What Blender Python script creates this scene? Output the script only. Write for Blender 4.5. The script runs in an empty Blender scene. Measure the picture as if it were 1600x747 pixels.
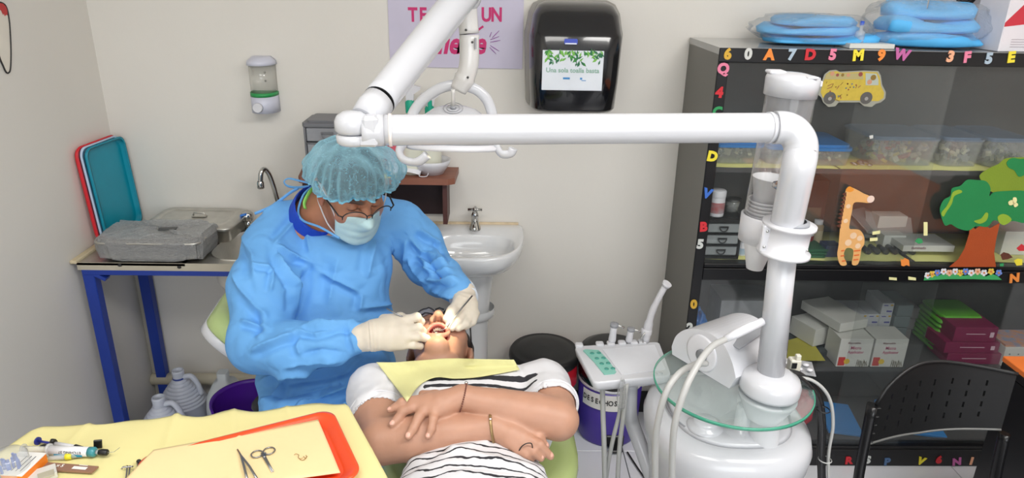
import bpy, bmesh, math, random
import numpy as np
from mathutils import Vector, Matrix, Euler
random.seed(7)
SC = bpy.context.scene
COL = SC.collection
PI = math.pi

# ---------------------------------------------------------------- camera
FPX, CX, CY, CAMH = 1100.0, 800.0, 373.5, 1.7
def _camrot(p, yaw, r):
    cy, sy, cp, sp, cr, sr = math.cos(yaw), math.sin(yaw), math.cos(p), math.sin(p), math.cos(r), math.sin(r)
    R0 = Matrix(((cy, -sy, 0), (0, 0, -1), (sy, cy, 0)))
    Rp = Matrix(((1, 0, 0), (0, cp, -sp), (0, sp, cp)))
    Rr = Matrix(((cr, -sr, 0), (sr, cr, 0), (0, 0, 1)))
    return Rr @ Rp @ R0
CR = _camrot(*[math.radians(a) for a in (20.75, 1.45, 1.2)])
CRT = CR.transposed()
cam_data = bpy.data.cameras.new('camera')
cam = bpy.data.objects.new('camera', cam_data)
COL.objects.link(cam)
cam_data.sensor_width = 36.0
cam_data.lens = FPX / 1600 * 36
cam_data.clip_start = 0.02
_m = Matrix((CR[0], -CR[1], -CR[2])).transposed().to_4x4()
_m.translation = (0, 0, CAMH)
cam.matrix_world = _m
SC.camera = cam

# ---------------------------------------------------------------- light and exposure
SC.view_settings.view_transform = 'Standard'
SC.view_settings.look = 'None'
SC.view_settings.gamma = 1.0
SC.view_settings.use_curve_mapping = False
SC.view_settings.exposure = 0.0
SC.cycles.transparent_max_bounces = 32
SC.cycles.max_bounces = 8
world = bpy.data.worlds.new('world')
SC.world = world
world.use_nodes = True
world.node_tree.nodes['Background'].inputs[0].default_value = (0.86, 0.93, 1.0, 1)
world.node_tree.nodes['Background'].inputs[1].default_value = 0.55
def area_light(name, loc, size, power, col, target):
    d = bpy.data.lights.new(name, 'AREA'); d.shape = 'RECTANGLE'
    d.size, d.size_y = size; d.energy = power; d.color = col
    o = bpy.data.objects.new(name, d); COL.objects.link(o)
    o.location = loc
    o.rotation_euler = (Vector(target) - Vector(loc)).to_track_quat('-Z', 'Y').to_euler()
    return o
area_light('ceiling_panel_light', (1.25, 0.35, 2.62), (1.2, 0.6), 34, (1.0, 0.985, 0.96), (1.25, 0.35, 0))
area_light('ceiling_panel_light', (-0.35, 0.2, 2.62), (1.2, 0.6), 16, (1.0, 0.985, 0.96), (-0.35, 0.2, 0))
area_light('added_daylight_fill', (0.6, -2.2, 1.75), (2.4, 1.3), 38, (0.93, 0.97, 1.0), (0.2, 1.0, 1.0))  # fill lamp added behind the camera for cool front light, no window stands there

# ---------------------------------------------------------------- picking points
def ray(x, y): return CRT @ Vector(((x - CX) / FPX, (y - CY) / FPX, 1.0))
def at(x, y, z): return Vector((0, 0, CAMH)) + ray(x, y) * z          # at depth z
def atZ(x, y, h): d = ray(x, y); return Vector((0, 0, CAMH)) + d * ((h - CAMH) / d.z)
def atY(x, y, Y): d = ray(x, y); return Vector((0, 0, CAMH)) + d * (Y / d.y)
def atX(x, y, X): d = ray(x, y); return Vector((0, 0, CAMH)) + d * (X / d.x)
def cdir(x, y, z): return CRT @ Vector((x, y, z))
def frame(o, x, y):
    x = Vector(x).normalized(); z = x.cross(Vector(y)).normalized(); y = z.cross(x)
    m = Matrix((x, y, z)).transposed().to_4x4(); m.translation = o
    return m

# ---------------------------------------------------------------- materials
MATS = {}
def lin(c):
    return tuple(((v / 255) / 12.92 if v / 255 <= 0.04045 else ((v / 255 + 0.055) / 1.055) ** 2.4) for v in c)
def mat(name, col, rough=0.5, metal=0.0, var=0.04, scale=12.0, bump=0.0, bscale=None, spec=0.5, trans=0.0,
        emit=0.0, coat=0.0, alpha=1.0, col2=None, sss=0.0, attr=None, stretch=None):
    if name in MATS: return MATS[name]
    m = bpy.data.materials.new(name); m.use_nodes = True
    nt = m.node_tree; N = nt.nodes; L = nt.links
    b = N['Principled BSDF']
    c = lin(col)
    tc = N.new('ShaderNodeTexCoord')
    mp = N.new('ShaderNodeMapping'); L.new(tc.outputs['Object'], mp.inputs[0])
    if stretch: mp.inputs['Scale'].default_value = stretch
    nz = N.new('ShaderNodeTexNoise'); nz.inputs['Scale'].default_value = scale; nz.inputs['Detail'].default_value = 5
    L.new(mp.outputs[0], nz.inputs['Vector'])
    rp = N.new('ShaderNodeValToRGB')
    c2 = lin(col2) if col2 else tuple(min(1, v * (1 + var)) for v in c)
    c1 = c if col2 else tuple(v * (1 - var) for v in c)
    rp.color_ramp.elements[0].position = 0.3; rp.color_ramp.elements[1].position = 0.7
    rp.color_ramp.elements[0].color = (*c1, 1); rp.color_ramp.elements[1].color = (*c2, 1)
    L.new(nz.outputs['Fac'], rp.inputs[0])
    out = rp.outputs[0]
    if attr:
        a = N.new('ShaderNodeVertexColor'); a.layer_name = attr
        mx = N.new('ShaderNodeMix'); mx.data_type = 'RGBA'; mx.blend_type = 'MIX'
        L.new(a.outputs['Alpha'], mx.inputs['Factor']); L.new(out, mx.inputs['A']); L.new(a.outputs['Color'], mx.inputs['B'])
        out = mx.outputs['Result']
    L.new(out, b.inputs['Base Color'])
    b.inputs['Roughness'].default_value = rough
    b.inputs['Metallic'].default_value = metal
    b.inputs['Specular IOR Level'].default_value = spec
    b.inputs['Transmission Weight'].default_value = trans
    b.inputs['Coat Weight'].default_value = coat
    b.inputs['Alpha'].default_value = alpha
    if sss:
        b.inputs['Subsurface Weight'].default_value = sss
        b.inputs['Subsurface Radius'].default_value = (0.012, 0.005, 0.003)
        b.inputs['Subsurface Scale'].default_value = 1.0
    if emit:
        b.inputs['Emission Color'].default_value = (*c, 1); b.inputs['Emission Strength'].default_value = emit
    if bump:
        nb = N.new('ShaderNodeTexNoise'); nb.inputs['Scale'].default_value = bscale or scale * 6; nb.inputs['Detail'].default_value = 4
        L.new(mp.outputs[0], nb.inputs['Vector'])
        bp = N.new('ShaderNodeBump'); bp.inputs['Strength'].default_value = bump; bp.inputs['Distance'].default_value = 0.01
        L.new(nb.outputs['Fac'], bp.inputs['Height']); L.new(bp.outputs[0], b.inputs['Normal'])
    MATS[name] = m
    return m
def clear_mat(name, tint=(235, 240, 238), clear=0.8, rough=0.05, bump=0.0, bscale=30, haze=None):
    """thin clear plastic or glass: see-through film with gloss by fresnel and a little haze"""
    if name in MATS: return MATS[name]
    m = bpy.data.materials.new(name); m.use_nodes = True
    nt = m.node_tree; N = nt.nodes; L = nt.links
    N.remove(N['Principled BSDF'])
    tr = N.new('ShaderNodeBsdfTransparent'); tr.inputs[0].default_value = (*[0.93 + 0.07 * v for v in lin(tint)], 1)
    df = N.new('ShaderNodeBsdfDiffuse'); df.inputs[0].default_value = (*lin(haze or tint), 1)
    gl = N.new('ShaderNodeBsdfGlossy'); gl.inputs['Roughness'].default_value = rough
    m1 = N.new('ShaderNodeMixShader'); m1.inputs[0].default_value = clear
    nz = N.new('ShaderNodeTexNoise'); nz.inputs['Scale'].default_value = 9
    mr = N.new('ShaderNodeMapRange'); mr.inputs[3].default_value = max(0, clear - 0.04); mr.inputs[4].default_value = min(1, clear + 0.04)
    L.new(nz.outputs['Fac'], mr.inputs[0]); L.new(mr.outputs[0], m1.inputs[0])
    L.new(df.outputs[0], m1.inputs[1]); L.new(tr.outputs[0], m1.inputs[2])
    fr = N.new('ShaderNodeLayerWeight'); fr.inputs[0].default_value = 0.5
    pw = N.new('ShaderNodeMath'); pw.operation = 'POWER'; pw.inputs[1].default_value = 4.0; L.new(fr.outputs['Facing'], pw.inputs[0])
    ma = N.new('ShaderNodeMath'); ma.operation = 'MULTIPLY_ADD'; ma.inputs[1].default_value = 0.7; ma.inputs[2].default_value = 0.04; L.new(pw.outputs[0], ma.inputs[0])
    m2 = N.new('ShaderNodeMixShader')
    L.new(ma.outputs[0], m2.inputs[0]); L.new(m1.outputs[0], m2.inputs[1]); L.new(gl.outputs[0], m2.inputs[2])
    if bump:
        nb = N.new('ShaderNodeTexNoise'); nb.inputs['Scale'].default_value = bscale; nb.inputs['Distortion'].default_value = 1.2
        bp = N.new('ShaderNodeBump'); bp.inputs['Strength'].default_value = bump; bp.inputs['Distance'].default_value = 0.02
        L.new(nb.outputs['Fac'], bp.inputs['Height'])
        L.new(bp.outputs[0], gl.inputs['Normal']); L.new(bp.outputs[0], fr.inputs['Normal']); L.new(bp.outputs[0], df.inputs['Normal'])
    L.new(m2.outputs[0], N['Material Output'].inputs[0])
    MATS[name] = m
    return m

# ---------------------------------------------------------------- objects
WM = {}
def tag(o, label=None, cat=None, group=None, kind=None):
    if label: o['label'] = label
    if cat: o['category'] = cat
    if group: o['group'] = group
    if kind: o['kind'] = kind
    return o
def thing(name, label, cat, loc=(0, 0, 0), rz=0.0, group=None, M=None):
    o = bpy.data.objects.new(name, None); COL.objects.link(o); o.empty_display_size = 0.05
    m = M if M is not None else Matrix.Translation(loc) @ Matrix.Rotation(rz, 4, 'Z')
    o.matrix_world = m; WM[o.name] = m.copy()
    return tag(o, label, cat, group)
def copy_tree(o, parent=None, loc=None, rz=None, label=None):
    c = o.copy(); COL.objects.link(c)
    if parent: c.parent = parent
    if loc is not None: c.location = loc
    if rz is not None: c.rotation_euler = (0, 0, rz)
    if label: c['label'] = label
    for ch in list(o.children): copy_tree(ch, c)
    return c
def rotm(r):
    if r is None: return Matrix.Identity(3)
    if isinstance(r, (tuple, list)): return Euler([math.radians(a) for a in r]).to_matrix()
    return r.to_3x3() if len(r) == 4 else r
def catmull(pts, n=8, closed=False):
    P = [Vector(p) for p in pts]; out = []
    m = len(P)
    rng = range(m) if closed else range(m - 1)
    for i in rng:
        p0 = P[(i - 1) % m] if closed or i > 0 else P[0] * 2 - P[1]
        p1 = P[i]; p2 = P[(i + 1) % m]
        p3 = P[(i + 2) % m] if closed or i < m - 2 else P[-1] * 2 - P[-2]
        for k in range(n):
            t = k / n
            out.append(0.5 * ((2 * p1) + (p2 - p0) * t + (2 * p0 - 5 * p1 + 4 * p2 - p3) * t * t + (3 * p1 - p0 - 3 * p2 + p3) * t ** 3))
    if not closed: out.append(P[-1])
    return out
def rrect(w, h, r, n=5):
    out = []
    for cx, cy, a in ((w / 2 - r, h / 2 - r, 0), (-w / 2 + r, h / 2 - r, 90), (-w / 2 + r, -h / 2 + r, 180), (w / 2 - r, -h / 2 + r, 270)):
        for k in range(n + 1):
            t = math.radians(a + 90 * k / n); out.append((cx + r * math.cos(t), cy + r * math.sin(t)))
    return out
def ngon_tris(poly):
    from mathutils.geometry import tessellate_polygon
    return [tuple(t) for t in tessellate_polygon([[Vector((p[0], p[1], 0)) for p in poly]])]
class MB:
    def __init__(s): s.v = []; s.f = []; s.mi = []; s.sm = []
    def add(s, vs, fs, m=0, sm=False):
        o = len(s.v); s.v += [tuple(v) for v in vs]
        for f in fs: s.f.append(tuple(i + o for i in f)); s.mi.append(m); s.sm.append(sm)
        return s
    def box(s, c, size, rot=None, bev=0.0, m=0, seg=1, M=None):
        R = rotm(rot).to_4x4(); T = Matrix.Translation(c) @ R
        if M is not None: T = M @ T
        if bev <= 0:
            x, y, z = [a / 2 for a in size]
            vs = [T @ Vector((sx * x, sy * y, sz * z)) for sz in (-1, 1) for sy in (-1, 1) for sx in (-1, 1)]
            return s.add(vs, [(0, 2, 3, 1), (4, 5, 7, 6), (0, 1, 5, 4), (2, 6, 7, 3), (0, 4, 6, 2), (1, 3, 7, 5)], m)
        bm = bmesh.new(); bmesh.ops.create_cube(bm, size=1.0)
        bmesh.ops.scale(bm, vec=size, verts=bm.verts)
        bmesh.ops.bevel(bm, geom=bm.edges[:], offset=min(bev, min(size) * 0.49), segments=seg, profile=0.5, affect='EDGES')
        bm.verts.index_update()
        s.add([T @ v.co for v in bm.verts], [tuple(v.index for v in f.verts) for f in bm.faces], m, seg > 1)
        bm.free(); return s
    def tube(s, pts, r, seg=12, m=0, caps=True, closed=False, up=None):
        P = [Vector(p) for p in pts]; n = len(P)
        rs = r if isinstance(r, (list, tuple)) else [r] * n
        vs = []; fs = []
        t0 = (P[1] - P[0]).normalized()
        a = Vector(up) if up else (Vector((0, 0, 1)) if abs(t0.z) < 0.9 else Vector((1, 0, 0)))
        nrm = (a - t0 * a.dot(t0)).normalized()
        for i in range(n):
            if closed: t = (P[(i + 1) % n] - P[i - 1]).normalized()
            else: t = (P[min(i + 1, n - 1)] - P[max(i - 1, 0)])
            t = t.normalized() if t.length > 1e-9 else t0
            nrm = (nrm - t * nrm.dot(t)).normalized(); b = t.cross(nrm)
            for k in range(seg):
                an = 2 * PI * k / seg
                rr = rs[i]
                if isinstance(rr, tuple): vs.append(P[i] + nrm * math.cos(an) * rr[0] + b * math.sin(an) * rr[1])
                else: vs.append(P[i] + (nrm * math.cos(an) + b * math.sin(an)) * rr)
        for i in range(n if closed else n - 1):
            j = (i + 1) % n
            for k in range(seg):
                k2 = (k + 1) % seg
                fs.append((i * seg + k, i * seg + k2, j * seg + k2, j * seg + k))
        s.add(vs, fs, m, seg > 6)
        if caps and not closed:
            o = len(s.v) - len(vs)
            s.f += [tuple(o + k for k in reversed(range(seg))), tuple(o + (n - 1) * seg + k for k in range(seg))]
            s.mi += [m, m]; s.sm += [False, False]
        return s
    def cyl(s, a, b, r0, r1=None, seg=20, m=0, caps=True):
        return s.tube([a, b], [r0, r0 if r1 is None else r1], seg, m, caps)
    def lathe(s, prof, M=None, seg=28, m=0, sm=True, sx=1.0, sy=1.0, a0=0.0, a1=2 * PI):
        M = M if M is not None else Matrix.Identity(4)
        full = abs(a1 - a0 - 2 * PI) < 1e-6
        n = seg if full else seg + 1
        vs = [M @ Vector((r * math.cos(a0 + (a1 - a0) * k / seg) * sx, r * math.sin(a0 + (a1 - a0) * k / seg) * sy, z)) for r, z in prof for k in range(n)]
        fs = []
        for i in range(len(prof) - 1):
            for k in range(seg):
                k2 = (k + 1) % n
                fs.append((i * n + k, i * n + k2, (i + 1) * n + k2, (i + 1) * n + k))
        s.add(vs, fs, m, sm)
        return s
    def prism(s, poly, d, M=None, m=0, ms=None, z0=0.0, sm=False, taper=1.0):
        """outline in x,y extruded along z from z0 to z0+d"""
        M = M if M is not None else Matrix.Identity(4)
        n = len(poly)
        ar = sum(poly[i][0] * poly[(i + 1) % n][1] - poly[(i + 1) % n][0] * poly[i][1] for i in range(n))
        if ar < 0: poly = poly[::-1]
        vs = [M @ Vector((x, y, z0)) for x, y in poly] + [M @ Vector((x * taper, y * taper, z0 + d)) for x, y in poly]
        tr = ngon_tris(poly); fs = []
        for t in tr:
            a = (poly[t[1]][0] - poly[t[0]][0]) * (poly[t[2]][1] - poly[t[0]][1]) - (poly[t[2]][0] - poly[t[0]][0]) * (poly[t[1]][1] - poly[t[0]][1])
            if a < 0: t = t[::-1]
            fs.append(tuple(i + n for i in t)); fs.append(tuple(t[::-1]))
        s.add(vs, fs, m)
        o = len(s.v) - len(vs)
        for i in range(n):
            j = (i + 1) % n
            s.f.append((o + i, o + j, o + n + j, o + n + i)); s.mi.append(m if ms is None else ms); s.sm.append(sm)
        return s
    def loft(s, rings, m=0, sm=True, cap0=False, cap1=False):
        n = len(rings[0]); o = len(s.v)
        vs = [p for r in rings for p in r]; fs = []
        for i in range(len(rings) - 1):
            for k in range(n):
                k2 = (k + 1) % n; fs.append((i * n + k, i * n + k2, (i + 1) * n + k2, (i + 1) * n + k))
        s.add(vs, fs, m, sm)
        if cap0: s.f.append(tuple(o + k for k in reversed(range(n)))); s.mi.append(m); s.sm.append(False)
        if cap1: s.f.append(tuple(o + (len(rings) - 1) * n + k for k in range(n))); s.mi.append(m); s.sm.append(False)
        return s
    def grid(s, fn, nu, nv, m=0, sm=True, thick=0.0):
        P = [[Vector(fn(i / nu, j / nv)) for j in range(nv + 1)] for i in range(nu + 1)]
        vs = [p for r in P for p in r]; w = nv + 1
        fs = [(i * w + j, (i + 1) * w + j, (i + 1) * w + j + 1, i * w + j + 1) for i in range(nu) for j in range(nv)]
        s.add(vs, fs, m, sm)
        if thick:
            vs2 = []
            for i in range(nu + 1):
                for j in range(nv + 1):
                    a = P[min(i + 1, nu)][j] - P[max(i - 1, 0)][j]; b = P[i][min(j + 1, nv)] - P[i][max(j - 1, 0)]
                    nn = a.cross(b); nn = nn.normalized() if nn.length > 1e-12 else Vector((0, 0, 1))
                    vs2.append(P[i][j] - nn * thick)
            s.add(vs2, [f[::-1] for f in fs], m, sm)
            o2 = len(s.v) - len(vs2); o1 = o2 - len(vs)
            for i in range(nu):
                for j in (0, nv):
                    a, b = i * w + j, (i + 1) * w + j
                    s.f.append((o1 + a, o1 + b, o2 + b, o2 + a) if j else (o1 + b, o1 + a, o2 + a, o2 + b)); s.mi.append(m); s.sm.append(False)
            for j in range(nv):
                for i in (0, nu):
                    a, b = i * w + j, i * w + j + 1
                    s.f.append((o1 + b, o1 + a, o2 + a, o2 + b) if i else (o1 + a, o1 + b, o2 + b, o2 + a)); s.mi.append(m); s.sm.append(False)
        return s
    def ell(s, c, r, rot=None, seg=20, rings=12, m=0):
        R = rotm(rot).to_4x4(); T = Matrix.Translation(c) @ R @ Matrix.Diagonal((r[0], r[1], r[2], 1))
        return s.lathe([(max(1e-5, math.sin(PI * i / rings)), -math.cos(PI * i / rings)) for i in range(rings + 1)], T, seg, m)
    def mesh(s, name, mats):
        me = bpy.data.meshes.new(name)
        me.from_pydata(s.v, [], s.f)
        for m in mats: me.materials.append(m)
        me.polygons.foreach_set('material_index', s.mi); me.polygons.foreach_set('use_smooth', s.sm)
        me.update(); return me
    def build(s, name, mats, parent=None, local=False, label=None, cat=None, group=None, kind=None, loc=None):
        """vertices are in world space unless local=True (then in the parent's own frame)"""
        if not isinstance(mats, (list, tuple)): mats = [mats]
        me = s.mesh(name, mats)
        o = bpy.data.objects.new(name, me); COL.objects.link(o)
        if parent is not None:
            o.parent = parent
            if not local: me.transform(WM[parent.name].inverted())
            WM[o.name] = WM[parent.name]
        else:
            if loc is None and not local and len(s.v):
                a = np.array(s.v); loc = Vector(((a[:, 0].min() + a[:, 0].max()) / 2, (a[:, 1].min() + a[:, 1].max()) / 2, a[:, 2].min()))
            loc = Vector(loc) if loc is not None else Vector((0, 0, 0))
            if not local: me.transform(Matrix.Translation(-loc))
            o.location = loc; WM[o.name] = Matrix.Translation(loc)
        return tag(o, label, cat, group, kind)
def text_mb(txt, size, M, ext=0.0005, offset=0.0, mb=None, m=0, align='CENTER', shear=0.0, space=1.0, sx=1.0):
    cu = bpy.data.curves.new('t', 'FONT'); cu.body = txt; cu.size = size; cu.extrude = ext; cu.offset = offset
    cu.align_x = align; cu.align_y = 'CENTER'; cu.shear = shear; cu.space_character = space; cu.resolution_u = 3
    ob = bpy.data.objects.new('t', cu)
    me = bpy.data.meshes.new_from_object(ob)
    mb = mb or MB()
    S = Matrix.Diagonal((sx, 1, 1, 1))
    mb.add([M @ S @ v.co for v in me.vertices], [tuple(p.vertices) for p in me.polygons], m)
    bpy.data.meshes.remove(me); bpy.data.objects.remove(ob); bpy.data.curves.remove(cu)
    return mb

# ---------------------------------------------------------------- smooth solid modelling (signed distance + surface nets)
class SDF:
    def __init__(s, lo, hi, h):
        s.lo = np.array(lo, float); s.h = h
        s.n = np.ceil((np.array(hi, float) - s.lo) / h).astype(int) + 1
        s.g = np.full(tuple(s.n), 0.5, np.float32)
    def _box(s, lo, hi, pad):
        a = np.maximum(0, np.floor((np.array(lo) - pad - s.lo) / s.h).astype(int)); b = np.minimum(s.n, np.ceil((np.array(hi) + pad - s.lo) / s.h).astype(int) + 1)
        if np.any(b <= a): return None
        ax = [(s.lo[i] + s.h * np.arange(a[i], b[i])).astype(np.float32) for i in range(3)]
        return (slice(a[0], b[0]), slice(a[1], b[1]), slice(a[2], b[2])), ax[0][:, None, None], ax[1][None, :, None], ax[2][None, None, :]
    def _mix(s, sl, d, k, sub):
        g = s.g[sl]
        if sub:
            if k > 0:
                hh = np.clip(0.5 - 0.5 * (g + d) / k, 0, 1); s.g[sl] = g * (1 - hh) + (-d) * hh + k * hh * (1 - hh)
            else: s.g[sl] = np.maximum(g, -d)
        else:
            if k > 0:
                hh = np.clip(0.5 + 0.5 * (g - d) / k, 0, 1); s.g[sl] = g * (1 - hh) + d * hh - k * hh * (1 - hh)
            else: s.g[sl] = np.minimum(g, d)
    def cap(s, a, b, ra, rb=None, k=0.01, sub=False, sc=None):
        a = np.array(a, float); b = np.array(b, float); rb = ra if rb is None else rb
        r = max(ra, rb); q = s._box(np.minimum(a, b) - r, np.maximum(a, b) + r, k + 2 * s.h + (0.02 if not sub else 0))
        if q is None: return s
        sl, X, Y, Z = q
        ba = b - a; L2 = max(1e-12, float(ba @ ba))
        t = np.clip(((X - a[0]) * ba[0] + (Y - a[1]) * ba[1] + (Z - a[2]) * ba[2]) / L2, 0, 1)
        d = np.sqrt((X - a[0] - t * ba[0]) ** 2 + (Y - a[1] - t * ba[1]) ** 2 + (Z - a[2] - t * ba[2]) ** 2) - (ra + (rb - ra) * t)
        s._mix(sl, d.astype(np.float32), k, sub); return s
    def chain(s, pts, rs, k=0.01, sub=False):
        for i in range(len(pts) - 1): s.cap(pts[i], pts[i + 1], rs[i], rs[i + 1], k, sub)
        return s
    def ell(s, c, r, R=None, k=0.01, sub=False):
        c = np.array(c, float); r = np.array(r, float)
        R = np.array(R if R is not None else np.eye(3), float)      # columns = axes
        ext = np.sqrt(((R * r[None, :]) ** 2).sum(1))
        q = s._box(c - ext, c + ext, k + 2 * s.h + (0.02 if not sub else 0))
        if q is None: return s
        sl, X, Y, Z = q
        X = X - c[0]; Y = Y - c[1]; Z = Z - c[2]
        k0 = 0; k1 = 0
        for i in range(3):
            u = X * R[0, i] + Y * R[1, i] + Z * R[2, i]
            k0 = k0 + (u / r[i]) ** 2; k1 = k1 + (u / r[i] ** 2) ** 2
        k0 = np.sqrt(k0); k1 = np.sqrt(k1) + 1e-9
        s._mix(sl, (k0 * (k0 - 1) / k1).astype(np.float32), k, sub); return s
    def plane(s, p, n):          # keep the side away from n
        p = np.array(p, float); n = np.array(n, float); n /= np.linalg.norm(n)
        q = s._box(s.lo, s.lo + s.h * s.n, 0); sl, X, Y, Z = q
        d = ((X - p[0]) * n[0] + (Y - p[1]) * n[1] + (Z - p[2]) * n[2]).astype(np.float32)
        s.g = np.maximum(s.g, d); return s
    def hit(s, px, py, z0=1.0, z1=2.4, step=.0015, iso=0.0):
        zs = np.arange(z0, z1, step); d = np.array(ray(px, py)); P = np.array([0, 0, CAMH]) + zs[:, None] * d
        I = np.rint((P - s.lo) / s.h).astype(int); ok = ((I >= 0) & (I < s.n)).all(1); I = np.clip(I, 0, s.n - 1)
        v = np.where(ok, s.g[I[:, 0], I[:, 1], I[:, 2]], 1.0); k = np.argmax(v < iso)
        return float(zs[k]) if v[k] < iso else None
    def nets(s):
        g = s.g; ins = g < 0
        c = np.zeros(tuple(s.n - 1), np.int8)
        offs = [(i, j, k) for i in (0, 1) for j in (0, 1) for k in (0, 1)]
        for (i, j, k) in offs:
            c += ins[i:i + c.shape[0], j:j + c.shape[1], k:k + c.shape[2]]
        act = (c > 0) & (c < 8)
        idx = np.argwhere(act)
        val = {o: g[idx[:, 0] + o[0], idx[:, 1] + o[1], idx[:, 2] + o[2]] for o in offs}
        acc = np.zeros((len(idx), 3)); cnt = np.zeros(len(idx))
        for o in offs:
            for ax in range(3):
                if o[ax] == 0:
                    p = list(o); p[ax] = 1; p = tuple(p)
                    a, b = val[o], val[p]; m = (a < 0) != (b < 0)
                    t = np.where(m, a / np.where(m, a - b, 1), 0)
                    pos = np.tile(np.array(o, float), (len(idx), 1)); pos[:, ax] += t
                    acc += pos * m[:, None]; cnt += m
        V = s.lo + s.h * (idx + acc / cnt[:, None])
        vid = np.full(c.shape, -1, np.int64); vid[act] = np.arange(len(idx))
        F = []
        for ax in range(3):
            u, v = (ax + 1) % 3, (ax + 2) % 3
            sh = [slice(None)] * 3; a = list(sh); b = list(sh)
            a[ax] = slice(0, -1); b[ax] = slice(1, None)
            ia, ib = ins[tuple(a)], ins[tuple(b)]
            e = np.argwhere(ia != ib)
            e = e[(e[:, u] > 0) & (e[:, v] > 0) & (e[:, u] < s.n[u] - 1) & (e[:, v] < s.n[v] - 1)]
            fl = ia[e[:, 0], e[:, 1], e[:, 2]]
            q = []
            for du, dv in ((-1, -1), (0, -1), (0, 0), (-1, 0)):
                w = e.copy(); w[:, u] += du; w[:, v] += dv; q.append(vid[w[:, 0], w[:, 1], w[:, 2]])
            q = np.stack(q, 1); q[~fl] = q[~fl][:, ::-1]
            F.append(q)
        F = np.concatenate(F); F = F[(F >= 0).all(1)]
        return V, F
def relax(V, F, it=2, lam=0.5):
    E = np.concatenate([F[:, [0, 1]], F[:, [1, 2]], F[:, [2, 3]], F[:, [3, 0]]]); E = np.concatenate([E, E[:, ::-1]])
    n = np.bincount(E[:, 0], minlength=len(V))[:, None]
    n = np.maximum(n, 1)
    for _ in range(it):
        S = np.stack([np.bincount(E[:, 0], V[E[:, 1], i], minlength=len(V)) for i in range(3)], 1)
        V = V + lam * (S / n - V)
    return V
def normals(V, F):
    fn = np.cross(V[F[:, 2]] - V[F[:, 0]], V[F[:, 3]] - V[F[:, 1]])
    N = np.zeros_like(V)
    for i in range(4):
        for a in range(3): N[:, a] += np.bincount(F[:, i], fn[:, a], minlength=len(V))
    return N / (np.linalg.norm(N, axis=1)[:, None] + 1e-12)
def proj(V):
    """picture coordinates of points (used to lay out seams and folds while modelling)"""
    c = (V - np.array([0, 0, CAMH])) @ np.array(CR).T
    return FPX * c[:, 0] / c[:, 2] + CX, FPX * c[:, 1] / c[:, 2] + CY, c[:, 2]
def np_mesh(name, V, F, mats, parent=None, color=None, label=None, kind=None, cat=None, keep=None, group=None, fmat=None):
    if keep is not None:
        F = F[keep[F].all(1)]
        used = np.unique(F); remap = np.full(len(V), -1); remap[used] = np.arange(len(used))
        V = V[used]; F = remap[F]; color = None if color is None else color[used]
    loc = Vector(((V[:, 0].min() + V[:, 0].max()) / 2, (V[:, 1].min() + V[:, 1].max()) / 2, V[:, 2].min()))
    me = bpy.data.meshes.new(name)
    me.vertices.add(len(V)); me.loops.add(F.size); me.polygons.add(len(F))
    me.vertices.foreach_set('co', V.astype(np.float32).ravel())
    me.loops.foreach_set('vertex_index', F.astype(np.int32).ravel())
    me.polygons.foreach_set('loop_start', np.arange(0, F.size, 4, dtype=np.int32))
    me.polygons.foreach_set('loop_total', np.full(len(F), 4, np.int32))
    me.polygons.foreach_set('use_smooth', np.ones(len(F), bool))
    for m in (mats if isinstance(mats, (list, tuple)) else [mats]): me.materials.append(m)
    if fmat is not None: me.polygons.foreach_set('material_index', fmat.astype(np.int32))
    me.update(calc_edges=True); me.validate()
    if color is not None:
        ca = me.color_attributes.new('tint', 'FLOAT_COLOR', 'POINT')
        ca.data.foreach_set('color', color.astype(np.float32).ravel())
    o = bpy.data.objects.new(name, me); COL.objects.link(o)
    if parent is not None:
        o.parent = parent; me.transform(WM[parent.name].inverted()); WM[o.name] = WM[parent.name]
    else:
        me.transform(Matrix.Translation(-loc)); o.location = loc; WM[o.name] = Matrix.Translation(loc)
    return tag(o, label, cat, group, kind)
def seg_dist2(px, py, a, b):
    ax, ay = a; bx, by = b; dx, dy = bx - ax, by - ay
    t = np.clip(((px - ax) * dx + (py - ay) * dy) / (dx * dx + dy * dy), 0, 1)
    return np.hypot(px - ax - t * dx, py - ay - t * dy), t
def vnoise(P, sc, seed=0):
    """cheap smooth value noise on points"""
    P = P * sc + seed * 17.3; i = np.floor(P).astype(np.int64); f = P - i; f = f * f * (3 - 2 * f)
    def hsh(a, b, c):
        n = (a * 73856093) ^ (b * 19349663) ^ (c * 83492791); n = (n ^ (n >> 13)) * 1274126177; return ((n ^ (n >> 16)) & 65535) / 65535.0
    r = 0
    for dx in (0, 1):
        for dy in (0, 1):
            for dz in (0, 1):
                w = (f[:, 0] if dx else 1 - f[:, 0]) * (f[:, 1] if dy else 1 - f[:, 1]) * (f[:, 2] if dz else 1 - f[:, 2])
                r = r + w * hsh(i[:, 0] + dx, i[:, 1] + dy, i[:, 2] + dz)
    return r * 2 - 1
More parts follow.
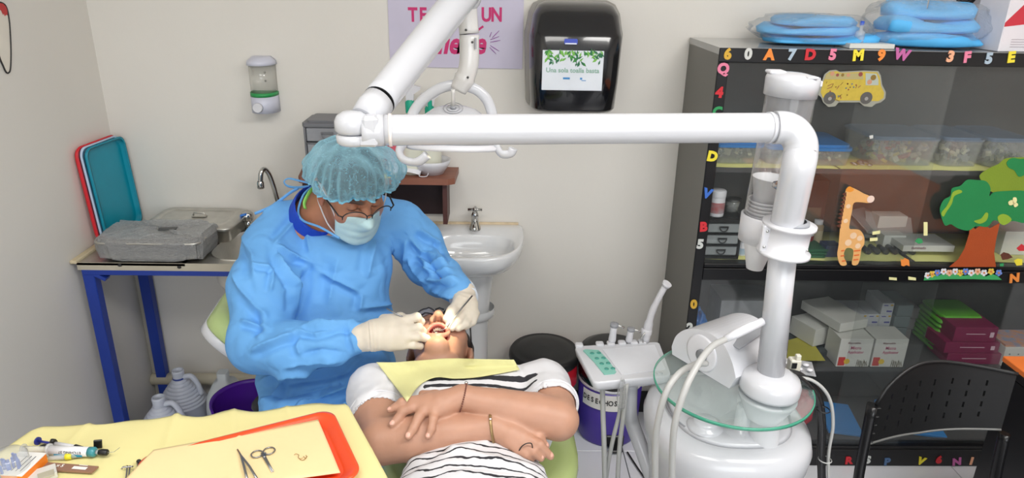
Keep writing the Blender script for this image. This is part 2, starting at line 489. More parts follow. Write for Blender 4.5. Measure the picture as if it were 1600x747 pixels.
# ================================================================ the room
WY, WX = 2.485, -1.365          # back wall, left wall
CFY = 2.137                     # front of the display cabinet
m_wall = mat('wall_paint', (222, 218, 211), 0.62, var=0.025, scale=1.6, bump=0.06, bscale=35)
m_floor = mat('floor_tile_glaze', (230, 231, 237), 0.22, var=0.03, scale=3)
m_grout = mat('grout', (74, 76, 82), 0.9)
m_black = mat('black_plastic', (20, 20, 22), 0.38)
m_white = mat('white_enamel', (206, 207, 212), 0.27, var=0.01, coat=0.3)
m_whitep = mat('white_plastic', (214, 214, 219), 0.35, var=0.015)
m_chrome = mat('chrome', (200, 200, 198), 0.14, 1.0, var=0.05, scale=20)
m_steel = mat('stainless_steel', (206, 204, 198), 0.36, 1.0, var=0.08, scale=25, bump=0.05)
m_paper = mat('white_paper', (236, 234, 230), 0.8)
def slab(name, lo, hi, m, **k):
    lo, hi = Vector(lo), Vector(hi)
    return MB().box((lo + hi) / 2, hi - lo).build(name, m, kind='structure', **k)
floor = slab('floor', (WX - 0.1, -2.6, -0.06), (3.3, WY + 0.1, -0.004), m_grout)
TS = 0.611
tx0, ty0 = 0.497, 2.215          # a crossing of joints
tile = None
k = 0
for i in range(-4, 5):
    for j in range(-5, 2):
        x0, x1 = tx0 + i * TS + .0016, tx0 + (i + 1) * TS - .0016; y0, y1 = ty0 + j * TS + .0016, ty0 + (j + 1) * TS - .0016
        x0 = max(x0, WX + .001); x1 = min(x1, 3.19); y1 = min(y1, WY - .001)
        if x1 - x0 < .02 or y1 - y0 < .02: continue
        MB().box(((x0 + x1) / 2, (y0 + y1) / 2, -0.003), (x1 - x0, y1 - y0, 0.006), bev=0.001).build('floor_tile', m_floor, floor)
slab('wall_back', (WX - 0.1, WY, -0.06), (3.3, WY + 0.1, 2.75), m_wall)
slab('wall_left', (WX - 0.1, -2.6, -0.06), (WX, WY, 2.75), m_wall)
slab('wall_right', (3.2, -2.6, -0.06), (3.3, WY, 2.75), m_wall)
slab('ceiling', (WX - 0.1, -2.6, 2.7), (3.3, WY + 0.1, 2.8), mat('ceiling_paint', (238, 238, 234), 0.8))
slab('wall_front', (WX - 0.1, -2.7, -0.06), (3.3, -2.6, 0.95), m_wall)   # low unseen wall behind the camera, open above so world light enters
slab('baseboard_back', (-0.05, WY - 0.012, 0.0), (0.655, WY - 0.0005, 0.095), mat('dark_baseboard', (30, 30, 33), 0.5))
# small wall marks
m_stain = mat('wall_stain', (196, 182, 160), 0.8)
for n_, (x, y, w, h) in enumerate(((395, 95, .006, .003),)):
    p = atY(x, y, WY - .0006)
    MB().box(p, (w, .001, h)).build('wall_mark', mat('mark_grey', (120, 112, 100), 0.9), bpy.data.objects['wall_back'])

# ceiling light fixtures (out of view, they carry the lamps)
m_lamp = mat('lamp_diffuser', (255, 250, 242), 0.5, emit=3.0)
for (x, y) in ((1.25, 0.35), (-0.35, 0.2)):
    t = thing('ceiling_light', 'flat square ceiling light panel above the room' if x > 0 else 'flat ceiling light panel nearer the left wall', 'ceiling light', (x, y, 2.7))
    MB().box((x, y, 2.685), (1.24, 0.64, 0.03)).build('frame', m_whitep, t)
    MB().box((x, y, 2.666), (1.18, 0.58, 0.006)).build('diffuser', m_lamp, t)

# ---------------------------------------------------------------- poster
m_lav = mat('poster_lavender', (200, 194, 214), 0.6, var=0.02)
m_mag = mat('poster_magenta', (200, 42, 110), 0.6)
m_pur = mat('poster_purple', (150, 70, 160), 0.6)
a, b = atY(610, 104, WY), atY(816, 104, WY)
t = thing('wall_poster', 'lavender poster with magenta lettering on the back wall', 'poster', ((a.x + b.x) / 2, WY - .004, a.z))
MB().box(((a.x + b.x) / 2, WY - .0025, a.z + .175), (b.x - a.x, .003, .35)).build('sheet', m_lav, t)
def wallM(p): return Matrix.Translation(p) @ Matrix.Rotation(PI / 2, 4, 'X')
mb = MB()
for ch, x in zip('TEFALTAUN', (645, 661, 681, 695, 708, 721, 737, 760, 776)):
    text_mb(ch, 0.062, wallM(atY(x, 24, WY - .0045)), .0004, .0022, mb, sx=0.8)
mb.build('lettering', m_mag, t)
mb = MB()
for ch, x in zip('diente', (681, 696, 709, 722, 735, 749)):
    text_mb(ch, 0.098, wallM(atY(x, 69, WY - .0045)), .0004, .0032, mb, shear=.25, sx=.82)
p = atY(751, 44, WY - .0045); mb.box(p, (.022, .001, .007), rot=(0, -35, 0))
mb.build('lettering', m_mag, t)
mb = MB()
for (x0, y0, x1, y1) in ((765, 58, 768, 50), (769, 59, 780, 48), (766, 66, 782, 63), (766, 62, 780, 57), (766, 71, 780, 80), (765, 74, 775, 84)):
    a_, b_ = atY(x0, y0, WY - .0045), atY(x1, y1, WY - .0045)
    mb.tube([a_, (a_ + b_) / 2, b_], [(.0008, .001), (.0012, .003), (.0006, .0006)], 8)
mb.build('rays', m_pur, t)

# ---------------------------------------------------------------- paper towel dispenser
t = thing('paper_towel_dispenser', 'black paper towel dispenser with grey back shell and printed card', 'towel dispenser', atY(892, 178, WY))
TL, BR = atY(822, 3, WY - .02), atY(963, 177, WY - .02)
cx, w, z1, z0 = atY(892, 90, WY).x, .325, atY(890, 3, WY).z + .005, atY(890, 177, WY).z + .035
D_ = .2
def disp_ring(z, w_, d0, n=14):
    out = []
    for k in range(n + 1):
        a_ = PI * k / n
        cs, sn = math.cos(a_), math.sin(a_)
        ex = lambda v: math.copysign(abs(v) ** 0.35, v)
        out.append(Vector((cx - ex(cs) * w_ / 2, WY - .002 - d0 * ex(sn), z)))
    return out
mb = MB()
zz = [z0, z0 + .01, z0 + .1, z0 + .24, z1 - .09, z1 - .04, z1 - .012, z1]
ww = [.29, .305, .315, .325, .318, .30, .27, .22]; dd = [.17, .18, .195, .20, .19, .165, .12, .07]
mb.loft([disp_ring(z, w_ * .94, d) for z, w_, d in zip(zz, ww, dd)], cap0=True, cap1=True)
mb.build('front_cover', mat('gloss_black', (16, 17, 22), 0.18, coat=0.5), t)
mb = MB()
mb.loft([disp_ring(z, w_ * 1.0, d * .62) for z, w_, d in zip([z + .003 for z in zz], ww, dd)], cap0=True, cap1=True)
mb.build('back_shell', mat('dispenser_grey', (150, 148, 142), 0.4), t)
fy = WY - .202
c0, c1 = atY(848, 78, fy), atY(940, 142, fy)
mb = MB().box(((c0.x + c1.x) / 2, fy - .001, (c0.z + c1.z) / 2), (c1.x - c0.x, .004, c0.z - c1.z), bev=.001)
card = mb.build('card', mat('card_print', (222, 228, 236), 0.5), t)
text_mb('Una sola toalla basta', .0205, wallM(Vector(((c0.x + c1.x) / 2, fy - .0036, atY(893, 110, fy).z))), .0003, .0004).build('lettering', mat('sage', (140, 178, 160), 0.6), card)
mb = MB()
random.seed(3)
for i in range(90):
    u = random.random(); v = random.random() ** 2
    x = c0.x + .006 + u * (c1.x - c0.x - .012); z = c0.z - .004 - v * (.022 + .022 * abs(math.sin(u * 7.5)))
    an = random.uniform(-1.2, 1.2); l = random.uniform(.006, .012)
    Mx = wallM((x, fy - .0034 - random.random() * .0004, z)) @ Matrix.Rotation(an, 4, 'Z')
    mb.prism([(0, -l), (l * .35, -l * .2), (0, l), (-l * .35, -l * .2)], .0004, Mx, m=random.randrange(3))
mb.build('leaf_print', [mat('leaf_a', (60, 140, 60), .6), mat('leaf_b', (120, 185, 80), .6), mat('leaf_c', (40, 110, 70), .6)], card)
mb = MB()
mb.box(atY(885, 122.5, fy - .0035), (.022, .001, .006)); mb.box(atY(908, 123, fy - .0035), (.007, .001, .006)); mb.box(atY(912, 126, fy - .0035), (.014, .001, .002))
mb.build('printed_logo', mat('logo_blue', (70, 140, 200), .6), card)
lg = MB(); p = atY(892, 65, fy)
lg.prism(rrect(.042, .017, .004), .003, wallM(p)).build('badge', mat('badge_blue', (60, 80, 190), .3), t)
MB().box(p + Vector((0, -.0035, -.006)), (.036, .001, .004)).build('badge_strip', mat('badge_white', (225, 230, 245), .4), t)

# ---------------------------------------------------------------- soap dispenser
c = atY(415, 139, WY); sc_ = 1.0
t = thing('soap_dispenser', 'small white and clear soap dispenser with a green band', 'soap dispenser', (c.x, WY, c.z - .11))
def so(z, w_, d, n=16): return [Vector((c.x - math.cos(PI * k / n) * w_ / 2, WY - .001 - d * math.sin(PI * k / n) ** .7, z)) for k in range(n + 1)]
zt, zb = atY(412, 96, WY - .06).z + .012, atY(415, 183, WY - .06).z + .012
H_ = zt - zb
def part_(name, z0_, z1_, w0, w1, d0, d1, m_):
    MB().loft([so(z0_, w0, d0), so(z1_, w1, d1)], cap0=True, cap1=True).build(name, m_, t)
part_('base', zb, zb + H_ * .30, .092, .09, .07, .074, mat('dispenser_lilac', (205, 207, 222), .35))
part_('green_band', zb + H_ * .30, zb + H_ * .37, .09, .09, .075, .075, mat('green_band', (40, 150, 80), .4))
part_('clear_tank', zb + H_ * .37, zb + H_ * .86, .086, .086, .068, .068, clear_mat('tank_clear', (232, 230, 222), .72, .1))
MB().loft([so(zb + H_ * .86, .096, .078), so(zb + H_ * .93, .092, .074), so(zb + H_ * 1.0, .06, .05)], cap0=True, cap1=True).build('lid', MATS['dispenser_lilac'], t)
mb = MB(); pb = Vector((c.x - .008, WY - .072, zb + H_ * .12)); mb.cyl(pb, pb + Vector((0, -.012, 0)), .017, .015, 20)
mb.build('button', m_whitep, t)
mb = MB()
for dz in (.55, .7): mb.ell((c.x + .004, WY - .004, zb + H_ * dz), (.004, .003, .004), seg=8, rings=6)
mb.build('screw', mat('screw_dark', (80, 80, 80), .4, .8), t)

# ---------------------------------------------------------------- tooth drawing on the left wall
t = thing('tooth_wall_decal', 'tooth shaped wall sticker with black outline and red marking, upper left', 'wall sticker', (WX, atX(5, 60, WX).y, atX(5, 60, WX).z))
outl = [atX(x, y, WX + .0025) for x, y in ((-60, 4), (-20, 2), (2, 4), (10, 12), (14, 30), (16, 55), (17, 85), (16, 108), (13, 114), (9, 112), (4, 101), (0, 92), (-8, 70), (-14, 92), (-24, 112), (-36, 108), (-44, 60), (-60, 4))]
pl = [(p.y, p.z) for p in outl[:-1]]
Mx = Matrix(((0, 0, 1, WX + .0005), (1, 0, 0, 0), (0, 1, 0, 0), (0, 0, 0, 1)))
MB().prism(pl, .0015, Mx).build('sheet', mat('sticker_white', (226, 220, 208), .5), t)
MB().tube(catmull(outl, 4), .0022, 6).build('outline', mat('ink_black', (36, 34, 34), .6), t)
rp = [atX(x, y, WX) for x, y in ((-10, 5), (2, 5), (9, 12), (10, 24), (8, 22), (6, 25), (4, 20), (3, 23), (0, 16), (-10, 14))]
MB().prism([(p.y, p.z) for p in rp], .001, Matrix.Translation((.0022, 0, 0)) @ Mx).build('red_marking', mat('sticker_red', (190, 50, 50), .5), t)
# ================================================================ display cabinet with its stickers and contents
m_cab = mat('cabinet_black', (17, 17, 20), 0.33, var=0.03)
m_cabs = mat('cabinet_side_grey', (112, 110, 104), 0.42, var=0.03, scale=3)
m_cabi = mat('cabinet_inside', (74, 74, 75), 0.42, var=0.04, scale=4)
CX0, CX1, CT = 0.657, 2.26, 1.504
cab = thing('display_cabinet', 'tall black display cabinet with sliding glass doors full of dental supplies', 'cabinet', ((CX0 + CX1) / 2, (CFY + WY) / 2, 0))
def cbox(name, lo, hi, m, parent=None, bev=0.0, **k):
    lo, hi = Vector(lo), Vector(hi)
    return MB().box((lo + hi) / 2, hi - lo, bev=bev).build(name, m, parent or cab, **k)
BY = WY - .004
cbox('side_panel', (CX0, CFY + .003, 0), (CX0 + .018, BY, CT - .002), m_cabs)
cbox('side_panel', (CX1 - .018, CFY + .003, 0), (CX1, BY, CT - .002), m_cabs)
cbox('top_panel', (CX0 - .001, CFY + .002, CT - .02), (CX1, BY, CT), mat('cabinet_top_painted_reflection', (168, 168, 166), .12))  # pale base colour paints the wall's reflection onto the top
cbox('back_panel', (CX0 + .02, BY - .012, .03), (CX1 - .02, BY - .002, CT - .022), m_cabi)
cbox('top_rail', (CX0, CFY - .002, 1.462), (CX1, CFY + .016, CT - .001), m_cab, bev=.002)
cbox('stile', (CX0 + .0005, CFY - .0015, .07), (CX0 + .034, CFY + .016, 1.4615), m_cab, bev=.002)
cbox('stile', (CX1 - .034, CFY - .0015, .07), (CX1, CFY + .016, 1.4615), m_cab, bev=.002)
cbox('middle_rail', (CX0 + .034, CFY - .001, .752), (CX1 - .034, CFY + .016, .794), m_cab, bev=.002)
cbox('door_track', (CX0 + .034, CFY + .0, .796), (CX1 - .034, CFY + .04, .811), m_cab, bev=.003)
cbox('door_track', (CX0 + .034, CFY + .0, .075), (CX1 - .034, CFY + .04, .087), m_cab, bev=.002)
cbox('bottom_rail', (CX0, CFY - .002, 0.001), (CX1, CFY + .016, .074), m_cab, bev=.002)
S1, S2, S3, S4 = 1.130, .812, .400, .088
for z, y0 in ((S1, .035), (S2, .042), (S3, .035), (S4, .042)):
    cbox('shelf', (CX0 + .02, CFY + y0, z - .016), (CX1 - .02, BY - .014, z), m_cabi)
m_glass = clear_mat('cabinet_glass', (200, 215, 210), .975, .03, haze=(150, 155, 155))
for (x0, x1, y, z0, z1) in ((CX0 + .036, 1.385, .0075, .812, 1.46), (1.105, CX1 - .036, .022, .812, 1.46), (CX0 + .036, 1.5, .0075, .088, .75), (1.25, CX1 - .036, .022, .088, .75)):
    cbox('glass_door', (x0, CFY + y, z0), (x1, CFY + y + .004, z1), m_glass)
# ---- foam letters
LC = dict(gold=(214, 170, 60), white=(205, 208, 205), orange=(236, 140, 60), sky=(170, 190, 205), red=(205, 45, 55), pink=(228, 130, 160), yellow=(236, 220, 60), mauve=(190, 100, 160), peach=(235, 175, 140), green=(50, 150, 90), blue=(60, 110, 200), steel=(80, 110, 150))
TOPR = 'along the top rail of the cabinet'
LET = [('6', 1137, 85, 'gold', TOPR), ('0', 1169, 85, 'white', TOPR), ('A', 1202, 86, 'orange', TOPR), ('7', 1237, 86, 'sky', TOPR), ('D', 1266, 86, 'red', TOPR), ('5', 1301, 86, 'pink', TOPR), ('M', 1341, 87, 'yellow', TOPR), ('9', 1377, 87, 'orange', TOPR), ('W', 1409, 86, 'mauve', TOPR), ('3', 1485, 89, 'peach', TOPR), ('F', 1511, 90, 'pink', TOPR), ('5', 1545, 92, 'sky', TOPR), ('E', 1580, 90, 'yellow', TOPR)]
LS = "on the cabinet's left stile"
LET += [('Q', 1130, 108, 'pink', LS), ('4', 1124, 145, 'red', LS), ('C', 1121, 176, 'green', LS), ('D', 1113, 245, 'yellow', LS), ('V', 1105, 303, 'blue', LS), ('B', 1099, 355, 'red', LS), ('5', 1094, 382, 'white', LS), ('0', 1084, 476, 'gold', LS), ('2', 1078, 512, 'white', LS)]
BR_ = 'along the bottom rail of the cabinet'
LET += [('9', 1237, 718, 'peach', BR_), ('r', 1263, 717, 'white', BR_), ('R', 1326, 720, 'red', BR_), ('S', 1356, 719, 'white', BR_), ('P', 1386, 722, 'steel', BR_), ('V', 1439, 721, 'yellow', BR_), ('6', 1467, 719, 'red', BR_), ('N', 1495, 722, 'mauve', BR_), ('1', 1518, 721, 'peach', BR_), ('B', 1541, 722, 'green', BR_), ('N', 1585, 435, 'orange', 'at the right of the middle rail')]
random.seed(11)
DW = {'0': 'zero', '1': 'one', '2': 'two', '3': 'three', '4': 'four', '5': 'five', '6': 'six', '7': 'seven', '9': 'nine'}
CN = dict(gold='gold', white='whitish', orange='orange', sky='pale blue', red='red', pink='pink', yellow='yellow', mauve='mauve', peach='peach', green='green', blue='blue', steel='slate blue')
for ch, x, y, c, where in LET:
    p = atY(x, y, CFY - .004)
    tilt = {'V': .25, 'N': -.2, 'W': .15, 'B': -.08, 'A': 0}.get(ch, random.uniform(-.12, .12))
    mb = text_mb(ch, .042 if ch != 'r' else .025, Matrix.Translation(p) @ Matrix.Rotation(tilt, 4, 'Y') @ Matrix.Rotation(PI / 2, 4, 'X'), .0014, .0024)
    kind_ = 'digit' if ch.isdigit() else 'letter'
    lbl = '%s foam %s %s stuck %s' % (CN[c], kind_, DW.get(ch, ch if ch != 'r' else 'small r'), where)
    mb.build('foam_' + kind_, mat('foam_' + c, LC[c], .7, bump=.1), label=lbl, cat='foam ' + kind_, group='foam letters and digits on the cabinet')

# ---- glass stickers
GYS = CFY - .0035
def gp(x, y, dy=0.0): p = atY(x, y, GYS - dy); return p
STM = Matrix(((1, 0, 0, 0), (0, 0, -1, 0), (0, 1, 0, 0), (0, 0, 0, 1)))      # local x,y -> X,Z ; local z -> -Y
def sticker(mb, pts, lay=0.0, th=.0012, m=0, sm=False, n=5, smooth=True):
    P = [atY(x, y, GYS) for x, y in pts]
    if smooth: P = catmull(P, n, closed=True)
    return mb.prism([(p.x, p.z) for p in P], th, Matrix.Translation((0, GYS - lay, 0)) @ STM, m=m)
def disc(mb, x, y, rpx, lay, m=0, th=.0008, ry=None):
    r = rpx / 540.0; p = atY(x, y, GYS)
    mb.prism([(p.x + r * math.cos(2 * PI * k / 16), p.z + (ry / 540 if ry else r) * math.sin(2 * PI * k / 16)) for k in range(16)], th, Matrix.Translation((0, GYS - lay, 0)) @ STM, m=m)
def stick(mb, a, b, wpx, lay, m=0, th=.0006):
    A, B = atY(*a, GYS), atY(*b, GYS); d = Vector((B.x - A.x, B.z - A.z)); n_ = Vector((-d.y, d.x)).normalized() * wpx / 1080
    mb.prism([(A.x + n_.x, A.z + n_.y), (A.x - n_.x, A.z - n_.y), (B.x - n_.x, B.z - n_.y), (B.x + n_.x, B.z + n_.y)], th, Matrix.Translation((0, GYS - lay, 0)) @ STM, m=m)
fm = lambda n, c: mat('foam_' + n, c, .75, bump=.15, bscale=300)
t = thing('bus_sticker', 'yellow school bus sticker on the upper glass door', 'sticker', gp(1330, 165))
mb = MB(); sticker(mb, [(1283, 152), (1277, 147), (1280, 138), (1288, 116), (1296, 110), (1306, 109), (1312, 112), (1350, 110), (1372, 111), (1376, 118), (1378, 132), (1384, 144), (1383, 154), (1376, 160), (1368, 162), (1362, 167), (1350, 166), (1343, 160), (1310, 160), (1305, 166), (1294, 167), (1286, 160)], smooth=False)
mb.build('outline', mat('sticker_rim', (150, 152, 140), .6), t)
mb = MB(); sticker(mb, [(1285, 152), (1282, 144), (1285, 130), (1291, 116), (1297, 112), (1307, 111), (1314, 114), (1350, 112), (1370, 113), (1374, 120), (1376, 134), (1381, 145), (1380, 153), (1372, 158), (1343, 157), (1310, 157), (1292, 157)], lay=.0013, th=.0006, smooth=False)
mb.build('bus_body', mat('bus_yellow', (190, 168, 62), .6, var=.08, scale=60), t)
mb = MB(); sticker(mb, [(1352, 114), (1369, 115), (1372, 124), (1372, 133), (1352, 133)], lay=.002, th=.0004, smooth=False)
mb.build('window_print', mat('bus_window', (168, 178, 168), .5), t)
mb = MB(); sticker(mb, [(1290, 119), (1293, 115), (1347, 114), (1349, 124), (1288, 124)], lay=.002, th=.0004, smooth=False)
mb.build('window_print', mat('bus_window2', (170, 160, 110), .5), t)
for x in (1296, 1353):
    mb = MB(); disc(mb, x, 153, 10, .0021, 0); disc(mb, x, 154, 3, .003, 1, .0004); mb.build('wheel_print', [mat('wheel_grey', (84, 84, 82), .6), mat('wheel_hub', (150, 150, 146), .6)], t)
mb = MB()
for q, (x, y, r) in enumerate(((1300, 115, 3.5), (1308, 117, 2.5), (1316, 117, 2.5), (1325, 117, 3), (1344, 116, 3.5), (1364, 121, 4.5), (1358, 128, 4))): disc(mb, x, y, r, .0026, (q % 3), .0004)
for q in range(26):
    x, y = random.uniform(1286, 1345), random.uniform(128, 154)
    if q % 2: stick(mb, (x, y), (x + random.uniform(-9, 9), y + random.uniform(-6, 6)), .9, .0026, 1 + q % 4 % 3, .0003)
    else: disc(mb, x, y, 1.2, .0026, 1 + (q // 2) % 3, .0003)
mb.build('printed_pictures', [mat('skin_print', (190, 140, 110), .6), mat('bus_red', (140, 70, 62), .6), mat('bus_brown', (130, 104, 40), .6), mat('bus_blue', (88, 110, 130), .6)], t, kind='stuff')

t = thing('tree_sticker', 'felt tree sticker with green crown and rust brown trunk on the glass', 'sticker', gp(1520, 417))
mb = MB(); sticker(mb, [(1483, 417), (1497, 405), (1507, 388), (1514, 365), (1515, 351), (1524, 358), (1535, 349), (1546, 357), (1562, 348), (1556, 375), (1553, 395), (1556, 417)], smooth=False)
mb.build('trunk', fm('rust', (168, 72, 24)), t)
mb = MB(); sticker(mb, [(1530, 275), (1545, 263), (1560, 256), (1570, 248), (1590, 246), (1615, 250), (1630, 290), (1615, 312), (1580, 308), (1550, 300), (1540, 290)], lay=.0003)
mb.build('olive_leafage', fm('olive', (122, 148, 40)), t)
mb = MB(); sticker(mb, [(1476, 352), (1470, 338), (1468, 325), (1474, 312), (1484, 306), (1487, 294), (1500, 290), (1510, 281), (1524, 281), (1540, 283), (1547, 294), (1545, 306), (1553, 300), (1575, 298), (1600, 298), (1625, 305), (1622, 340), (1600, 348), (1583, 345), (1565, 347), (1552, 344), (1542, 354), (1525, 353), (1512, 360), (1495, 356), (1485, 350)], lay=.0016)
mb.build('green_leafage', fm('leaf', (26, 132, 72)), t)
mb = MB(); sticker(mb, [(1572, 254), (1580, 247), (1592, 248), (1604, 250), (1604, 268), (1592, 276), (1584, 266), (1576, 262)], lay=.0016)
mb.build('green_heart', fm('leaf', (26, 132, 72)), t)
for pts in ([(1470, 332), (1478, 322), (1484, 310), (1488, 300), (1498, 296), (1502, 300), (1490, 306), (1486, 318), (1478, 330), (1473, 338)], [(1521, 345), (1532, 341), (1539, 332), (1543, 334), (1540, 344), (1530, 349)], [(1558, 338), (1566, 334), (1575, 337), (1579, 344), (1568, 351), (1560, 347)]):
    mb = MB(); sticker(mb, pts, lay=.003, th=.001); mb.build('light_green_trim', fm('lime', (140, 175, 50)), t)
t = thing('butterfly_sticker', 'cream butterfly foam sticker on the green tree crown', 'sticker', gp(1582, 320, .0045))
mb = MB()
for pts in ([(1582, 318), (1576, 320), (1574, 315), (1580, 312)], [(1582, 318), (1581, 309), (1586, 308), (1587, 314)], [(1582, 318), (1587, 316), (1589, 320), (1584, 323)]): sticker(mb, pts, lay=.0042)
mb.build('wings', fm('cream', (236, 232, 170)), t)
t = thing('giraffe_sticker', 'orange giraffe sticker with a pale muzzle on the glass door', 'sticker', gp(1330, 415))
mb = MB(); sticker(mb, [(1322, 296), (1327, 292), (1334, 294), (1342, 298), (1351, 303), (1358, 306), (1362, 312), (1357, 317), (1346, 316), (1334, 317), (1331, 330), (1328, 345), (1327, 357), (1335, 358), (1344, 360), (1350, 370), (1350, 382), (1346, 388), (1344, 400), (1340, 413), (1331, 413), (1333, 398), (1332, 389), (1322, 388), (1318, 400), (1323, 413), (1313, 414), (1308, 398), (1310, 384), (1312, 360), (1315, 335), (1318, 312)], n=3)
mb.build('body', fm('apricot', (232, 176, 110)), t)
mb = MB()
for q in range(9): x = 1319 - q * 1.1; y = 303 + q * 6.2; sticker(mb, [(x - 4, y), (x + 3, y - 3), (x + 3, y + 4)], lay=.0008, smooth=False)
mb.build('mane', fm('brown', (96, 50, 34)), t, kind='stuff')
mb = MB(); disc(mb, 1360, 311, 6.5, .0014); mb.build('muzzle', fm('palepink', (240, 214, 200)), t)
mb = MB(); sticker(mb, [(1321, 297), (1327, 291), (1334, 296), (1328, 300)], lay=.0014, th=.0006); mb.build('ear', fm('orange2', (232, 150, 50)), t)
mb = MB()
for x, y, r in ((1325, 322, 4), (1321, 345, 4), (1333, 368, 6), (1343, 372, 5), (1325, 379, 6), (1340, 384, 5)): disc(mb, x, y, r, .0014)
mb.build('spots', [fm('peach2', (238, 205, 170))], t, kind='stuff')
mb = MB()
for (a, b) in (((1314, 392), (1319, 391)), ((1313, 400), (1319, 399)), ((1315, 408), (1321, 407)), ((1334, 392), (1344, 391)), ((1334, 399), (1342, 398)), ((1333, 406), (1341, 405))): stick(mb, a, b, 2.5, .0014)
mb.build('stripes', fm('stripe_orange', (226, 110, 50)), t, kind='stuff')
t = thing('flower_border_sticker', 'green grass and flower border sticker along the middle rail', 'sticker', gp(1503, 438))
mb = MB(); sticker(mb, [(1443, 438), (1446, 430), (1456, 427), (1466, 431), (1474, 427), (1485, 430), (1495, 425), (1505, 431), (1518, 429), (1530, 425), (1540, 432), (1550, 428), (1558, 431), (1565, 437), (1550, 437), (1520, 436), (1480, 436)], smooth=False)
mb.build('grass', fm('grass', (60, 165, 95)), t)
random.seed(4)
for q, x in enumerate((1449, 1456, 1464, 1474, 1483, 1492, 1500, 1508, 1517, 1527, 1537, 1548, 1560)):
    mb = MB(); y = 426 - 2 * (q % 2) + (4 if q < 2 else 0)
    for a in range(5): disc(mb, x + 3.2 * math.cos(a * 1.257 + .3), y + 3.2 * math.sin(a * 1.257 + .3), 2.6, .0014)
    disc(mb, x, y, 1.8, .0024, 1)
    c_ = (('petal_white', (232, 232, 238)), ('petal_yellow', (236, 200, 80)), ('petal_blue', (110, 140, 215)), ('petal_white', 0), ('petal_peach', (236, 190, 160)))[q % 5]
    mb.build('flower', [fm(*c_) if c_[1] else MATS['foam_petal_white'], fm('petal_core', (226, 130, 70))], t)
SMALL = [('orange creature shaped foam sticker low on the glass beside the giraffe', 'orange', [(1407, 404), (1410, 406), (1414, 403), (1420, 406), (1421, 416), (1416, 414), (1412, 416), (1408, 415)]),
         ('small green turtle foam sticker above the long white box', 'green', [(1429, 377), (1434, 372), (1440, 373), (1442, 379), (1435, 381)]),
         ('small brown and peach creature sticker right of the tree trunk', 'brown', [(1563, 398), (1568, 394), (1576, 396), (1582, 402), (1574, 405), (1566, 406)]),
         ('yellow duck foam sticker near the right edge of the glass', 'yellow', [(1584, 407), (1590, 404), (1597, 405), (1597, 414), (1588, 415)]),
         ('red and blue bird foam sticker near the right edge', 'red', [(1588, 388), (1596, 381), (1603, 386), (1603, 392), (1592, 392)]),
         ('small bright green foam dot right of the tree trunk', 'green', [(1562, 412), (1568, 411), (1568, 416), (1562, 416)]),
         ('upright cream foam strip above the long white box', 'cream', [(1443, 347), (1449, 347), (1449, 368), (1443, 368)]),
         ('upper cream foam strip beside the giraffe body', 'cream', [(1363, 362), (1375, 360), (1375, 365), (1363, 367)]),
         ('lower cream foam strip beside the giraffe body', 'cream', [(1359, 372), (1371, 371), (1371, 376), (1359, 377)]),
         ('left cream foam strip on the middle rail', 'cream', [(1389, 433), (1401, 434), (1401, 438), (1389, 437)]),
         ('right cream foam strip on the middle rail beside the flowers', 'cream', [(1419, 432), (1431, 434), (1431, 438), (1419, 437)]),
         ('tiny pale foam sticker high on the glass left of the clear bins', 'white', [(1358, 212), (1364, 211), (1364, 216), (1359, 217)])]
for lb, c, pts in SMALL:
    mb = MB(); sticker(mb, pts, smooth=False); mb.build('foam_sticker', mat('foam_' + c, LC.get(c, (150, 110, 90)), .7), label=lb, cat='sticker')

# ---- boxes and goods: helper that puts a box with its front bottom edge between two picked points of a shelf
def pframe(xl, xr, yb, Z, Y=None, dy=0):
    A = atZ(xl, yb, Z) if Y is None else atY(xl, yb, Y); B = atZ(xr, yb + dy, Z) if Y is None else atY(xr, yb, Y)
    A.z = B.z = Z
    return A, B
def pbox(name, label, cat, xl, xr, yb, yt, Z, depth, m, group=None, bev=.001, Y=None, dy=0, h=None, rz=0):
    A, B = pframe(xl, xr, yb, Z, Y, dy)
    w = (B - A).length; h = h or max(.01, atY((xl + xr) / 2, yt, (A.y + B.y) / 2).z - Z)
    M = Matrix.Translation(A) @ Matrix.Rotation(math.atan2(B.y - A.y, B.x - A.x) + math.radians(rz), 4, 'Z')
    t = thing(name, label, cat, M=M @ Matrix.Translation((w / 2, depth / 2, 0)), group=group)
    MB().box((0, 0, h / 2), (w, depth, h), bev=bev).build('carton', m, t, local=True)
    return t, w, depth, h
def onfront(w, d, h, u, v, lift=.0006):       # local matrix of a point on the front of a box, u,v in 0..1
    return Matrix.Translation((-w / 2 + u * w, -d / 2 - lift, v * h)) @ Matrix.Rotation(PI / 2, 4, 'X')
m_card = mat('carton_white', (215, 215, 210), .6)
m_yp = mat('liner_yellow', (206, 204, 130), .8)
# shelf liners of yellow paper
def liner(label, pts, Z, n_=1):
    P = [atZ(x, y, Z) for x, y in pts]
    mb = MB().prism([(p.x, p.y) for p in P], .0015, Matrix.Translation((0, 0, Z + .0003)))
    mb.build('shelf_liner', m_yp, label=label, cat='paper liner')
XL, XR = CX0 + .022, CX1 - .022
def rectl(label, x0, x1, Z, y0=CFY + .036, y1=WY - .03):
    mb = MB()
    mb.grid(lambda u, v: Vector((x0 + u * (x1 - x0), y0 + v * (y1 - y0), Z + .0014 + .0008 * math.sin(u * 23) * (1 - v))), 14, 2, thick=.001)
    mb.build('shelf_liner', m_yp, label=label, cat='paper liner')
rectl('yellow paper liner under the blue lidded boxes on the top shelf', XL, 1.10, S1)
rectl('yellow paper liner under the clear bins on the top shelf', 1.105, 1.62, S1)
rectl('yellow paper liner at the far right of the top shelf', 1.625, XR, S1)
rectl('yellow paper liner under the small drawers on the second shelf', XL, 1.02, S2)
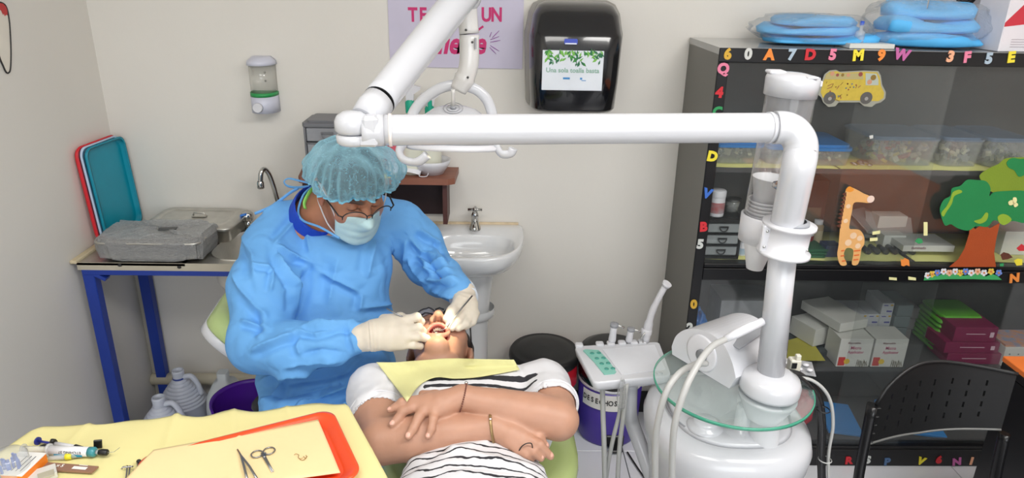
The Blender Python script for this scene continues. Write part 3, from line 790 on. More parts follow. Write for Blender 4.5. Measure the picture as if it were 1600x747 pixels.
rectl('yellow paper liner behind the giraffe sticker on the second shelf', 1.03, 1.40, S2)
rectl('yellow paper liner behind the tree sticker on the second shelf', 1.42, XR, S2)
# blue lidded containers
m_tub = clear_mat('tub_clear', (225, 228, 226), .84, .1)
m_blid = mat('lid_blue', (40, 120, 190), .35)
def tub(label, x0, x1, y0, y1, Z, h, lidm, group, tubm=m_tub, lidh=.018):
    t = thing('storage_box', label, 'storage box', ((x0 + x1) / 2, (y0 + y1) / 2, Z + .003), group=group)
    w, d = x1 - x0, y1 - y0
    mb = MB()
    r0 = [Vector((x * .9, y * .9, 0)) for x, y in rrect(w, d, .025)]; r1 = [Vector((x * .98, y * .98, h)) for x, y in rrect(w, d, .025)]
    r2 = [Vector((x * .96, y * .96, h)) for x, y in rrect(w, d, .025)]; r3 = [Vector((x * .88, y * .88, .003)) for x, y in rrect(w, d, .025)]
    mb.loft([r0, r1, r2, r3], cap0=True, cap1=True, sm=False)
    mb.build('tub', tubm, t, local=True)
    MB().prism(rrect(w, d, .025), lidh * .5, Matrix.Translation((0, 0, h))).prism(rrect(w * .9, d * .9, .022), lidh * .5, Matrix.Translation((0, 0, h + lidh * .5))).build('lid', lidm, t, local=True)
    return t
def fill(t, w, d, h, n, cols, seed=1, r=.018):
    random.seed(seed); mb = MB()
    for i in range(n):
        p = Vector((random.uniform(-w / 2, w / 2), random.uniform(-d / 2, d / 2), .008 + random.uniform(0, h)))
        mb.box(p, (random.uniform(.4, 1.3) * r, random.uniform(.4, 1.3) * r, r * .5), rot=(random.uniform(0, 180), random.uniform(0, 90), random.uniform(0, 180)), m=i % len(cols))
    o = mb.build('contents', cols, t, local=True, kind='stuff')
gD = mat('bits_dark', (50, 54, 52), .5); gS = mat('bits_silver', (170, 170, 172), .35, .5); gG = mat('bits_green', (70, 96, 70), .6); gB = mat('bits_beige', (200, 196, 170), .6)
T1 = tub('blue lidded clear box at the left end of the top shelf', .70, .865, 2.20, 2.42, S1, .055, m_blid, 'blue lidded boxes'); fill(T1, .13, .17, .03, 40, [gD, gG, gB], 1)
T2 = tub('blue lidded clear box behind the clear cup tube on the top shelf', .875, 1.0, 2.20, 2.42, S1, .05, m_blid, 'blue lidded boxes'); fill(T2, .09, .17, .03, 30, [gD, gG, gB], 2)
T3 = tub('blue lidded clear box right of the white pole on the top shelf', 1.01, 1.15, 2.19, 2.42, S1, .05, m_blid, 'blue lidded boxes'); fill(T3, .1, .17, .03, 30, [gD, gG, gB], 3)
m_lb = clear_mat('lid_pale_blue', (150, 175, 205), .6, .12)
for (x0, x1, lb, sd) in ((1.215, 1.44, 'left clear bin of dental supplies with pale blue lid', 4), (1.45, 1.585, 'middle clear bin of metal parts with pale blue lid', 5), (1.595, 1.75, 'right clear bin of metal parts with pale blue lid', 6)):
    T = tub(lb, x0, x1, 2.205, 2.44, S1, .085, m_lb, 'clear bins with pale blue lids', lidh=.01)
    fill(T, (x1 - x0) * .75, .18, .05, 90, [gS, gD, gS, gB] if sd > 4 else [gB, mat('bits_yellow', (200, 180, 70), .6), mat('bits_red', (170, 60, 50), .6), gS], sd)
# loose steel bits between
random.seed(5); mb = MB()
for i in range(9):
    p = Vector((1.17 + random.random() * .05, 2.2 + random.random() * .06, S1 + .004)); mb.lathe([(.008, 0), (.010, .003), (.008, .004), (.007, .001)], Matrix.Translation(p), 10)
mb.build('steel_rings', m_steel, label='small steel rings lying on the yellow liner beside the clear bin', cat='rings', kind='stuff')
# small three drawer unit
def drawers(name, label, cat, org, w, d, h, n, shell, front, group=None, hd=True, rz=0, cap=.12):
    t = thing(name, label, cat, org, rz=rz, group=group)
    MB().box((0, 0, .004), (w, d, .008)).box((-w / 2 + .003, 0, h / 2), (.006, d, h)).box((w / 2 - .003, 0, h / 2), (.006, d, h)).box((0, d / 2 - .003, h / 2), (w, .006, h)).build('shell', shell, t, local=True)
    MB().prism(rrect(w + .008, d + .008, .012), .012, Matrix.Translation((0, 0, h - .006))).prism(rrect(w * .86, d * .86, .01), .008, Matrix.Translation((0, 0, h + .005))).build('top_cover', shell, t, local=True)
    dh = (h - .014) / n
    for i in range(n):
        z = .008 + dh * i
        dr = MB().box((0, -.002, z + dh / 2), (w - .014, d - .01, dh - .007), bev=.003).build('drawer', front, t, local=True)
        MB().box((0, 0, z + dh - .0015), (w - .006, d, .003)).build('divider', shell, t, local=True)
        if hd:
            mb = MB(); r = min(w * .16, dh * .34)
            mb.tube([Vector((r * math.cos(a), -d / 2 - .003 - .004 * math.sin(-a), z + dh * .62 + r * math.sin(a))) for a in [PI + PI * k / 10 for k in range(11)]], .0022, 6)
            mb.box((0, -d / 2 - .0035, z + dh * .64), (r * 2.2, .004, .004))
            mb.build('handle', shell, dr, local=True)
    return t
drawers('mini_drawer_unit', 'small clear drawer unit with black shell on the second shelf', 'drawer unit', Vector((.752, 2.24, S2 + .003)), .125, .14, .135, 3, m_black, clear_mat('drawer_smoke', (190, 196, 198), .45, .15))
t = thing('medicine_jar', 'white plastic jar with a red and grey label on the small drawers', 'jar', atZ(1118, 336, S2 + .152))
o = t.matrix_world.translation
MB().lathe([(0, 0), (.024, 0), (.025, .004), (.025, .062), (.022, .068)], Matrix.Translation(o), 20).build('body', m_whitep, t)
MB().lathe([(.0255, .012), (.0255, .048)], Matrix.Translation(o), 20).build('label', mat('label_red_grey', (170, 60, 60), .6, col2=(160, 160, 165), scale=25), t)
MB().lathe([(.026, .066), (.026, .084), (.024, .087), (0, .087)], Matrix.Translation(o), 20).build('lid', m_whitep, t)
t = thing('clear_cup', 'small clear lidded cup behind the medicine jar', 'cup', atZ(1143, 330, S2 + .152)); o = t.matrix_world.translation
MB().lathe([(0, 0), (.018, 0), (.026, .04), (.025, .04), (.017, .003)], Matrix.Translation(o), 18).build('cup', m_tub, t)
MB().lathe([(.028, .04), (.028, .045), (0, .047)], Matrix.Translation(o), 18).build('lid', MATS['screw_dark'], t)
def jar(name, label, cat, p, r, h, mb_, ml, lid=True, neck=.7):
    t = thing(name, label, cat, p)
    MB().lathe([(0, 0), (r * .96, 0), (r, h * .05), (r, h * .75), (r * neck, h * .84)], Matrix.Translation(p), 18).build('body', mb_, t)
    MB().lathe([(r * 1.015, h * .12), (r * 1.015, h * .6)], Matrix.Translation(p), 18).build('label', ml, t)
    if lid: MB().lathe([(r * neck * 1.05, h * .82), (r * neck * 1.05, h), (0, h)], Matrix.Translation(p), 18).build('lid', m_whitep, t)
    return t
jar('small_bottle', 'small white bottle with blue label beside the small drawers', 'bottle', atZ(1158, 398, S2 + .002), .014, .045, m_whitep, mat('label_palblue', (170, 190, 210), .6))
jar('paste_jar', 'white jar with dark red band on the second shelf', 'jar', Vector((1.085, 2.30, S2 + .002)), .032, .08, m_whitep, mat('label_darkred', (140, 36, 48), .5), neck=.98)
jar('tan_bottle', 'tan bottle beside the red banded jar', 'bottle', Vector((1.143, 2.33, S2 + .002)), .02, .09, mat('tan_plastic', (170, 150, 120), .4), mat('label_tan', (196, 186, 160), .6))
for q in range(3):
    MB().box((1.055 + .003 * q, 2.235, S2 + .0055 + .0105 * q), (.13, .09, .0095), rot=(0, 0, 3 * q), bev=.002).build('green_book', mat('book_green', (30, 92, 62), .5), label=('bottom', 'middle', 'top')[q] + ' green booklet of the stack left of the giraffe', cat='booklet', group='green booklets')
pbox('blue_box', 'small navy blue box behind the giraffe legs', 'box', 1288, 1312, 402, 384, S2 + .002, .05, mat('navy', (34, 52, 96), .5))
cbx = MB().box((1.09, 2.41, .925), (.17, .09, .226), bev=.002).build('cardboard_box', mat('maroon_card', (72, 44, 44), .6), label='maroon cardboard box at the back of the second shelf', cat='box', loc=(1.09, 2.41, S2))
MB().box((1.09, 2.3635, .90), (.14, .002, .075)).build('label_panel', mat('brown_card', (104, 88, 74), .7), cbx)
pbox('white_carton', 'tall white carton at the back of the second shelf behind the giraffe', 'carton', 1366, 1410, 378, 338, S2 + .002, .06, m_card, Y=2.36)
pbox('white_carton', 'short white carton in front of the tall one on the second shelf', 'carton', 1378, 1412, 388, 368, S2 + .002, .05, m_card, Y=2.29)
t, w, d, h = pbox('long_carton', 'long flat white carton with small print on the second shelf', 'carton', 1408, 1488, 402, 384, S2 + .022, .12, m_card, Y=2.21)
text_mb('iluminado', .013, onfront(w, d, h, .3, .6), .0002, .0002).build('lettering', mat('print_grey', (120, 70, 80), .7), t, local=True)
for q in range(6):
    x = 1.285 + q * .031; mb = MB().cyl((x, 2.225, S2 + .0125), (x, 2.28, S2 + .0125), .0095, seg=12)
    mb.build('glass_vial', mat('vial_dark', (70, 70, 74), .2, .3), label='%s small dark vial under the long white carton, counted from the left' % ('first', 'second', 'third', 'fourth', 'fifth', 'sixth')[q], cat='vial', group='vials under the long carton')
random.seed(8)
for q, (x, y, rz_, lb) in enumerate(((1.33, 2.37, 20, 'grey paper sleeve'), (1.42, 2.36, -12, 'pale paper sleeve'), (1.36, 2.40, 40, 'crumpled clear sleeve'))):
    MB().box((x, y + .01, S2 + .05 + .01 * q), (.16, .1, .004), rot=(35, 5, rz_), bev=.001).build('paper_sleeve', [mat('sleeve_grey', (120, 122, 122), .4), mat('sleeve_pale', (165, 168, 168), .4), mat('sleeve_mid', (140, 142, 146), .4)][q], label=lb + ' leaning behind the long white carton', cat='sleeve')
pbox('white_carton', 'large white carton right of the tree trunk on the second shelf', 'carton', 1558, 1640, 412, 362, S2 + .002, .15, m_card, Y=2.24)
pbox('blue_white_carton', 'blue and white carton behind the tree crown', 'carton', 1574, 1620, 356, 336, S2 + .002, .03, mat('carton_blue', (60, 90, 160), .6, col2=(180, 190, 205), scale=14), Y=2.42, h=.17)
# ---- lower shelf
def folded(name, label, cat, c, r, m, seed=1, amp=.25, parent=None, flat=.9, rot=None):
    """crumpled bag or cloth bundle: a closed uneven lump"""
    V = []; nu, nv = 40, 26
    T = Matrix.Translation(c) @ rotm(rot).to_4x4()
    th = np.linspace(0, 2 * PI, nu, endpoint=False); ph = np.linspace(0.001, PI - 0.001, nv)
    A, B = np.meshgrid(th, ph, indexing='ij')
    P = np.stack([np.cos(A) * np.sin(B), np.sin(A) * np.sin(B), -np.cos(B)], -1).reshape(-1, 3)
    n1 = np.abs(vnoise(P, 2.3, seed)) + .5 * np.abs(vnoise(P, 5.1, seed + 3)) + .25 * np.abs(vnoise(P, 11, seed + 5))
    P = P * (1 + amp * (n1[:, None] * 1.4 - .7))
    P = np.sign(P) * np.abs(P) ** flat
    P = P * np.array(r)
    P[:, 2] = np.maximum(P[:, 2], -r[2] * .92)
    pts = [T @ Vector(p) for p in P]
    zmin = min(p.z for p in pts)
    mb = MB(); rings = [[pts[i * nv + j] for i in range(nu)] for j in range(nv)]
    mb.loft(rings, cap0=True, cap1=True)
    return mb.build(name, m, parent, label=label, cat=cat)
m_bluebag = mat('bag_blue', (30, 110, 190), .25, var=.2, scale=8, bump=.3, bscale=20)
folded('blue_bag', 'crumpled blue plastic bag at the left end of the lower shelf', 'bag', (.735, 2.27, S3 + .085), (.04, .075, .09), m_bluebag, 3)
t, w, d, h = pbox('grey_folder_stack', 'stack of grey papers standing behind the white console on the lower shelf', 'papers', 1120, 1205, 525, 470, S3 + .001, .14, mat('paper_grey', (128, 130, 134), .6, var=.1, scale=30), Y=2.26)
t, w, d, h = pbox('clear_folder', 'dark glossy folder lying left of the white cartons', 'folder', 1240, 1305, 545, 535, S3 + .001, .2, mat('folder_dark', (58, 66, 70), .15), Y=2.22, h=.02, rz=12)
P_ = [atZ(x, y, S3 + .024) for x, y in ((1232, 532), (1262, 524), (1291, 566), (1234, 570))]
mb = MB().prism([(p.x, max(p.y, CFY + .04)) for p in P_], .002, Matrix.Translation((0, 0, S3 + .024)))
mb.build('yellow_folder', mat('folder_yellow', (190, 182, 70), .6), label='yellow folder lying by the glass on the lower shelf', cat='folder')
t, w, d, h = pbox('long_white_carton', 'lower long white carton left of the tooth print boxes', 'carton', 1272, 1312, 530, 488, S3 + .028, .12, m_card, Y=2.27, rz=22, h=.07)
t, w, d, h = pbox('long_white_carton', 'upper long white carton tilted onto the tooth print boxes', 'carton', 1312, 1366, 514, 498, S3 + .118, .2, m_card, Y=2.215, h=.035, rz=18)
for (xl, xr, lb) in ((1306, 1357, 'left white applicator box with red and yellow picture'), (1360, 1411, 'right white applicator box with red and yellow picture')):
    t, w, d, h = pbox('applicator_box', lb, 'box', xl, xr, 571, 516, S3 + .001, .1, m_card, Y=2.176, h=.112, group='applicator boxes')
    text_mb('Micro', .018, onfront(w, d, h, .5, .68), .0002, .0002, sx=.9).build('lettering', mat('print_pink', (190, 80, 120), .7), t, local=True)
    text_mb('Applicator', .016, onfront(w, d, h, .52, .53), .0002, .0002, sx=.85).build('lettering', MATS['print_pink'], t, local=True)
    text_mb('disposable', .011, onfront(w, d, h, .42, .86), .0002, .0001).build('lettering', MATS['print_grey'], t, local=True)
    MB().box((-w * .36, -d / 2 - .0008, h * .2), (w * .2, .001, h * .3)).build('red_print', mat('print_red', (200, 50, 45), .6), t, local=True)
    mb = MB(); mb.prism([(.011 * math.cos(k * .785), .011 * math.sin(k * .785)) for k in range(8)], .0006, Matrix.Translation((-w * .2, -d / 2 - .0012, h * .2)) @ Matrix.Rotation(PI / 2, 4, 'X')); mb.build('yellow_print', mat('print_yellow', (236, 200, 50), .6), t, local=True)
    mb = MB(); random.seed(2)
    for q in range(12): mb.box((w * (.12 + .028 * q), -d / 2 - .0008, h * .12), (.0012, .001, h * random.uniform(.12, .3)), rot=(0, random.uniform(-25, 5), 0))
    mb.build('bristle_print', mat('print_bronze', (96, 84, 50), .6), t, local=True, kind='stuff')
# stack of small white medicine cartons, a grid of columns and rows
m_med = mat('carton_med', (205, 208, 214), .55)
m_vio = mat('print_violet', (96, 96, 170), .6); m_gol = mat('print_gold', (214, 176, 70), .6)
proto = None
WORD = {0: 'bottom', 1: 'second', 2: 'third', 3: 'top'}
COLW = ['leftmost', 'second', 'third', 'rightmost']
cols = [(1, 3, 1.32), (0, 3, 1.366), (0, 3, 1.412), (0, 4, 1.458)]
for ci, (r0, r1, x) in enumerate(cols):
    for r in range(r0 if ci else 0, r1):
        z = S3 + .001 + r * .0455
        lb = '%s small white medicine carton in the %s column of the stack behind the applicator boxes' % (WORD[r], COLW[ci])
        if proto is None:
            proto = thing('medicine_carton', lb, 'carton', (x, 2.385, z), group='small white medicine cartons')
            MB().box((0, 0, .0223), (.0445, .12, .0446), bev=.0008).build('carton', m_med, proto, local=True)
            MB().box((.008, -.0604, .012), (.02, .0006, .006)).build('print', m_vio, proto, local=True)
            MB().box((-.008, -.0604, .036), (.016, .0006, .0035)).build('print', m_vio, proto, local=True)
            MB().box((.014, -.0604, .037), (.009, .0006, .006)).build('print', m_gol, proto, local=True)
        else: copy_tree(proto, loc=(x, 2.385, z), label=lb)
m_teal = mat('carton_tealgrey', (110, 122, 124), .5)
for r in range(4):
    MB().box((1.512, 2.37, S3 + .0235 + r * .046), (.058, .13, .044), rot=(0, 0, -8 + 3 * r), bev=.001).build('teal_grey_carton', m_teal, label='%s grey and teal carton stacked right of the medicine cartons' % WORD[r], cat='carton', group='grey and teal cartons')
for r in range(3):
    MB().box((1.575 + .006 * r, 2.42, S3 + .023 + r * .046), (.06, .08, .044), bev=.001).build('grey_carton', mat('carton_grey', (120, 118, 118), .5), label='%s plain grey carton at the back left of the green packs' % ('bottom', 'middle', 'top')[r], cat='carton', group='plain grey cartons')
m_wine = mat('carton_wine', (128, 22, 74), .4)
for q, (xl, xr, yb, yt, z, lb) in enumerate(((1478, 1562, 566, 545, S3 + .001, 'bottom'), (1475, 1560, 548, 524, S3 + .045, 'middle'), (1489, 1556, 530, 496, S3 + .089, 'top'))):
    t, w, d, h = pbox('wine_red_carton', lb + ' wine red carton of the three beside the green packs', 'carton', xl, xr, yb, yt, z, .12, m_wine, Y=2.20 + .003 * q, h=(.043, .043, .058)[q], group='wine red cartons')
    MB().box((w * .0, -d / 2 - .0006, h * .55), (w * .45, .0006, .0025)).build('printed_line', mat('print_pale', (220, 190, 205), .6), t, local=True)
    if q: MB().box((w * .38, -d / 2 - .0006, h * .5), (.014, .0006, .02 if q == 2 else .016)).build('printed_symbol', MATS['print_pale'], t, local=True)
m_grn = mat('pack_green', (96, 176, 50), .4, var=.1, scale=20, bump=.1)
for r in range(8):
    mb = MB(); z = S3 + .008 + r * .0185
    P2 = [(x * .5, y) for x, y in rrect(.26 if r < 7 else .3, .15, .02)]
    mb.loft([[Vector((1.70 + (.02 if r == 7 else 0) + x * s_, 2.355 + y * s_, z + zz_)) for x, y in P2] for s_, zz_ in ((.9, 0), (1, .004), (1, .010), (.92, .0155))], cap0=True, cap1=True)
    mb.build('green_pack', m_grn, label='%s flat green pack in the stack at the right of the lower shelf' % ('lowest', 'second', 'third', 'fourth', 'fifth', 'sixth', 'seventh', 'topmost')[r], cat='pack', group='flat green packs')
t, w, d, h = pbox('spotted_carton', 'white spotted carton with orange and blue top beside the orange desk', 'carton', 1568, 1640, 556, 520, S3 + .001, .13, m_card, Y=2.19, h=.075)
MB().box((0, 0, h + .004), (w * .98, d * .9, .007)).build('printed_top', mat('print_mix', (220, 140, 60), .6, col2=(110, 150, 190), scale=35), t, local=True)
mb = MB()
for i in range(5):
    for j in range(2): mb.box((-w * .38 + i * w * .19, -d / 2 - .0006, h * (.3 + .35 * j)), (.005, .0006, .005))
mb.build('spots', mat('spot_grey', (110, 110, 120), .6), t, local=True, kind='stuff')
# ---- bottom of the cabinet
folded('red_bag', 'crumpled red plastic bag at the bottom of the cabinet', 'bag', (1.15, 2.29, S4 + .07), (.075, .07, .075), mat('bag_red', (205, 36, 58), .22, var=.15, scale=8, bump=.3, bscale=18), 5)
pbox('tan_carton', 'tan cardboard carton left of the red bag', 'carton', 1212, 1232, 690, 660, S4 + .001, .1, mat('card_tan', (160, 130, 100), .7), Y=2.25, h=.12)
for (x0, x1, lb) in ((1.262, 1.40, 'blue folder with a red spot lying at the bottom behind the chair'), (1.50, 1.72, 'blue folder lying at the bottom right of the cabinet')):
    mb = MB().box(((x0 + x1) / 2, 2.27, S4 + .028), (x1 - x0, .16, .012), rot=(12, 8, 0), bev=.002); o = mb.build('blue_folder', mat('folder_blue', (30, 136, 214), .45), label=lb, cat='folder')
# ---- on top of the cabinet
m_pbag = clear_mat('clear_bag', (246, 248, 250), .88, .1, bump=.5, bscale=28)
m_gown2 = mat('folded_gown_blue', (84, 178, 236), .6, var=.1, scale=9, bump=.3, bscale=18)
def top_pack(nm, lb, c, r, seed, rz, rr=(1.12, 1.12, 1.15)):
    t = thing(nm, lb, 'package', (c[0], c[1], CT + .001))
    random.seed(seed)
    for q in range(3):
        k_ = 1 - .13 * q; mb = MB()
        R_ = Matrix.Translation((c[0] + random.uniform(-.02, .02), c[1] + random.uniform(-.01, .01), CT + .003 + r[2] * (.02 + .62 * q))) @ Matrix.Rotation(math.radians(rz + random.uniform(-8, 8)), 4, 'Z')
        def prof(u, v, k_=k_, R_=R_, q=q):
            a = u * 2 * PI; s_ = [0.6, .97, 1.0, .9, .02][round(v * 4)]; z = [0, .12, .4, .62, .66][round(v * 4)] * r[2]
            ex = lambda w_: math.copysign(abs(w_) ** .6, w_)
            wob = 1 + .07 * math.sin(3 * a + seed + q * 2) + .04 * math.sin(7 * a + seed * 2)
            return R_ @ Vector((ex(math.cos(a)) * r[0] * k_ * s_ * wob, ex(math.sin(a)) * r[1] * k_ * s_ * wob, z + (.2 * r[2] * math.sin(a * 2 + q + seed) * (v > .3))))
        mb.grid(prof, 36, 4); mb.build('folded_gown', m_gown2, t)
    folded('clear_bag', None, None, (c[0], c[1], CT + .004 + r[2] * 1.05), (r[0] * rr[0], r[1] * rr[1], r[2] * rr[2]), m_pbag, seed + 9, .16, parent=t, rot=(0, 0, rz))
top_pack('gown_package', 'left plastic package of folded blue gowns on top of the cabinet', (.99, 2.30), (.17, .11, .042), 2, 0)
top_pack('gown_package', 'right larger plastic package of folded blue gowns on top of the cabinet', (1.33, 2.265), (.17, .095, .065), 6, -4)
MB().box((1.13, 2.22, CT + .008), (.14, .09, .014), rot=(0, 0, 2), bev=.001).build('thin_white_box', m_card, label='thin white box on the cabinet top between the gown packages', cat='box')
t = thing('small_bottle', 'little white bottle lying on the thin white box', 'bottle', (1.11, 2.22, CT + .016))
MB().lathe([(0, 0), (.014, 0), (.014, .03), (.005, .036), (.005, .05), (0, .05)], Matrix.Translation((1.11, 2.22, CT + .016)), 14).build('body', clear_mat('clear_bottle', (225, 232, 238), .6), t)
MB().lathe([(.006, .05), (.006, .062), (0, .062)], Matrix.Translation((1.11, 2.22, CT + .016)), 12).build('cap', mat('cap_blue', (50, 90, 200), .4), t)
# fan boxes
def fanbox(lb, x0, x1, yf, yd, h, rz, kind):
    w = x1 - x0; M = Matrix.Translation((x0, yf, CT + .001)) @ Matrix.Rotation(math.radians(rz), 4, 'Z')
    t = thing('fan_box', lb, 'box', M=M)
    MB().box((w / 2, yd / 2, h / 2), (w, yd, h), bev=.002).build('carton', mat('fanbox_white', (226, 224, 230), .5), t, local=True)
    F_ = lambda x, z, l=.001: Matrix.Translation((x, -l, z)) @ Matrix.Rotation(PI / 2, 4, 'X')
    if kind == 1:
        MB().prism([(0, h * .35), (w * .25, h * .62), (w * .6, h * .60), (w, h * .78), (w, h * .3), (w * .7, h * .2), (w * .35, h * .34), (0, h * .3)], .0006, F_(0, 0, .0002)).build('red_print', mat('fan_red', (200, 50, 66), .5), t, local=True)
        pr = [(.05, .1)]
        cx_, cz_, s_ = w * .58, h * .42, .034
    else: cx_, cz_, s_ = w * .3, h * .62, .036
    mb = MB(); mb.prism([(s_ * math.cos(k * PI / 12), s_ * 1.15 * math.sin(k * PI / 12)) for k in range(24)], .0008, F_(cx_, cz_, .001)); mb.box((cx_, -.0012, cz_ - s_ * 1.25), (s_ * 1.3, .001, s_ * .35))
    mb.build('fan_print', mat('fan_black', (28, 26, 28), .3), t, local=True)
    mb = MB()
    for q in range(5): mb.lathe([(s_ * .16 * (q + 1), 0), (s_ * .16 * (q + 1) + .0012, 0)], F_(cx_ - s_ * .1, cz_, .0022), 20)
    mb.build('grille_print', mat('fan_grey', (120, 110, 112), .3), t, local=True, kind='stuff')
    if kind == 2: MB().prism([(.016 * math.cos(k * PI / 8), .022 * math.sin(k * PI / 8)) for k in range(16)], .0006, F_(w * .62, h * .88, .001)).build('blue_badge', mat('fan_blue', (60, 150, 205), .5), t, local=True)
    mb = MB()
    for q in range(4): mb.box((w * .5, -.0008, h * (.06 + .03 * q)), (w * .7, .0006, .0012))
    mb.build('small_print', mat('fan_txt', (160, 150, 160), .6), t, local=True, kind='stuff')
    MB().ell((w * .95, -.001, h * .5), (.022, .0016, .034)).build('face_print', mat('fan_skin', (190, 150, 135), .6), t, local=True) if kind == 2 else None
    return t
fanbox('white box printed with black fan and blue badge, rear one on the cabinet', 1.455, 1.63, 2.375, .09, .26, -4, 2)
fanbox('red and white box printed with a black fan, front one on the cabinet', 1.505, 1.74, 2.155, .12, .24, 6, 1)
# ================================================================ dental unit: cuspidor, post, arms, lamp
V3 = Vector
def lerp(a, b, t): return a + (b - a) * t
PB, PT = V3((.566, 1.192, .60)), V3((.5205, 1.196, 1.40))
def post(z): return lerp(PB, PT, (z - .60) / .80)
mp_white = mat('lacquer_white', (198, 199, 204), 0.22, var=.01, coat=.3)
t = thing('unit_post', 'white upright post with elbow and long horizontal arm across the picture', 'post', (post(0).x, 1.19, 0))
pole = t
mb = MB(); mb.cyl(post(0.03), post(.905), .036, .029, 28); mb.build('lower_post', mp_white, t)
PM = lambda z: frame(post(z), (1, 0, (PB.x - PT.x) / -.8), (0, 1, 0))
MB().lathe([(.034, -.055), (.055, -.012), (.057, -.004), (.0, -.004)], PM(.925), 36).build('cone', mp_white, t)
MB().lathe([(.0, .0), (.057, .0), (.0585, .006), (.0585, .022), (.053, .034), (.034, .044), (.0, .044)], PM(.932), 36).build('flange', mp_white, t)
mb = MB(); mb.cyl(post(.97), post(1.30), .0262, .0245, 28); mb.build('upper_post', mp_white, t)
# clamp collar
cm = PM(1.225)
mb = MB()
mb.lathe([(.029, 0), (.0475, 0), (.0475, .006), (.040, .008), (.040, .052), (.0475, .054), (.0475, .060), (.029, .060)], cm, 36)
mb.build('clamp_collar', m_whitep, t)
MB().lathe([(.028, .060), (.034, .060), (.033, .066), (.028, .067)], cm, 30).build('grey_seal', mat('seal_grey', (150, 152, 158), .5), t)
mb = MB()
mb.box(cm @ V3((-.042, -.006, .03)), (.016, .012, .05), bev=.002); cl = mb.build('clamp_ear', m_whitep, t)
for dz in (.015, .045): MB().ell(cm @ V3((-.043, -.013, dz)), (.003, .002, .003), seg=8, rings=6).build('screw', m_chrome, t)
MB().ell(cm @ V3((.028, -.031, .02)), (.0026, .002, .0026), seg=8, rings=6).build('screw', m_chrome, t)
# sleeve + elbow + horizontal arm
A0 = post(1.287)
E1 = at(1246, 268, 1.205); EL = at(1210, 199.5, 1.205); HJ = at(600, 203.5, 1.112)
mb = MB()
c = [E1, at(1251, 240, 1.205), at(1250, 222, 1.205), at(1240, 207, 1.205), at(1226, 200, 1.205), EL]
mb.tube(catmull([post(1.275), E1] + c[1:], 6), .0282, 28)
mb.build('elbow', mp_white, t)
MB().lathe([(.0265, -.003), (.0305, -.003), (.0305, .003), (.0265, .003)], PM(1.352) , 28).build('metal_ring', m_chrome, t)
mb = MB()
n_ = 40
mb.tube([lerp(EL, HJ, k / n_) for k in range(n_ + 1)], [.0245 + .0008 * (1 - k / n_) for k in range(n_ + 1)], 28)
mb.build('horizontal_arm', mp_white, t)
ax = (HJ - EL).normalized()
for s_, r_, nm, cc in ((.015, .0262, 'joint_ring', (205, 206, 212)), (.985, .0254, 'tape_band', (236, 226, 222))):
    p = lerp(EL, HJ, s_); mb = MB(); mb.tube([p - ax * .0025, p + ax * .0025], r_ + .0006, 28); mb.build(nm, mat(nm, cc, .5), t)
# hinge head at the left end
Jc = at(547, 196, 1.105)
mb = MB(); e0 = at(566, 204, 1.107)
mb.tube([lerp(HJ, e0, k / 4) for k in range(5)], .0255, 28); mb.build('arm_end_sleeve', mp_white, t)
JM = frame(Jc, (1, 0, 0), (0, 1, 0))
J2 = JM @ Matrix.Translation((.004, 0, 0))
mb = MB(); mb.lathe([(0, -.030), (.022, -.030), (.026, -.026), (.027, -.016), (.024, -.013), (0, -.013)], J2, 30); mb.build('hinge_plate', mp_white, t)
mb = MB(); mb.lathe([(0, -.011), (.024, -.011), (.028, -.006), (.028, .008), (.024, .016), (.014, .022), (0, .023)], J2, 30); mb.build('hinge_dome', mp_white, t)
MB().lathe([(0, -.014), (.017, -.014), (.017, -.010), (0, -.010)], J2, 20).build('hinge_gap', m_black, t)
MB().box(J2 @ V3((.026, 0, -.021)), (.030, .046, .017), bev=.004).box(J2 @ V3((.030, 0, .004)), (.026, .048, .030), bev=.006).build('hinge_fork', mp_white, t)
# spring arm up to the top right
S0, S1_ = at(568, 186, 1.115), at(726, -12, 1.42)
lo = at(592, 158, 1.14)
mb = MB(); mb.tube([S0, lerp(S0, lo, .5), lo], [.022, .0265, .0265], 26); mb.build('spring_arm_base', mp_white, t)
dS = (S1_ - lo).normalized()
MB().tube([lo - dS * .0003, lo + dS * .0008], .0268, 26).build('dark_joint_line', m_black, t)
mb = MB(); mb.tube([lerp(lo + dS * .0008, S1_, k / 20) for k in range(21)], [.027 + .0055 * k / 20 for k in range(21)], 28, up=(0, 0, 1)); mb.build('spring_arm', mp_white, t)
# ---- operating light
lampT = thing('operating_light', 'white operating light with curved yoke and handles over the patient', 'dental lamp', at(712, 200, 1.5))
D0, D1, D2, D3 = at(729, -14, 1.44), at(731, 52, 1.46), at(733, 95, 1.475), at(721, 133, 1.49)
mb = MB(); mb.tube(catmull([D0, lerp(D0, D1, .5), at(733, 53, 1.46)], 5), [.0205] * 11, 24); mb.build('upper_drop_tube', mat('lacquer_warm', (208, 206, 204), .25, coat=.3), lampT)
MB().ell(at(727, -4, 1.44), (.033, .033, .03)).build('elbow_joint', mp_white, lampT)
mb = MB(); mb.tube(catmull([at(733, 54.5, 1.46), D2, at(728, 118, 1.485), at(716, 141, 1.495)], 6), [.0205] * 13 + [.0225 - .001 * k for k in range(6)], 24); mb.build('lower_drop_tube', MATS['lacquer_warm'], lampT)
for (x, y, z) in ((728, 47, 1.437), (738, 66, 1.437), (731, 121, 1.462)):
    MB().ell(at(x, y, z), (.0026, .002, .0026), seg=8, rings=6).build('screw', MATS['screw_dark'], lampT)
MB().box(at(743, 68, 1.4455), (.004, .002, .022), rot=(0, 0, 30)).build('rating_label', mat('label_grey', (150, 150, 154), .6), lampT)
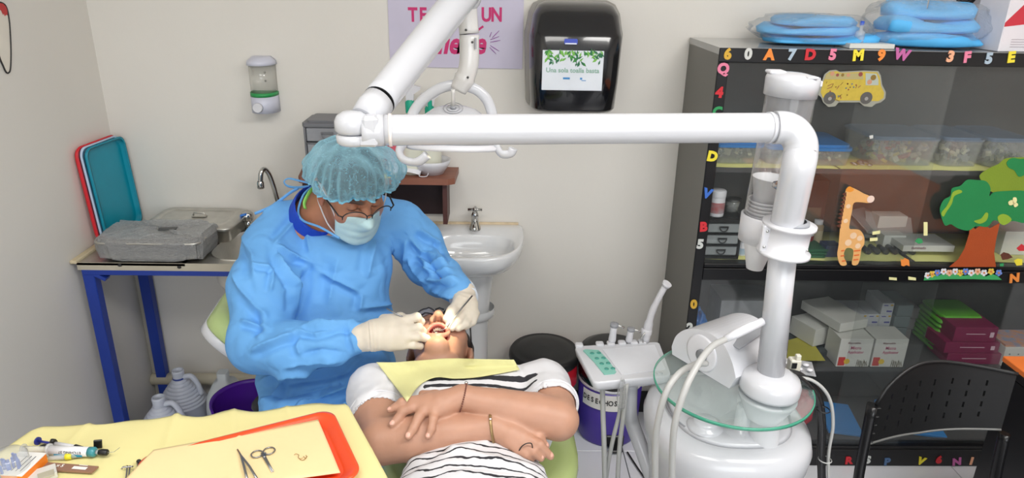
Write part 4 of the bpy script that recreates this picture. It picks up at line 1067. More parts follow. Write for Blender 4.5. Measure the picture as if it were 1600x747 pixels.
# yoke: a bent flat band
yk = catmull([at(640, 205, 1.52), at(645, 178, 1.52), at(662, 155, 1.51), at(688, 138, 1.50), at(715, 133, 1.495), at(742, 139, 1.50), at(760, 155, 1.51), at(769, 178, 1.52), at(768, 186, 1.52)], 6)
mb = MB(); mb.tube(yk, [(.0075, .0115)] * len(yk), 14, up=cdir(0, -.3, -1)); mb.build('yoke', mp_white, lampT)
# head
LC_ = at(710, 199, 1.52)
LMx = frame(LC_, cdir(1, .03, 0), cdir(0, -.2, 1))
mb = MB(); mb.lathe([(0, .048), (.020, .047), (.045, .040), (.068, .024), (.082, .004), (.090, -.018), (.094, -.034), (.088, -.030), (.0, -.02)], LMx, 40, sx=1.0, sy=.85); mb.build('lamp_housing', mp_white, lampT)
mb = MB(); mb.lathe([(.094, -.034), (.104, -.040), (.102, -.047), (.09, -.045), (.0, -.040)], LMx, 40, sx=1.0, sy=.85); mb.build('reflector_rim', m_whitep, lampT)
HM = LMx @ Matrix.Translation((0, -.035, .041)) @ Matrix.Rotation(math.radians(32), 4, 'X')
for r_ in (.020, .013):
    MB().lathe([(r_, 0), (r_ + .0009, 0), (r_ + .0009, .001), (r_, .001)], HM, 30).build('ring_mark', MATS['seal_grey'], lampT)
MB().lathe([(0, 0), (.007, 0), (.006, .006), (0, .007)], HM, 16).build('hub', MATS['seal_grey'], lampT)
mb = MB(); p = HM @ V3((0, 0, .004)); mb.tube([p, p + V3((0, 0, .028)), p + V3((0, 0, .036))], [.0045, .004, .0048], 12); mb.build('knob', MATS['lacquer_warm'], lampT)
mb = MB(); mb.cyl(LMx @ V3((.07, 0, .010)), at(768, 181, 1.52), .006, .006, 12); mb.build('pivot_arm', mp_white, lampT)
mb = MB(); mb.cyl(LMx @ V3((-.07, 0, .0)), at(641, 192, 1.52), .006, .006, 12); mb.build('pivot_arm', mp_white, lampT)
h = catmull([at(648, 205, 1.52), at(630, 224, 1.50), at(624, 238, 1.48), at(632, 250, 1.47), at(652, 253, 1.465), at(668, 242, 1.46)], 5)
mb = MB(); mb.tube(h, [(.013, .008)] * 6 + [(.011, .008)] * (len(h) - 12) + [(.012, .009)] * 6, 12); mb.build('handle', mp_white, lampT)
h = catmull([at(768, 196, 1.52), at(775, 225, 1.50), at(783, 240, 1.49), at(797, 240, 1.485), at(802, 232, 1.48)], 5)
mb = MB(); mb.tube(h, [(.010, .007)] * len(h), 12); mb.build('handle', mp_white, lampT)
ld = bpy.data.lights.new('operating_lamp', 'SPOT'); ld.energy = 26; ld.spot_size = math.radians(13.5); ld.spot_blend = .22; ld.color = (1.0, .86, .58); ld.shadow_soft_size = .012
lo_ = bpy.data.objects.new('operating_lamp', ld); COL.objects.link(lo_)
lpos = LMx @ V3((0, 0, -.055)); lo_.location = lpos
LAMP_TARGET = at(683, 512, 1.70)
lo_.rotation_euler = (LAMP_TARGET - lpos).to_track_quat('-Z', 'Y').to_euler()
MB().lathe([(0, -.046), (.03, -.046), (.03, -.043), (0, -.043)], LMx, 24).build('lamp_lens', mat('lens_glow', (255, 236, 190), .3, emit=4.0), lampT)

# ---- cup dispenser
CB = V3((.530, 1.285, 0)); 
def cz(z): return V3((.5285 + (z - 1.26) * .03, 1.288, z))
t = thing('cup_dispenser', 'clear tube cup dispenser with white lid and stacked white cups', 'cup dispenser', cz(1.2))
CM = lambda z: Matrix.Translation(cz(z)) @ Matrix.Rotation(.035, 4, 'Y')
m_tube = clear_mat('clear_tube', (232, 232, 236), .92, .06)
MB().lathe([(.044, 1.515 - 1.265), (.044, 0), (.0425, 0), (.0425, 1.515 - 1.265)], CM(1.265), 36).build('clear_tube', m_tube, t)
MB().lathe([(.0445, -.028), (.047, -.028), (.048, .002), (.046, .008), (.02, .013), (0, .014)], CM(1.527), 36).build('lid', mp_white, t)
MB().box(CM(1.527) @ V3((-.030, .01, .012)), (.03, .03, .006), bev=.002).box(CM(1.527) @ V3((.018, -.034, .010)), (.02, .02, .004), bev=.0015).box(CM(1.527) @ V3((.050, 0, -.004)), (.008, .01, .010), bev=.001).build('lid_tab', m_whitep, t)
hM = CM(1.215)
MB().lathe([(.042, 0), (.0475, 0), (.0495, .052), (.0465, .054), (.044, .052), (.040, .004)], hM, 36).build('holder_ring', m_whitep, t)
a_, b_ = hM @ V3((.03, -.034, .03)), cm @ V3((-.02, .03, .03))
MB().box((a_ + b_) / 2, (.03, .04, .045), bev=.004).build('bracket', m_whitep, t)
cupm = mat('paper_cup', (236, 236, 238), .5, var=.01)
for q in range(9):
    p = CM(1.235 + q * .0072) @ V3((-.004, 0, 0))
    MB().lathe([(.030, 0), (.0375, .006), (.0375, .0072), (.036, .0072), (.034, .004)], Matrix.Translation(p), 26).build('cup_rim', cupm, t)
MB().lathe([(.0, 0), (.028, 0), (.036, .045), (.0375, .046), (.035, .044), (.028, .006)], CM(1.298) @ Matrix.Translation((-.004, 0, 0)), 26).build('top_cup', cupm, t)
cupL = MB().lathe([(.0, -.062), (.016, -.062), (.030, -.004), (.034, .0)], hM @ Matrix.Translation((-.006, 0, .002)), 24).build('lowest_cup', cupm, t)

# ---- round glass shelf
GC = V3((.487, 1.232, .924))
m_gshelf = clear_mat('shelf_glass', (190, 225, 215), .88, .02, haze=(196, 214, 212))
t = thing('glass_shelf', 'round glass shelf with green edge around the white post', 'glass shelf', GC)
MB().lathe([(0, -.0035), (.156, -.0035), (.156, .0035), (0, .0035)], Matrix.Translation(GC), 72, sm=False).build('glass_plate', m_gshelf, t)
MB().lathe([(.1562, -.0036), (.1585, -.003), (.159, 0), (.1585, .003), (.1562, .0036), (.1562, -.0036)], Matrix.Translation(GC), 72).build('green_edge', mat('glass_edge', (62, 146, 120), .12, coat=.4), t)

# ---- cuspidor body
UC = V3((.510, 1.300, 0))
def sring(z, rx, ry, ex=.8, n=56, cx=UC.x, cy=UC.y):
    f = lambda v: math.copysign(abs(v) ** ex, v)
    return [V3((cx + rx * f(math.cos(2 * PI * k / n)), cy + ry * f(math.sin(2 * PI * k / n)), z)) for k in range(n)]
t = thing('dental_unit', 'white rounded dental unit cabinet under the round glass shelf', 'dental unit', (UC.x, UC.y, 0))
mb = MB(); mb.loft([sring(*r) for r in ((.0, .115, .13), (.03, .125, .14), (.35, .135, .15), (.62, .145, .158), (.70, .158, .168), (.74, .168, .178), (.775, .172, .182), (.80, .166, .176), (.812, .150, .160), (.815, .135, .145))], cap0=True, cap1=True)
mb.build('cabinet_body', mp_white, t)
mb = MB(); mb.loft([sring(*r) for r in ((.8155, .128, .138), (.822, .12, .13), (.824, .10, .11), (.822, .06, .07))], cap1=True, cap0=True); mb.build('top_cover', mp_white, t)
k1 = atZ(1102, 664, .826); MB().lathe([(.038, -.004), (.036, .003), (.028, .004), (.026, .009), (.022, .013), (0, .014)], Matrix.Translation(k1), 30).build('round_cap', mp_white, t)
k2 = V3((.515, 1.213, .822)); MB().lathe([(.040, 0), (.034, .004), (.0185, .006), (.0175, .060), (.014, .064), (0, .064)], Matrix.Translation(k2), 26).build('tap_stub', mp_white, t)
MB().lathe([(.130, .822), (.133, .8195), (.130, .8175)], Matrix.Translation(UC), 56).build('seam', MATS['seal_grey'], t)

# ---- white console standing on the glass
c0, c1 = V3((.472, 1.205, .9285)), V3((.388, 1.338, .9285))
xd = (c1 - c0); yd = V3((.098, .062, 0)).normalized()
L_ = xd.length
zd = V3((0, 0, 1)); CMx = Matrix((xd.normalized(), zd, -yd)).transposed().to_4x4(); CMx.translation = c0
# fix handedness: local x along base, y up, z out of the side face
t = thing('treatment_console', 'white wedge shaped treatment console on the glass shelf', 'console', (c0 + c1) / 2)
prof = [(0, 0), (L_, 0), (L_ + .004, .018), (L_ * .96, .05), (L_ * .78, .078), (L_ * .5, .094), (L_ * .2, .088), (L_ * .02, .060), (-.012, .03)]
W_ = .14
pr2 = [(0, 0), (L_, 0)] + [(p.x, p.y) for p in catmull([V3((x, y, 0)) for x, y in prof[2:]], 5)]
mb = MB(); mb.prism(pr2, W_, CMx @ Matrix.Translation((0, 0, -W_)), sm=False)
mb.build('housing', m_white, t)
sc = CMx @ Matrix.Translation((L_ * .5, .042, 0))
MB().lathe([(.040, 0), (.040, .002), (.036, .003), (0, .003)], sc, 30).build('round_side_plate', m_whitep, t)
MB().lathe([(.013, .003), (.013, .008), (.008, .009), (.0, .009)], sc @ Matrix.Translation((-.004, -.002, 0)), 20).build('hose_port', mat('port_grey', (120, 122, 126), .4), t)
MB().box(CMx @ V3((.02, .092, -.07)), (.1, .03, .004), rot=Matrix((yd, zd.cross(yd), zd)).transposed() @ Euler((math.radians(0), math.radians(-14), 0)).to_matrix(), bev=.001).build('grey_cradle', MATS['seal_grey'], t)
MB().box(CMx @ V3((-.011, .038, -.125)), (.004, .022, .02)).build('black_socket', m_black, t)
hp = thing('console_handpiece', 'white handpiece resting on top of the treatment console', 'handpiece', at(1165, 520, 1.29))
mb = MB(); mb.tube([at(1133, 530, 1.325), at(1150, 522, 1.325), at(1170, 512, 1.33), at(1192, 502, 1.335)], [.0065, .0085, .009, .0075], 16); mb.build('barrel', m_whitep, hp)
m_hose = mat('hose_grey', (176, 176, 174), .4, var=.02)
def hose(lb, pts, r, m=None, cat='hose', group=None, name='hose'):
    mb = MB(); mb.tube(catmull(pts, 8), r, 12)
    return mb.build(name, m or m_hose, label=lb, cat=cat, group=group)
hose('thick grey hose from the console side port hanging past the glass edge', [at(1103, 568, 1.365), at(1085, 570, 1.33), at(1060, 585, 1.29), at(1040, 615, 1.28), at(1028, 660, 1.30), at(1024, 700, 1.33), at(1024, 790, 1.40)], .0062)
hose('thick grey hose from the console handpiece hanging past the glass edge', [at(1134, 530, 1.325), at(1112, 542, 1.30), at(1090, 570, 1.27), at(1070, 610, 1.25), at(1056, 655, 1.26), at(1051, 700, 1.29), at(1049, 790, 1.37)], .0062)
# connector, blister pack and cable bundle right of the post
t = thing('plug_connector', 'white plug connector behind the post on the glass shelf', 'connector', atZ(1238, 585, .928))
p = atZ(1238, 583, .928); MB().box(p + V3((0, 0, .018)), (.022, .02, .034), bev=.002).box(p + V3((.004, -.004, .040)), (.010, .010, .012), bev=.001).build('body', mat('ivory_plastic', (220, 216, 200), .5), t)
MB().box(p + V3((-.004, -.0112, .024)), (.010, .002, .012)).build('socket', m_black, t)
t = thing('blister_pack', 'silver blister pack lying on the right of the glass shelf', 'blister pack', (.640, 1.275, .9285))
MB().box((.640, 1.285, .932), (.07, .05, .0012), rot=(6, 3, -12)).build('foil', mat('foil', (190, 192, 196), .3, .6, var=.2, scale=40, bump=.3), t)
for i in range(3):
    for j in range(2): MB().ell(V3((.620 + .02 * i, 1.275 + .02 * j - .004 * i, .9355)), (.007, .006, .003), seg=10, rings=6).build('bubble', mat('bubble', (205, 205, 210), .15), t)
m_cab_k = mat('cable_black', (26, 26, 28), .4)
base = [at(1233, 583, 1.40), at(1262, 596, 1.41), at(1282, 622, 1.43), at(1289, 665, 1.46), at(1288, 718, 1.50), at(1290, 800, 1.55)]
for q, (dx, dz, r, m_, lb) in enumerate(((-5, 0, .0052, m_cab_k, 'outer black cable'), (2, .012, .0048, m_cab_k, 'middle black cable'), (-1, .024, .0042, m_cab_k, 'inner black cable'), (8, .004, .0034, m_hose, 'grey cable'))):
    hose(lb + ' of the bundle hanging right of the post', [p_ + V3((dx * .0013 * (0 if k == 0 else 1) * (1.8 if k in (2, 3) and q == 3 else 1), dz * 1.0, -.004 * q if k == 0 else 0)) for k, p_ in enumerate(base)], r, m_, 'cable', 'cables hanging right of the post', 'cable')
for y, z in ((640, 1.435), (718, 1.497)):
    p = at(1289 if y > 700 else 1286, y, z); MB().lathe([(.013, -.0015), (.0145, 0), (.013, .0015)], Matrix.Translation(p), 14).build('cable_tie', m_hose if y > 700 else m_cab_k, label='pale cable tie low on the cable bundle' if y > 700 else 'black cable tie high on the cable bundle', cat='cable tie')

# ---- assistant instrument tray
TZ = .842
q4 = [atZ(897, 541, TZ), atZ(1030, 534, TZ), atZ(1049, 586, TZ), atZ(928, 598, TZ)]
t = thing('instrument_tray', 'white assistant instrument tray with green keypad on a bent white arm', 'instrument tray', (q4[0] + q4[2]) / 2)
asst = t
def bil(u, v, z=0): return lerp(lerp(q4[0], q4[1], u), lerp(q4[3], q4[2], u), v) + V3((0, 0, z))
def quadring(a, z, n=5):
    out = []
    cen = bil(.5, .5)
    for x, y in rrect(1, 1, .07, n): out.append(bil(.5 + x * a, .5 - y * a, z))
    return out
mb = MB(); mb.loft([quadring(.86, -.030), quadring(.97, -.020), quadring(1, -.006), quadring(.99, 0)], cap0=True, cap1=True); mb.build('tray_body', m_white, t)
mb = MB(); mb.prism([(p.x, p.y) for p in [bil(.30, .14), bil(.93, .10), bil(.95, .84), bil(.38, .88)]], .0012, Matrix.Translation((0, 0, TZ + .0002))); mb.build('inset_surface', mat('tray_inset', (216, 218, 224), .4), t)
mb = MB(); mb.prism([(p.x, p.y) for p in [bil(.07, .16), bil(.10, .13), bil(.25, .17), bil(.31, .5), bil(.33, .80), bil(.30, .84), bil(.17, .84), bil(.13, .5)]], .002, Matrix.Translation((0, 0, TZ + .0002))); kp = mb.build('keypad', mat('keypad_green', (130, 190, 176), .5), t)
for i in range(2):
    for j in range(4):
        p = bil(.155 + .08 * i + .025 * j, .26 + .15 * j, .0024); MB().lathe([(.0055, 0), (.005, .001), (0, .001)], Matrix.Translation(p), 12).build('key', mat('key_teal', (70, 150, 136), .5), kp)
for u in (.06, .30, .43, .56, .70, .80):
    p = bil(u, -.01, .001); MB().box(p, (.020, .02, .010), bev=.004, seg=2).build('holder', m_white, t)
for (x, y) in ((.80, .93), (.87, .93)): MB().lathe([(.006, 0), (.006, .0006), (0, .0006)], Matrix.Translation(bil(x, y, .0002)), 14).build('button_mark', mat('mark_pale', (196, 200, 206), .5), t)
arm = catmull([at(985, 598, 1.66), at(984, 640, 1.68), at(988, 662, 1.70), at(1002, 700, 1.70), at(1024, 760, 1.68), at(1060, 840, 1.62)], 8)
mb = MB(); mb.tube(arm, .0175, 22); mb.build('support_arm', mp_white, t)
gi = 'instruments along the back of the white tray'
def handp(lb, base_, top, r, nozzle=True, dark=None):
    o = thing('tray_instrument', lb, 'dental instrument', base_, group=gi)
    d = top - base_
    mb = MB(); mb.tube([base_, base_ + d * .2, base_ + d * .75, top], [r * .8, r, r * .85, r], 14); mb.build('barrel', m_whitep, o)
    MB().tube([top - d * .05, top + d * .12, top + d * .14], [r * 1.1, r * 1.1, r * .4], 14).build('head', MATS['seal_grey'], o)
    if nozzle: MB().tube([top + V3((0, 0, -.003)), top + V3((.012, -.002, .001)), top + V3((.024, -.004, -.004))], .0028, 8).build('nozzle', m_chrome, o)
    return o
handp('left chromed headed air syringe in the tray rack', bil(.44, -.02, .002), bil(.44, -.02, .050) + V3((.003, 0, 0)), .0095)
handp('middle short syringe with small nozzle in the tray rack', bil(.64, -.02, .002), bil(.64, -.02, .036) + V3((.003, 0, 0)), .009)
o = thing('suction_handpiece', 'tall white suction tube rising from the right of the tray rack', 'suction handpiece', bil(.85, -.02), group=gi)
mb = MB(); b0 = bil(.83, -.02, .002); mb.tube(catmull([b0, b0 + V3((.006, 0, .05)), b0 + V3((.012, 0, .085)), b0 + V3((.026, 0, .125)), b0 + V3((.036, 0, .15))], 5), [.011] * 6 + [.0085] * 6 + [.0075] * 9, 14); mb.build('tube', m_whitep, o)
MB().lathe([(.013, 0), (.014, .012), (.010, .016)], Matrix.Translation(b0 + V3((.002, 0, .02))), 16).build('collar', m_whitep, o)
e = b0 + V3((.037, 0, .152)); MB().tube([e, e + V3((.004, -.002, .008))], [.0105, .012], 16).build('tip', m_whitep, o)
mb = MB(); mb.tube([b0 + V3((-.006, -.01, .0)), b0 + V3((-.012, -.012, .018)), b0 + V3((-.004, -.012, .03))], .002, 8); mb.build('lever', m_chrome, o)
gh = 'thin grey hoses under the white tray'
hose('straight grey hose hanging under the left of the white tray', [at(941, 590, 1.63), at(942, 640, 1.66), at(944, 700, 1.68), at(946, 790, 1.72)], .0062, group=gh)
hose('grey hose slanting left beneath the white tray', [at(974, 590, 1.62), at(969, 640, 1.64), at(957, 690, 1.67), at(948, 740, 1.72), at(944, 790, 1.74)], .0052, group=gh)
hose('grey hose hanging straight beside the bent white arm', [at(979, 600, 1.60), at(974, 650, 1.63), at(968, 700, 1.67), at(963, 790, 1.72)], .0056, group=gh)
folded('clear_sleeve', 'crumpled clear plastic sleeve hanging on the hoses under the tray', 'plastic sleeve', at(971, 618, 1.60), (.010, .010, .042), m_pbag, 4, .3)

# ---- waste bins
t = thing('teal_bin', 'teal waste bin with black lid and red bag', 'bin', (.19, 2.335, 0))
o = V3((.19, 2.335, 0))
MB().lathe([(0, .002), (.092, .002), (.096, .01), (.122, .335), (.118, .335), (.09, .012), (0, .01)], Matrix.Translation(o), 36).build('body', mat('bin_teal', (24, 116, 118), .4), t)
mb = MB(); random.seed(3)
mb.grid(lambda u, v: o + V3((math.cos(u * 2 * PI), math.sin(u * 2 * PI), 0)) * (.1245 + .004 * v + .0022 * math.sin(u * 61) * v + .0015 * math.sin(u * 37 + 1)) + V3((0, 0, .345 - .085 * v - .012 * math.sin(u * 9) * v)), 90, 6)
mb.build('red_liner', mat('liner_red', (196, 30, 48), .3, var=.15, scale=20), t)
MB().lathe([(.132, .335), (.134, .345), (.133, .36), (.126, .372), (.118, .370), (.10, .378), (.06, .384), (0, .386)], Matrix.Translation(o), 40).build('lid', mat('lid_black', (24, 24, 26), .35, var=.1), t)
t = thing('purple_pedal_bin', 'purple pedal bin with black bag and white lettered label', 'bin', (.452, 2.35, 0))
o = V3((.452, 2.35, 0))
MB().lathe([(0, .002), (.112, .002), (.116, .012), (.1235, .25), (.120, .25), (.1, .012)], Matrix.Translation(o), 40).build('body', mat('bin_purple', (72, 52, 150), .35), t)
MB().lathe([(.1238, .245), (.1262, .247), (.1262, .254), (.122, .256)], Matrix.Translation(o), 40).build('white_rim', m_whitep, t)
mb = MB(); mb.grid(lambda u, v: o + V3((math.cos(u * 2 * PI), math.sin(u * 2 * PI), 0)) * (.121 + .007 * math.sin(v * PI) + .002 * math.sin(u * 53 + v * 3)) + V3((0, 0, .252 + .10 * v + .006 * math.sin(u * 15) * v)), 90, 6)
mb.build('black_liner', mat('liner_black', (16, 16, 18), .25, bump=.3, bscale=30), t)
MB().lathe([(.121, .345), (.124, .352), (.122, .368), (.09, .384), (0, .390)], Matrix.Translation(o), 36).build('lid', MATS['lid_black'], t)
a0 = math.radians(-128)
lab = MB(); lab.lathe([(.1252, .170), (.1258, .238)], Matrix.Translation(o), 20, a0=math.radians(-152), a1=math.radians(-82)); lb_ = lab.build('label', m_paper, t)
mb = MB()
for i, ch in enumerate('DESECHOS'):
    a = math.radians(-146 + i * 8.2)
    text_mb(ch, .030, Matrix.Translation(o + V3((.1268 * math.cos(a), .1268 * math.sin(a), .205))) @ Matrix.Rotation(a + PI / 2, 4, 'Z') @ Matrix.Rotation(PI / 2, 4, 'X'), .0003, .0006, mb, sx=.8)
mb.build('lettering', MATS['ink_black'], lb_)
MB().box(o + V3((.012, -.118, .035)), (.07, .012, .05), bev=.004).box(o + V3((.012, -.142, .018)), (.05, .045, .010), bev=.003).build('pedal', m_black, t)
hose('dark cord on the floor tiles in front of the purple bin', [V3((.51, 2.20, .008)), V3((.53, 2.12, .007)), V3((.56, 2.0, .007)), V3((.575, 1.85, .007))], .003, MATS['ink_black'], 'cord', None, 'cord')

# ---- black chair
t = thing('perforated_chair', 'black plastic chair with slotted back and black tube frame', 'chair', (1.10, 1.30, 0))
PY0 = 1.43
def chp(u, v):      # u 0..1 left-right, v 0..1 bottom-top
    x = .925 + u * .325
    topz = .835 - .085 * max(0, 1 - u / .42) ** 2.2 - .012 * max(0, u - .5) * 2
    botz = .628 + .02 * u + .022 * max(0, (u - .45)) ** 1 * 2.0
    if u < .06: topz -= (.06 - u) * .2
    z = botz + (topz - botz) * v
    y = PY0 + .035 * math.sin(u * PI) + .03 * (z - .62)
    return V3((x, y, z))
# slotted panel: grid of cells with real holes
nu, nv = 70, 34
P = [[chp(i / nu, j / nv) for j in range(nv + 1)] for i in range(nu + 1)]
holes = set()
for c_ in range(7):
    for r_ in range(4):
        i0 = 9 + c_ * 8 + (1 if c_ > 3 else 0); j0 = 5 + r_ * 6 + (0 if c_ < 3 else (c_ - 2) // 2)
        for dj in (0, 1, 2): holes.add((i0, j0 + dj))
mb = MB(); th = V3((0, .008, 0)); w_ = nv + 1
vs = [P[i][j] for i in range(nu + 1) for j in range(nv + 1)]; vs2 = [p + th for p in vs]
n0 = len(vs); fs = []
for i in range(nu):
    for j in range(nv):
        a, b, c_, d = i * w_ + j, (i + 1) * w_ + j, (i + 1) * w_ + j + 1, i * w_ + j + 1
        if (i, j) in holes:
            for p_, q_, nb in ((a, b, (i, j - 1)), (b, c_, (i + 1, j)), (c_, d, (i, j + 1)), (d, a, (i - 1, j))):
                if nb not in holes: fs.append((p_, q_, q_ + n0, p_ + n0))
            continue
        fs.append((a, b, c_, d)); fs.append((a + n0, d + n0, c_ + n0, b + n0))
        for p_, q_, ok in ((a, b, j == 0), (c_, d, j == nv - 1), (b, c_, i == nu - 1), (d, a, i == 0)):
            if ok: fs.append((q_, p_, p_ + n0, q_ + n0))
mb.add(vs + vs2, fs, 0, False)
mb.build('backrest', mat('chair_black', (27, 27, 28), .42, var=.06, bump=.05), t)
mb = MB(); rim = [chp(i / 30, 1) + V3((0, -.002, .004)) for i in range(31)]
mb.tube(rim, [(.005, .004)] * 31, 8); mb.build('backrest_rim', MATS['chair_black'], t)
mb = MB(); rim = [chp(i / 30, 0) + V3((0, .0, -.001)) for i in range(31)]
mb.tube(rim, [.003] * 31, 8); mb.build('backrest_lower_edge', mat('chair_edge', (110, 110, 108), .35), t)
for x, nm in ((.915, 0), (1.262, 1)):
    mb = MB()
    pts = [V3((x, 1.42 + .012, .74 if nm == 0 else .66)), V3((x, 1.42, .55)), V3((x, 1.40, .44)), V3((x, 1.36, .2)), V3((x + (.03 if nm else -.02), 1.47, .01))]
    mb.tube(catmull(pts, 6), [(.011, .016)] * 25, 12); mb.build('frame_tube', mat('tube_black', (22, 22, 24), .25), t)
    mb = MB(); mb.tube(catmull([V3((x, 1.40, .44)), V3((x, 1.20, .43)), V3((x, 1.05, .40)), V3((x, 1.02, .2)), V3((x, 1.0, .01))], 6), .011, 12); mb.build('front_leg', MATS['tube_black'], t)
for q in range(5):
    MB().box((.926, 1.428, .735 - q * .024), (.014, .012, .004), bev=.001).build('frame_rib', MATS['chair_black'], t)
mb = MB(); mb.loft([[V3((1.088 + x * s_, 1.22 + y * s_, z)) for x, y in rrect(.34, .38, .06)] for s_, z in ((.92, .438), (1, .446), (1, .462), (.93, .470))], cap0=True, cap1=True); mb.build('seat', MATS['chair_black'], t)
# ---- desk
t = thing('orange_desk', 'orange topped desk with black edge at the right border', 'desk', (1.8, 1.1, 0))
MB().box((1.80, 1.055, .742), (.83, 1.20, .016), bev=.002).build('top', mat('desk_orange', (226, 118, 52), .45, var=.06, scale=8), t)
MB().box((1.80, 1.055, .722), (.828, 1.198, .022), bev=.002).build('edge_band', m_black, t)
for x in (1.40, 2.19): MB().box((x, 1.06, .354), (.02, 1.15, .706)).build('side_panel', m_cab, t)
MB().box((1.80, 1.62, .45), (.76, .016, .45)).build('modesty_panel', m_cab, t)
# ================================================================ left side: steel sink table, wall shelf, pedestal sink, jugs, stool
m_blue = mat('frame_blue', (28, 58, 150), .35, var=.06, bump=.05)
TH = .80
t = thing('steel_sink_table', 'stainless steel sink table on a blue metal frame along the back wall', 'sink table', (-1.0, 2.29, 0))
mb = MB()
TX0, TX1, TY0, TY1 = -1.345, -.56, 2.112, 2.475
# top with a round cornered opening for the sink
sx0, sx1, sy0, sy1 = -.955, -.60, 2.14, 2.42
n = 12
ho = rrect(sx1 - sx0, sy1 - sy0, .09, n); ho = [(x + (sx0 + sx1) / 2, y + (sy0 + sy1) / 2) for x, y in ho]
def on_border(x, y):
    cx_, cy_ = (sx0 + sx1) / 2, (sy0 + sy1) / 2; dx, dy = x - cx_, y - cy_
    k = min([(TX1 - cx_) / dx if dx > 1e-6 else 1e9, (sx0 - .06 - cx_) / dx if dx < -1e-6 else 1e9, (TY1 - cy_) / dy if dy > 1e-6 else 1e9, (TY0 - cy_) / dy if dy < -1e-6 else 1e9])
    return cx_ + dx * k, cy_ + dy * k
ob = [on_border(*p) for p in ho]
mb.loft([[Vector((x, y, TH)) for x, y in ob], [Vector((x, y, TH)) for x, y in ho], [Vector((x, y, TH + .004)) for x, y in [( (sx0 + sx1) / 2 + (a - (sx0 + sx1) / 2) * .985, (sy0 + sy1) / 2 + (b - (sy0 + sy1) / 2) * .985) for a, b in ho]]], sm=False)
mb.box(((TX0 + sx0 - .045) / 2, (TY0 + TY1) / 2, TH - .004), (sx0 - .045 - TX0, TY1 - TY0, .008))
mb.build('top', m_steel, t)
MB().box(((TX0 + TX1) / 2, TY0 + .001, TH - .012), (TX1 - TX0, .002, .026)).build('front_edge', mat('edge_beige', (186, 178, 160), .45, var=.08), t)
for x, y in ((187, 413), (280, 416)):
    p = atY(x, y + 1.5, TY0 - .002); MB().ell(p, (.007, .003, .005), seg=10, rings=6).build('bolt', MATS['ink_black'], t)
mb = MB()
cxs, cys = (sx0 + sx1) / 2, (sy0 + sy1) / 2
mb.loft([[Vector((cxs + (x - cxs) * s_, cys + (y - cys) * s_, TH + z)) for x, y in ho] for s_, z in ((.99, .003), (.97, -.01), (.93, -.09), (.85, -.118), (.1, -.122))], cap1=True)
mb.build('sink_bowl', m_steel, t)
mb = MB(); mb.loft([[Vector((cxs + (x - cxs) * s_, cys + (y - cys) * s_, TH + z)) for x, y in ho] for s_, z in ((.10, -.132), (.86, -.130), (.95, -.10), (.985, -.02))], cap0=True)
mb.build('sink_underside', mat('underside_white', (206, 202, 194), .6), t)
for (x, y) in ((-1.318, 2.132), (-1.318, 2.455), (-.59, 2.132), (-.59, 2.455)):
    MB().box((x, y, .388), (.038, .034, .776), bev=.002).build('leg', m_blue, t)
    MB().box((x, y, .0025), (.04, .04, .005)).build('foot', m_black, t)
MB().box(((TX0 + TX1) / 2, 2.128, TH - .033), (TX1 - TX0 - .02, .03, .020), bev=.001).build('front_rail', m_blue, t)
MB().box(((TX0 + TX1) / 2, 2.458, TH - .045), (TX1 - TX0 - .02, .03, .03), bev=.001).build('rear_rail', m_blue, t)
MB().box((-1.318, 2.295, TH - .045), (.03, .30, .03), bev=.001).build('side_rail', m_blue, t)
MB().box((-1.286, 2.128, TH - .048), (.05, .028, .012), rot=(0, 30, 0)).build('gusset', m_blue, t)
MB().box((-1.352, 2.29, TH + .003), (.022, .37, .012), rot=(0, 0, 0), bev=.003).build('wooden_strip', mat('wood_strip_pale', (206, 192, 160), .8, var=.1, scale=20, bump=.3), label='pale wooden strip sealing the steel table to the left wall', cat='wood strip')
MB().box((-1.353, 2.465, .40), (.012, .012, .72)).build('corner_pipe', mat('pipe_grey', (160, 156, 146), .6), label='thin grey pipe standing in the room corner behind the blue leg', cat='pipe')
# faucet of steel table
t = thing('gooseneck_faucet', 'chrome gooseneck faucet at the steel sink table', 'faucet', (-.79, 2.44, TH))
fb = Vector((-.745, 2.425, TH + .002))
MB().lathe([(.024, 0), (.024, .008), (.017, .012), (.017, .05), (.012, .06), (.010, .06)], Matrix.Translation(fb), 20).build('base', m_chrome, t)
mb = MB(); mb.tube(catmull([fb + Vector((0, 0, .05)), atY(436, 318, 2.42), atY(427, 290, 2.41), atY(420, 272, 2.40), atY(413, 264.5, 2.39), atY(408, 270, 2.375), atY(407, 285, 2.37)], 7), .0085, 14); mb.build('spout', m_chrome, t)
p = atY(407, 286, 2.37); MB().lathe([(.010, .006), (.012, .002), (.012, -.018), (.010, -.02), (0, -.02)], Matrix.Translation(p), 16).build('aerator', m_chrome, t)
kp_ = atY(386, 336, 2.42)
MB().lathe([(.020, -.018), (.022, -.008), (.021, .006), (.016, .012), (0, .014)], Matrix.Translation(kp_), 14).build('knob', m_chrome, t)
MB().cyl(Vector((kp_.x, kp_.y, TH + .001)), kp_ - Vector((0, 0, .012)), .012, seg=14).build('valve_stem', m_chrome, t)
mb = MB(); mb.tube([atY(364, 340, 2.40), atY(374, 337.5, 2.40), atY(384, 335, 2.395)], [(.004, .006)] * 3, 10)
mb.build('blue_clip', mat('clip_blue', (50, 120, 210), .4), label='blue plastic handle lying at the steel faucet knob', cat='handle')
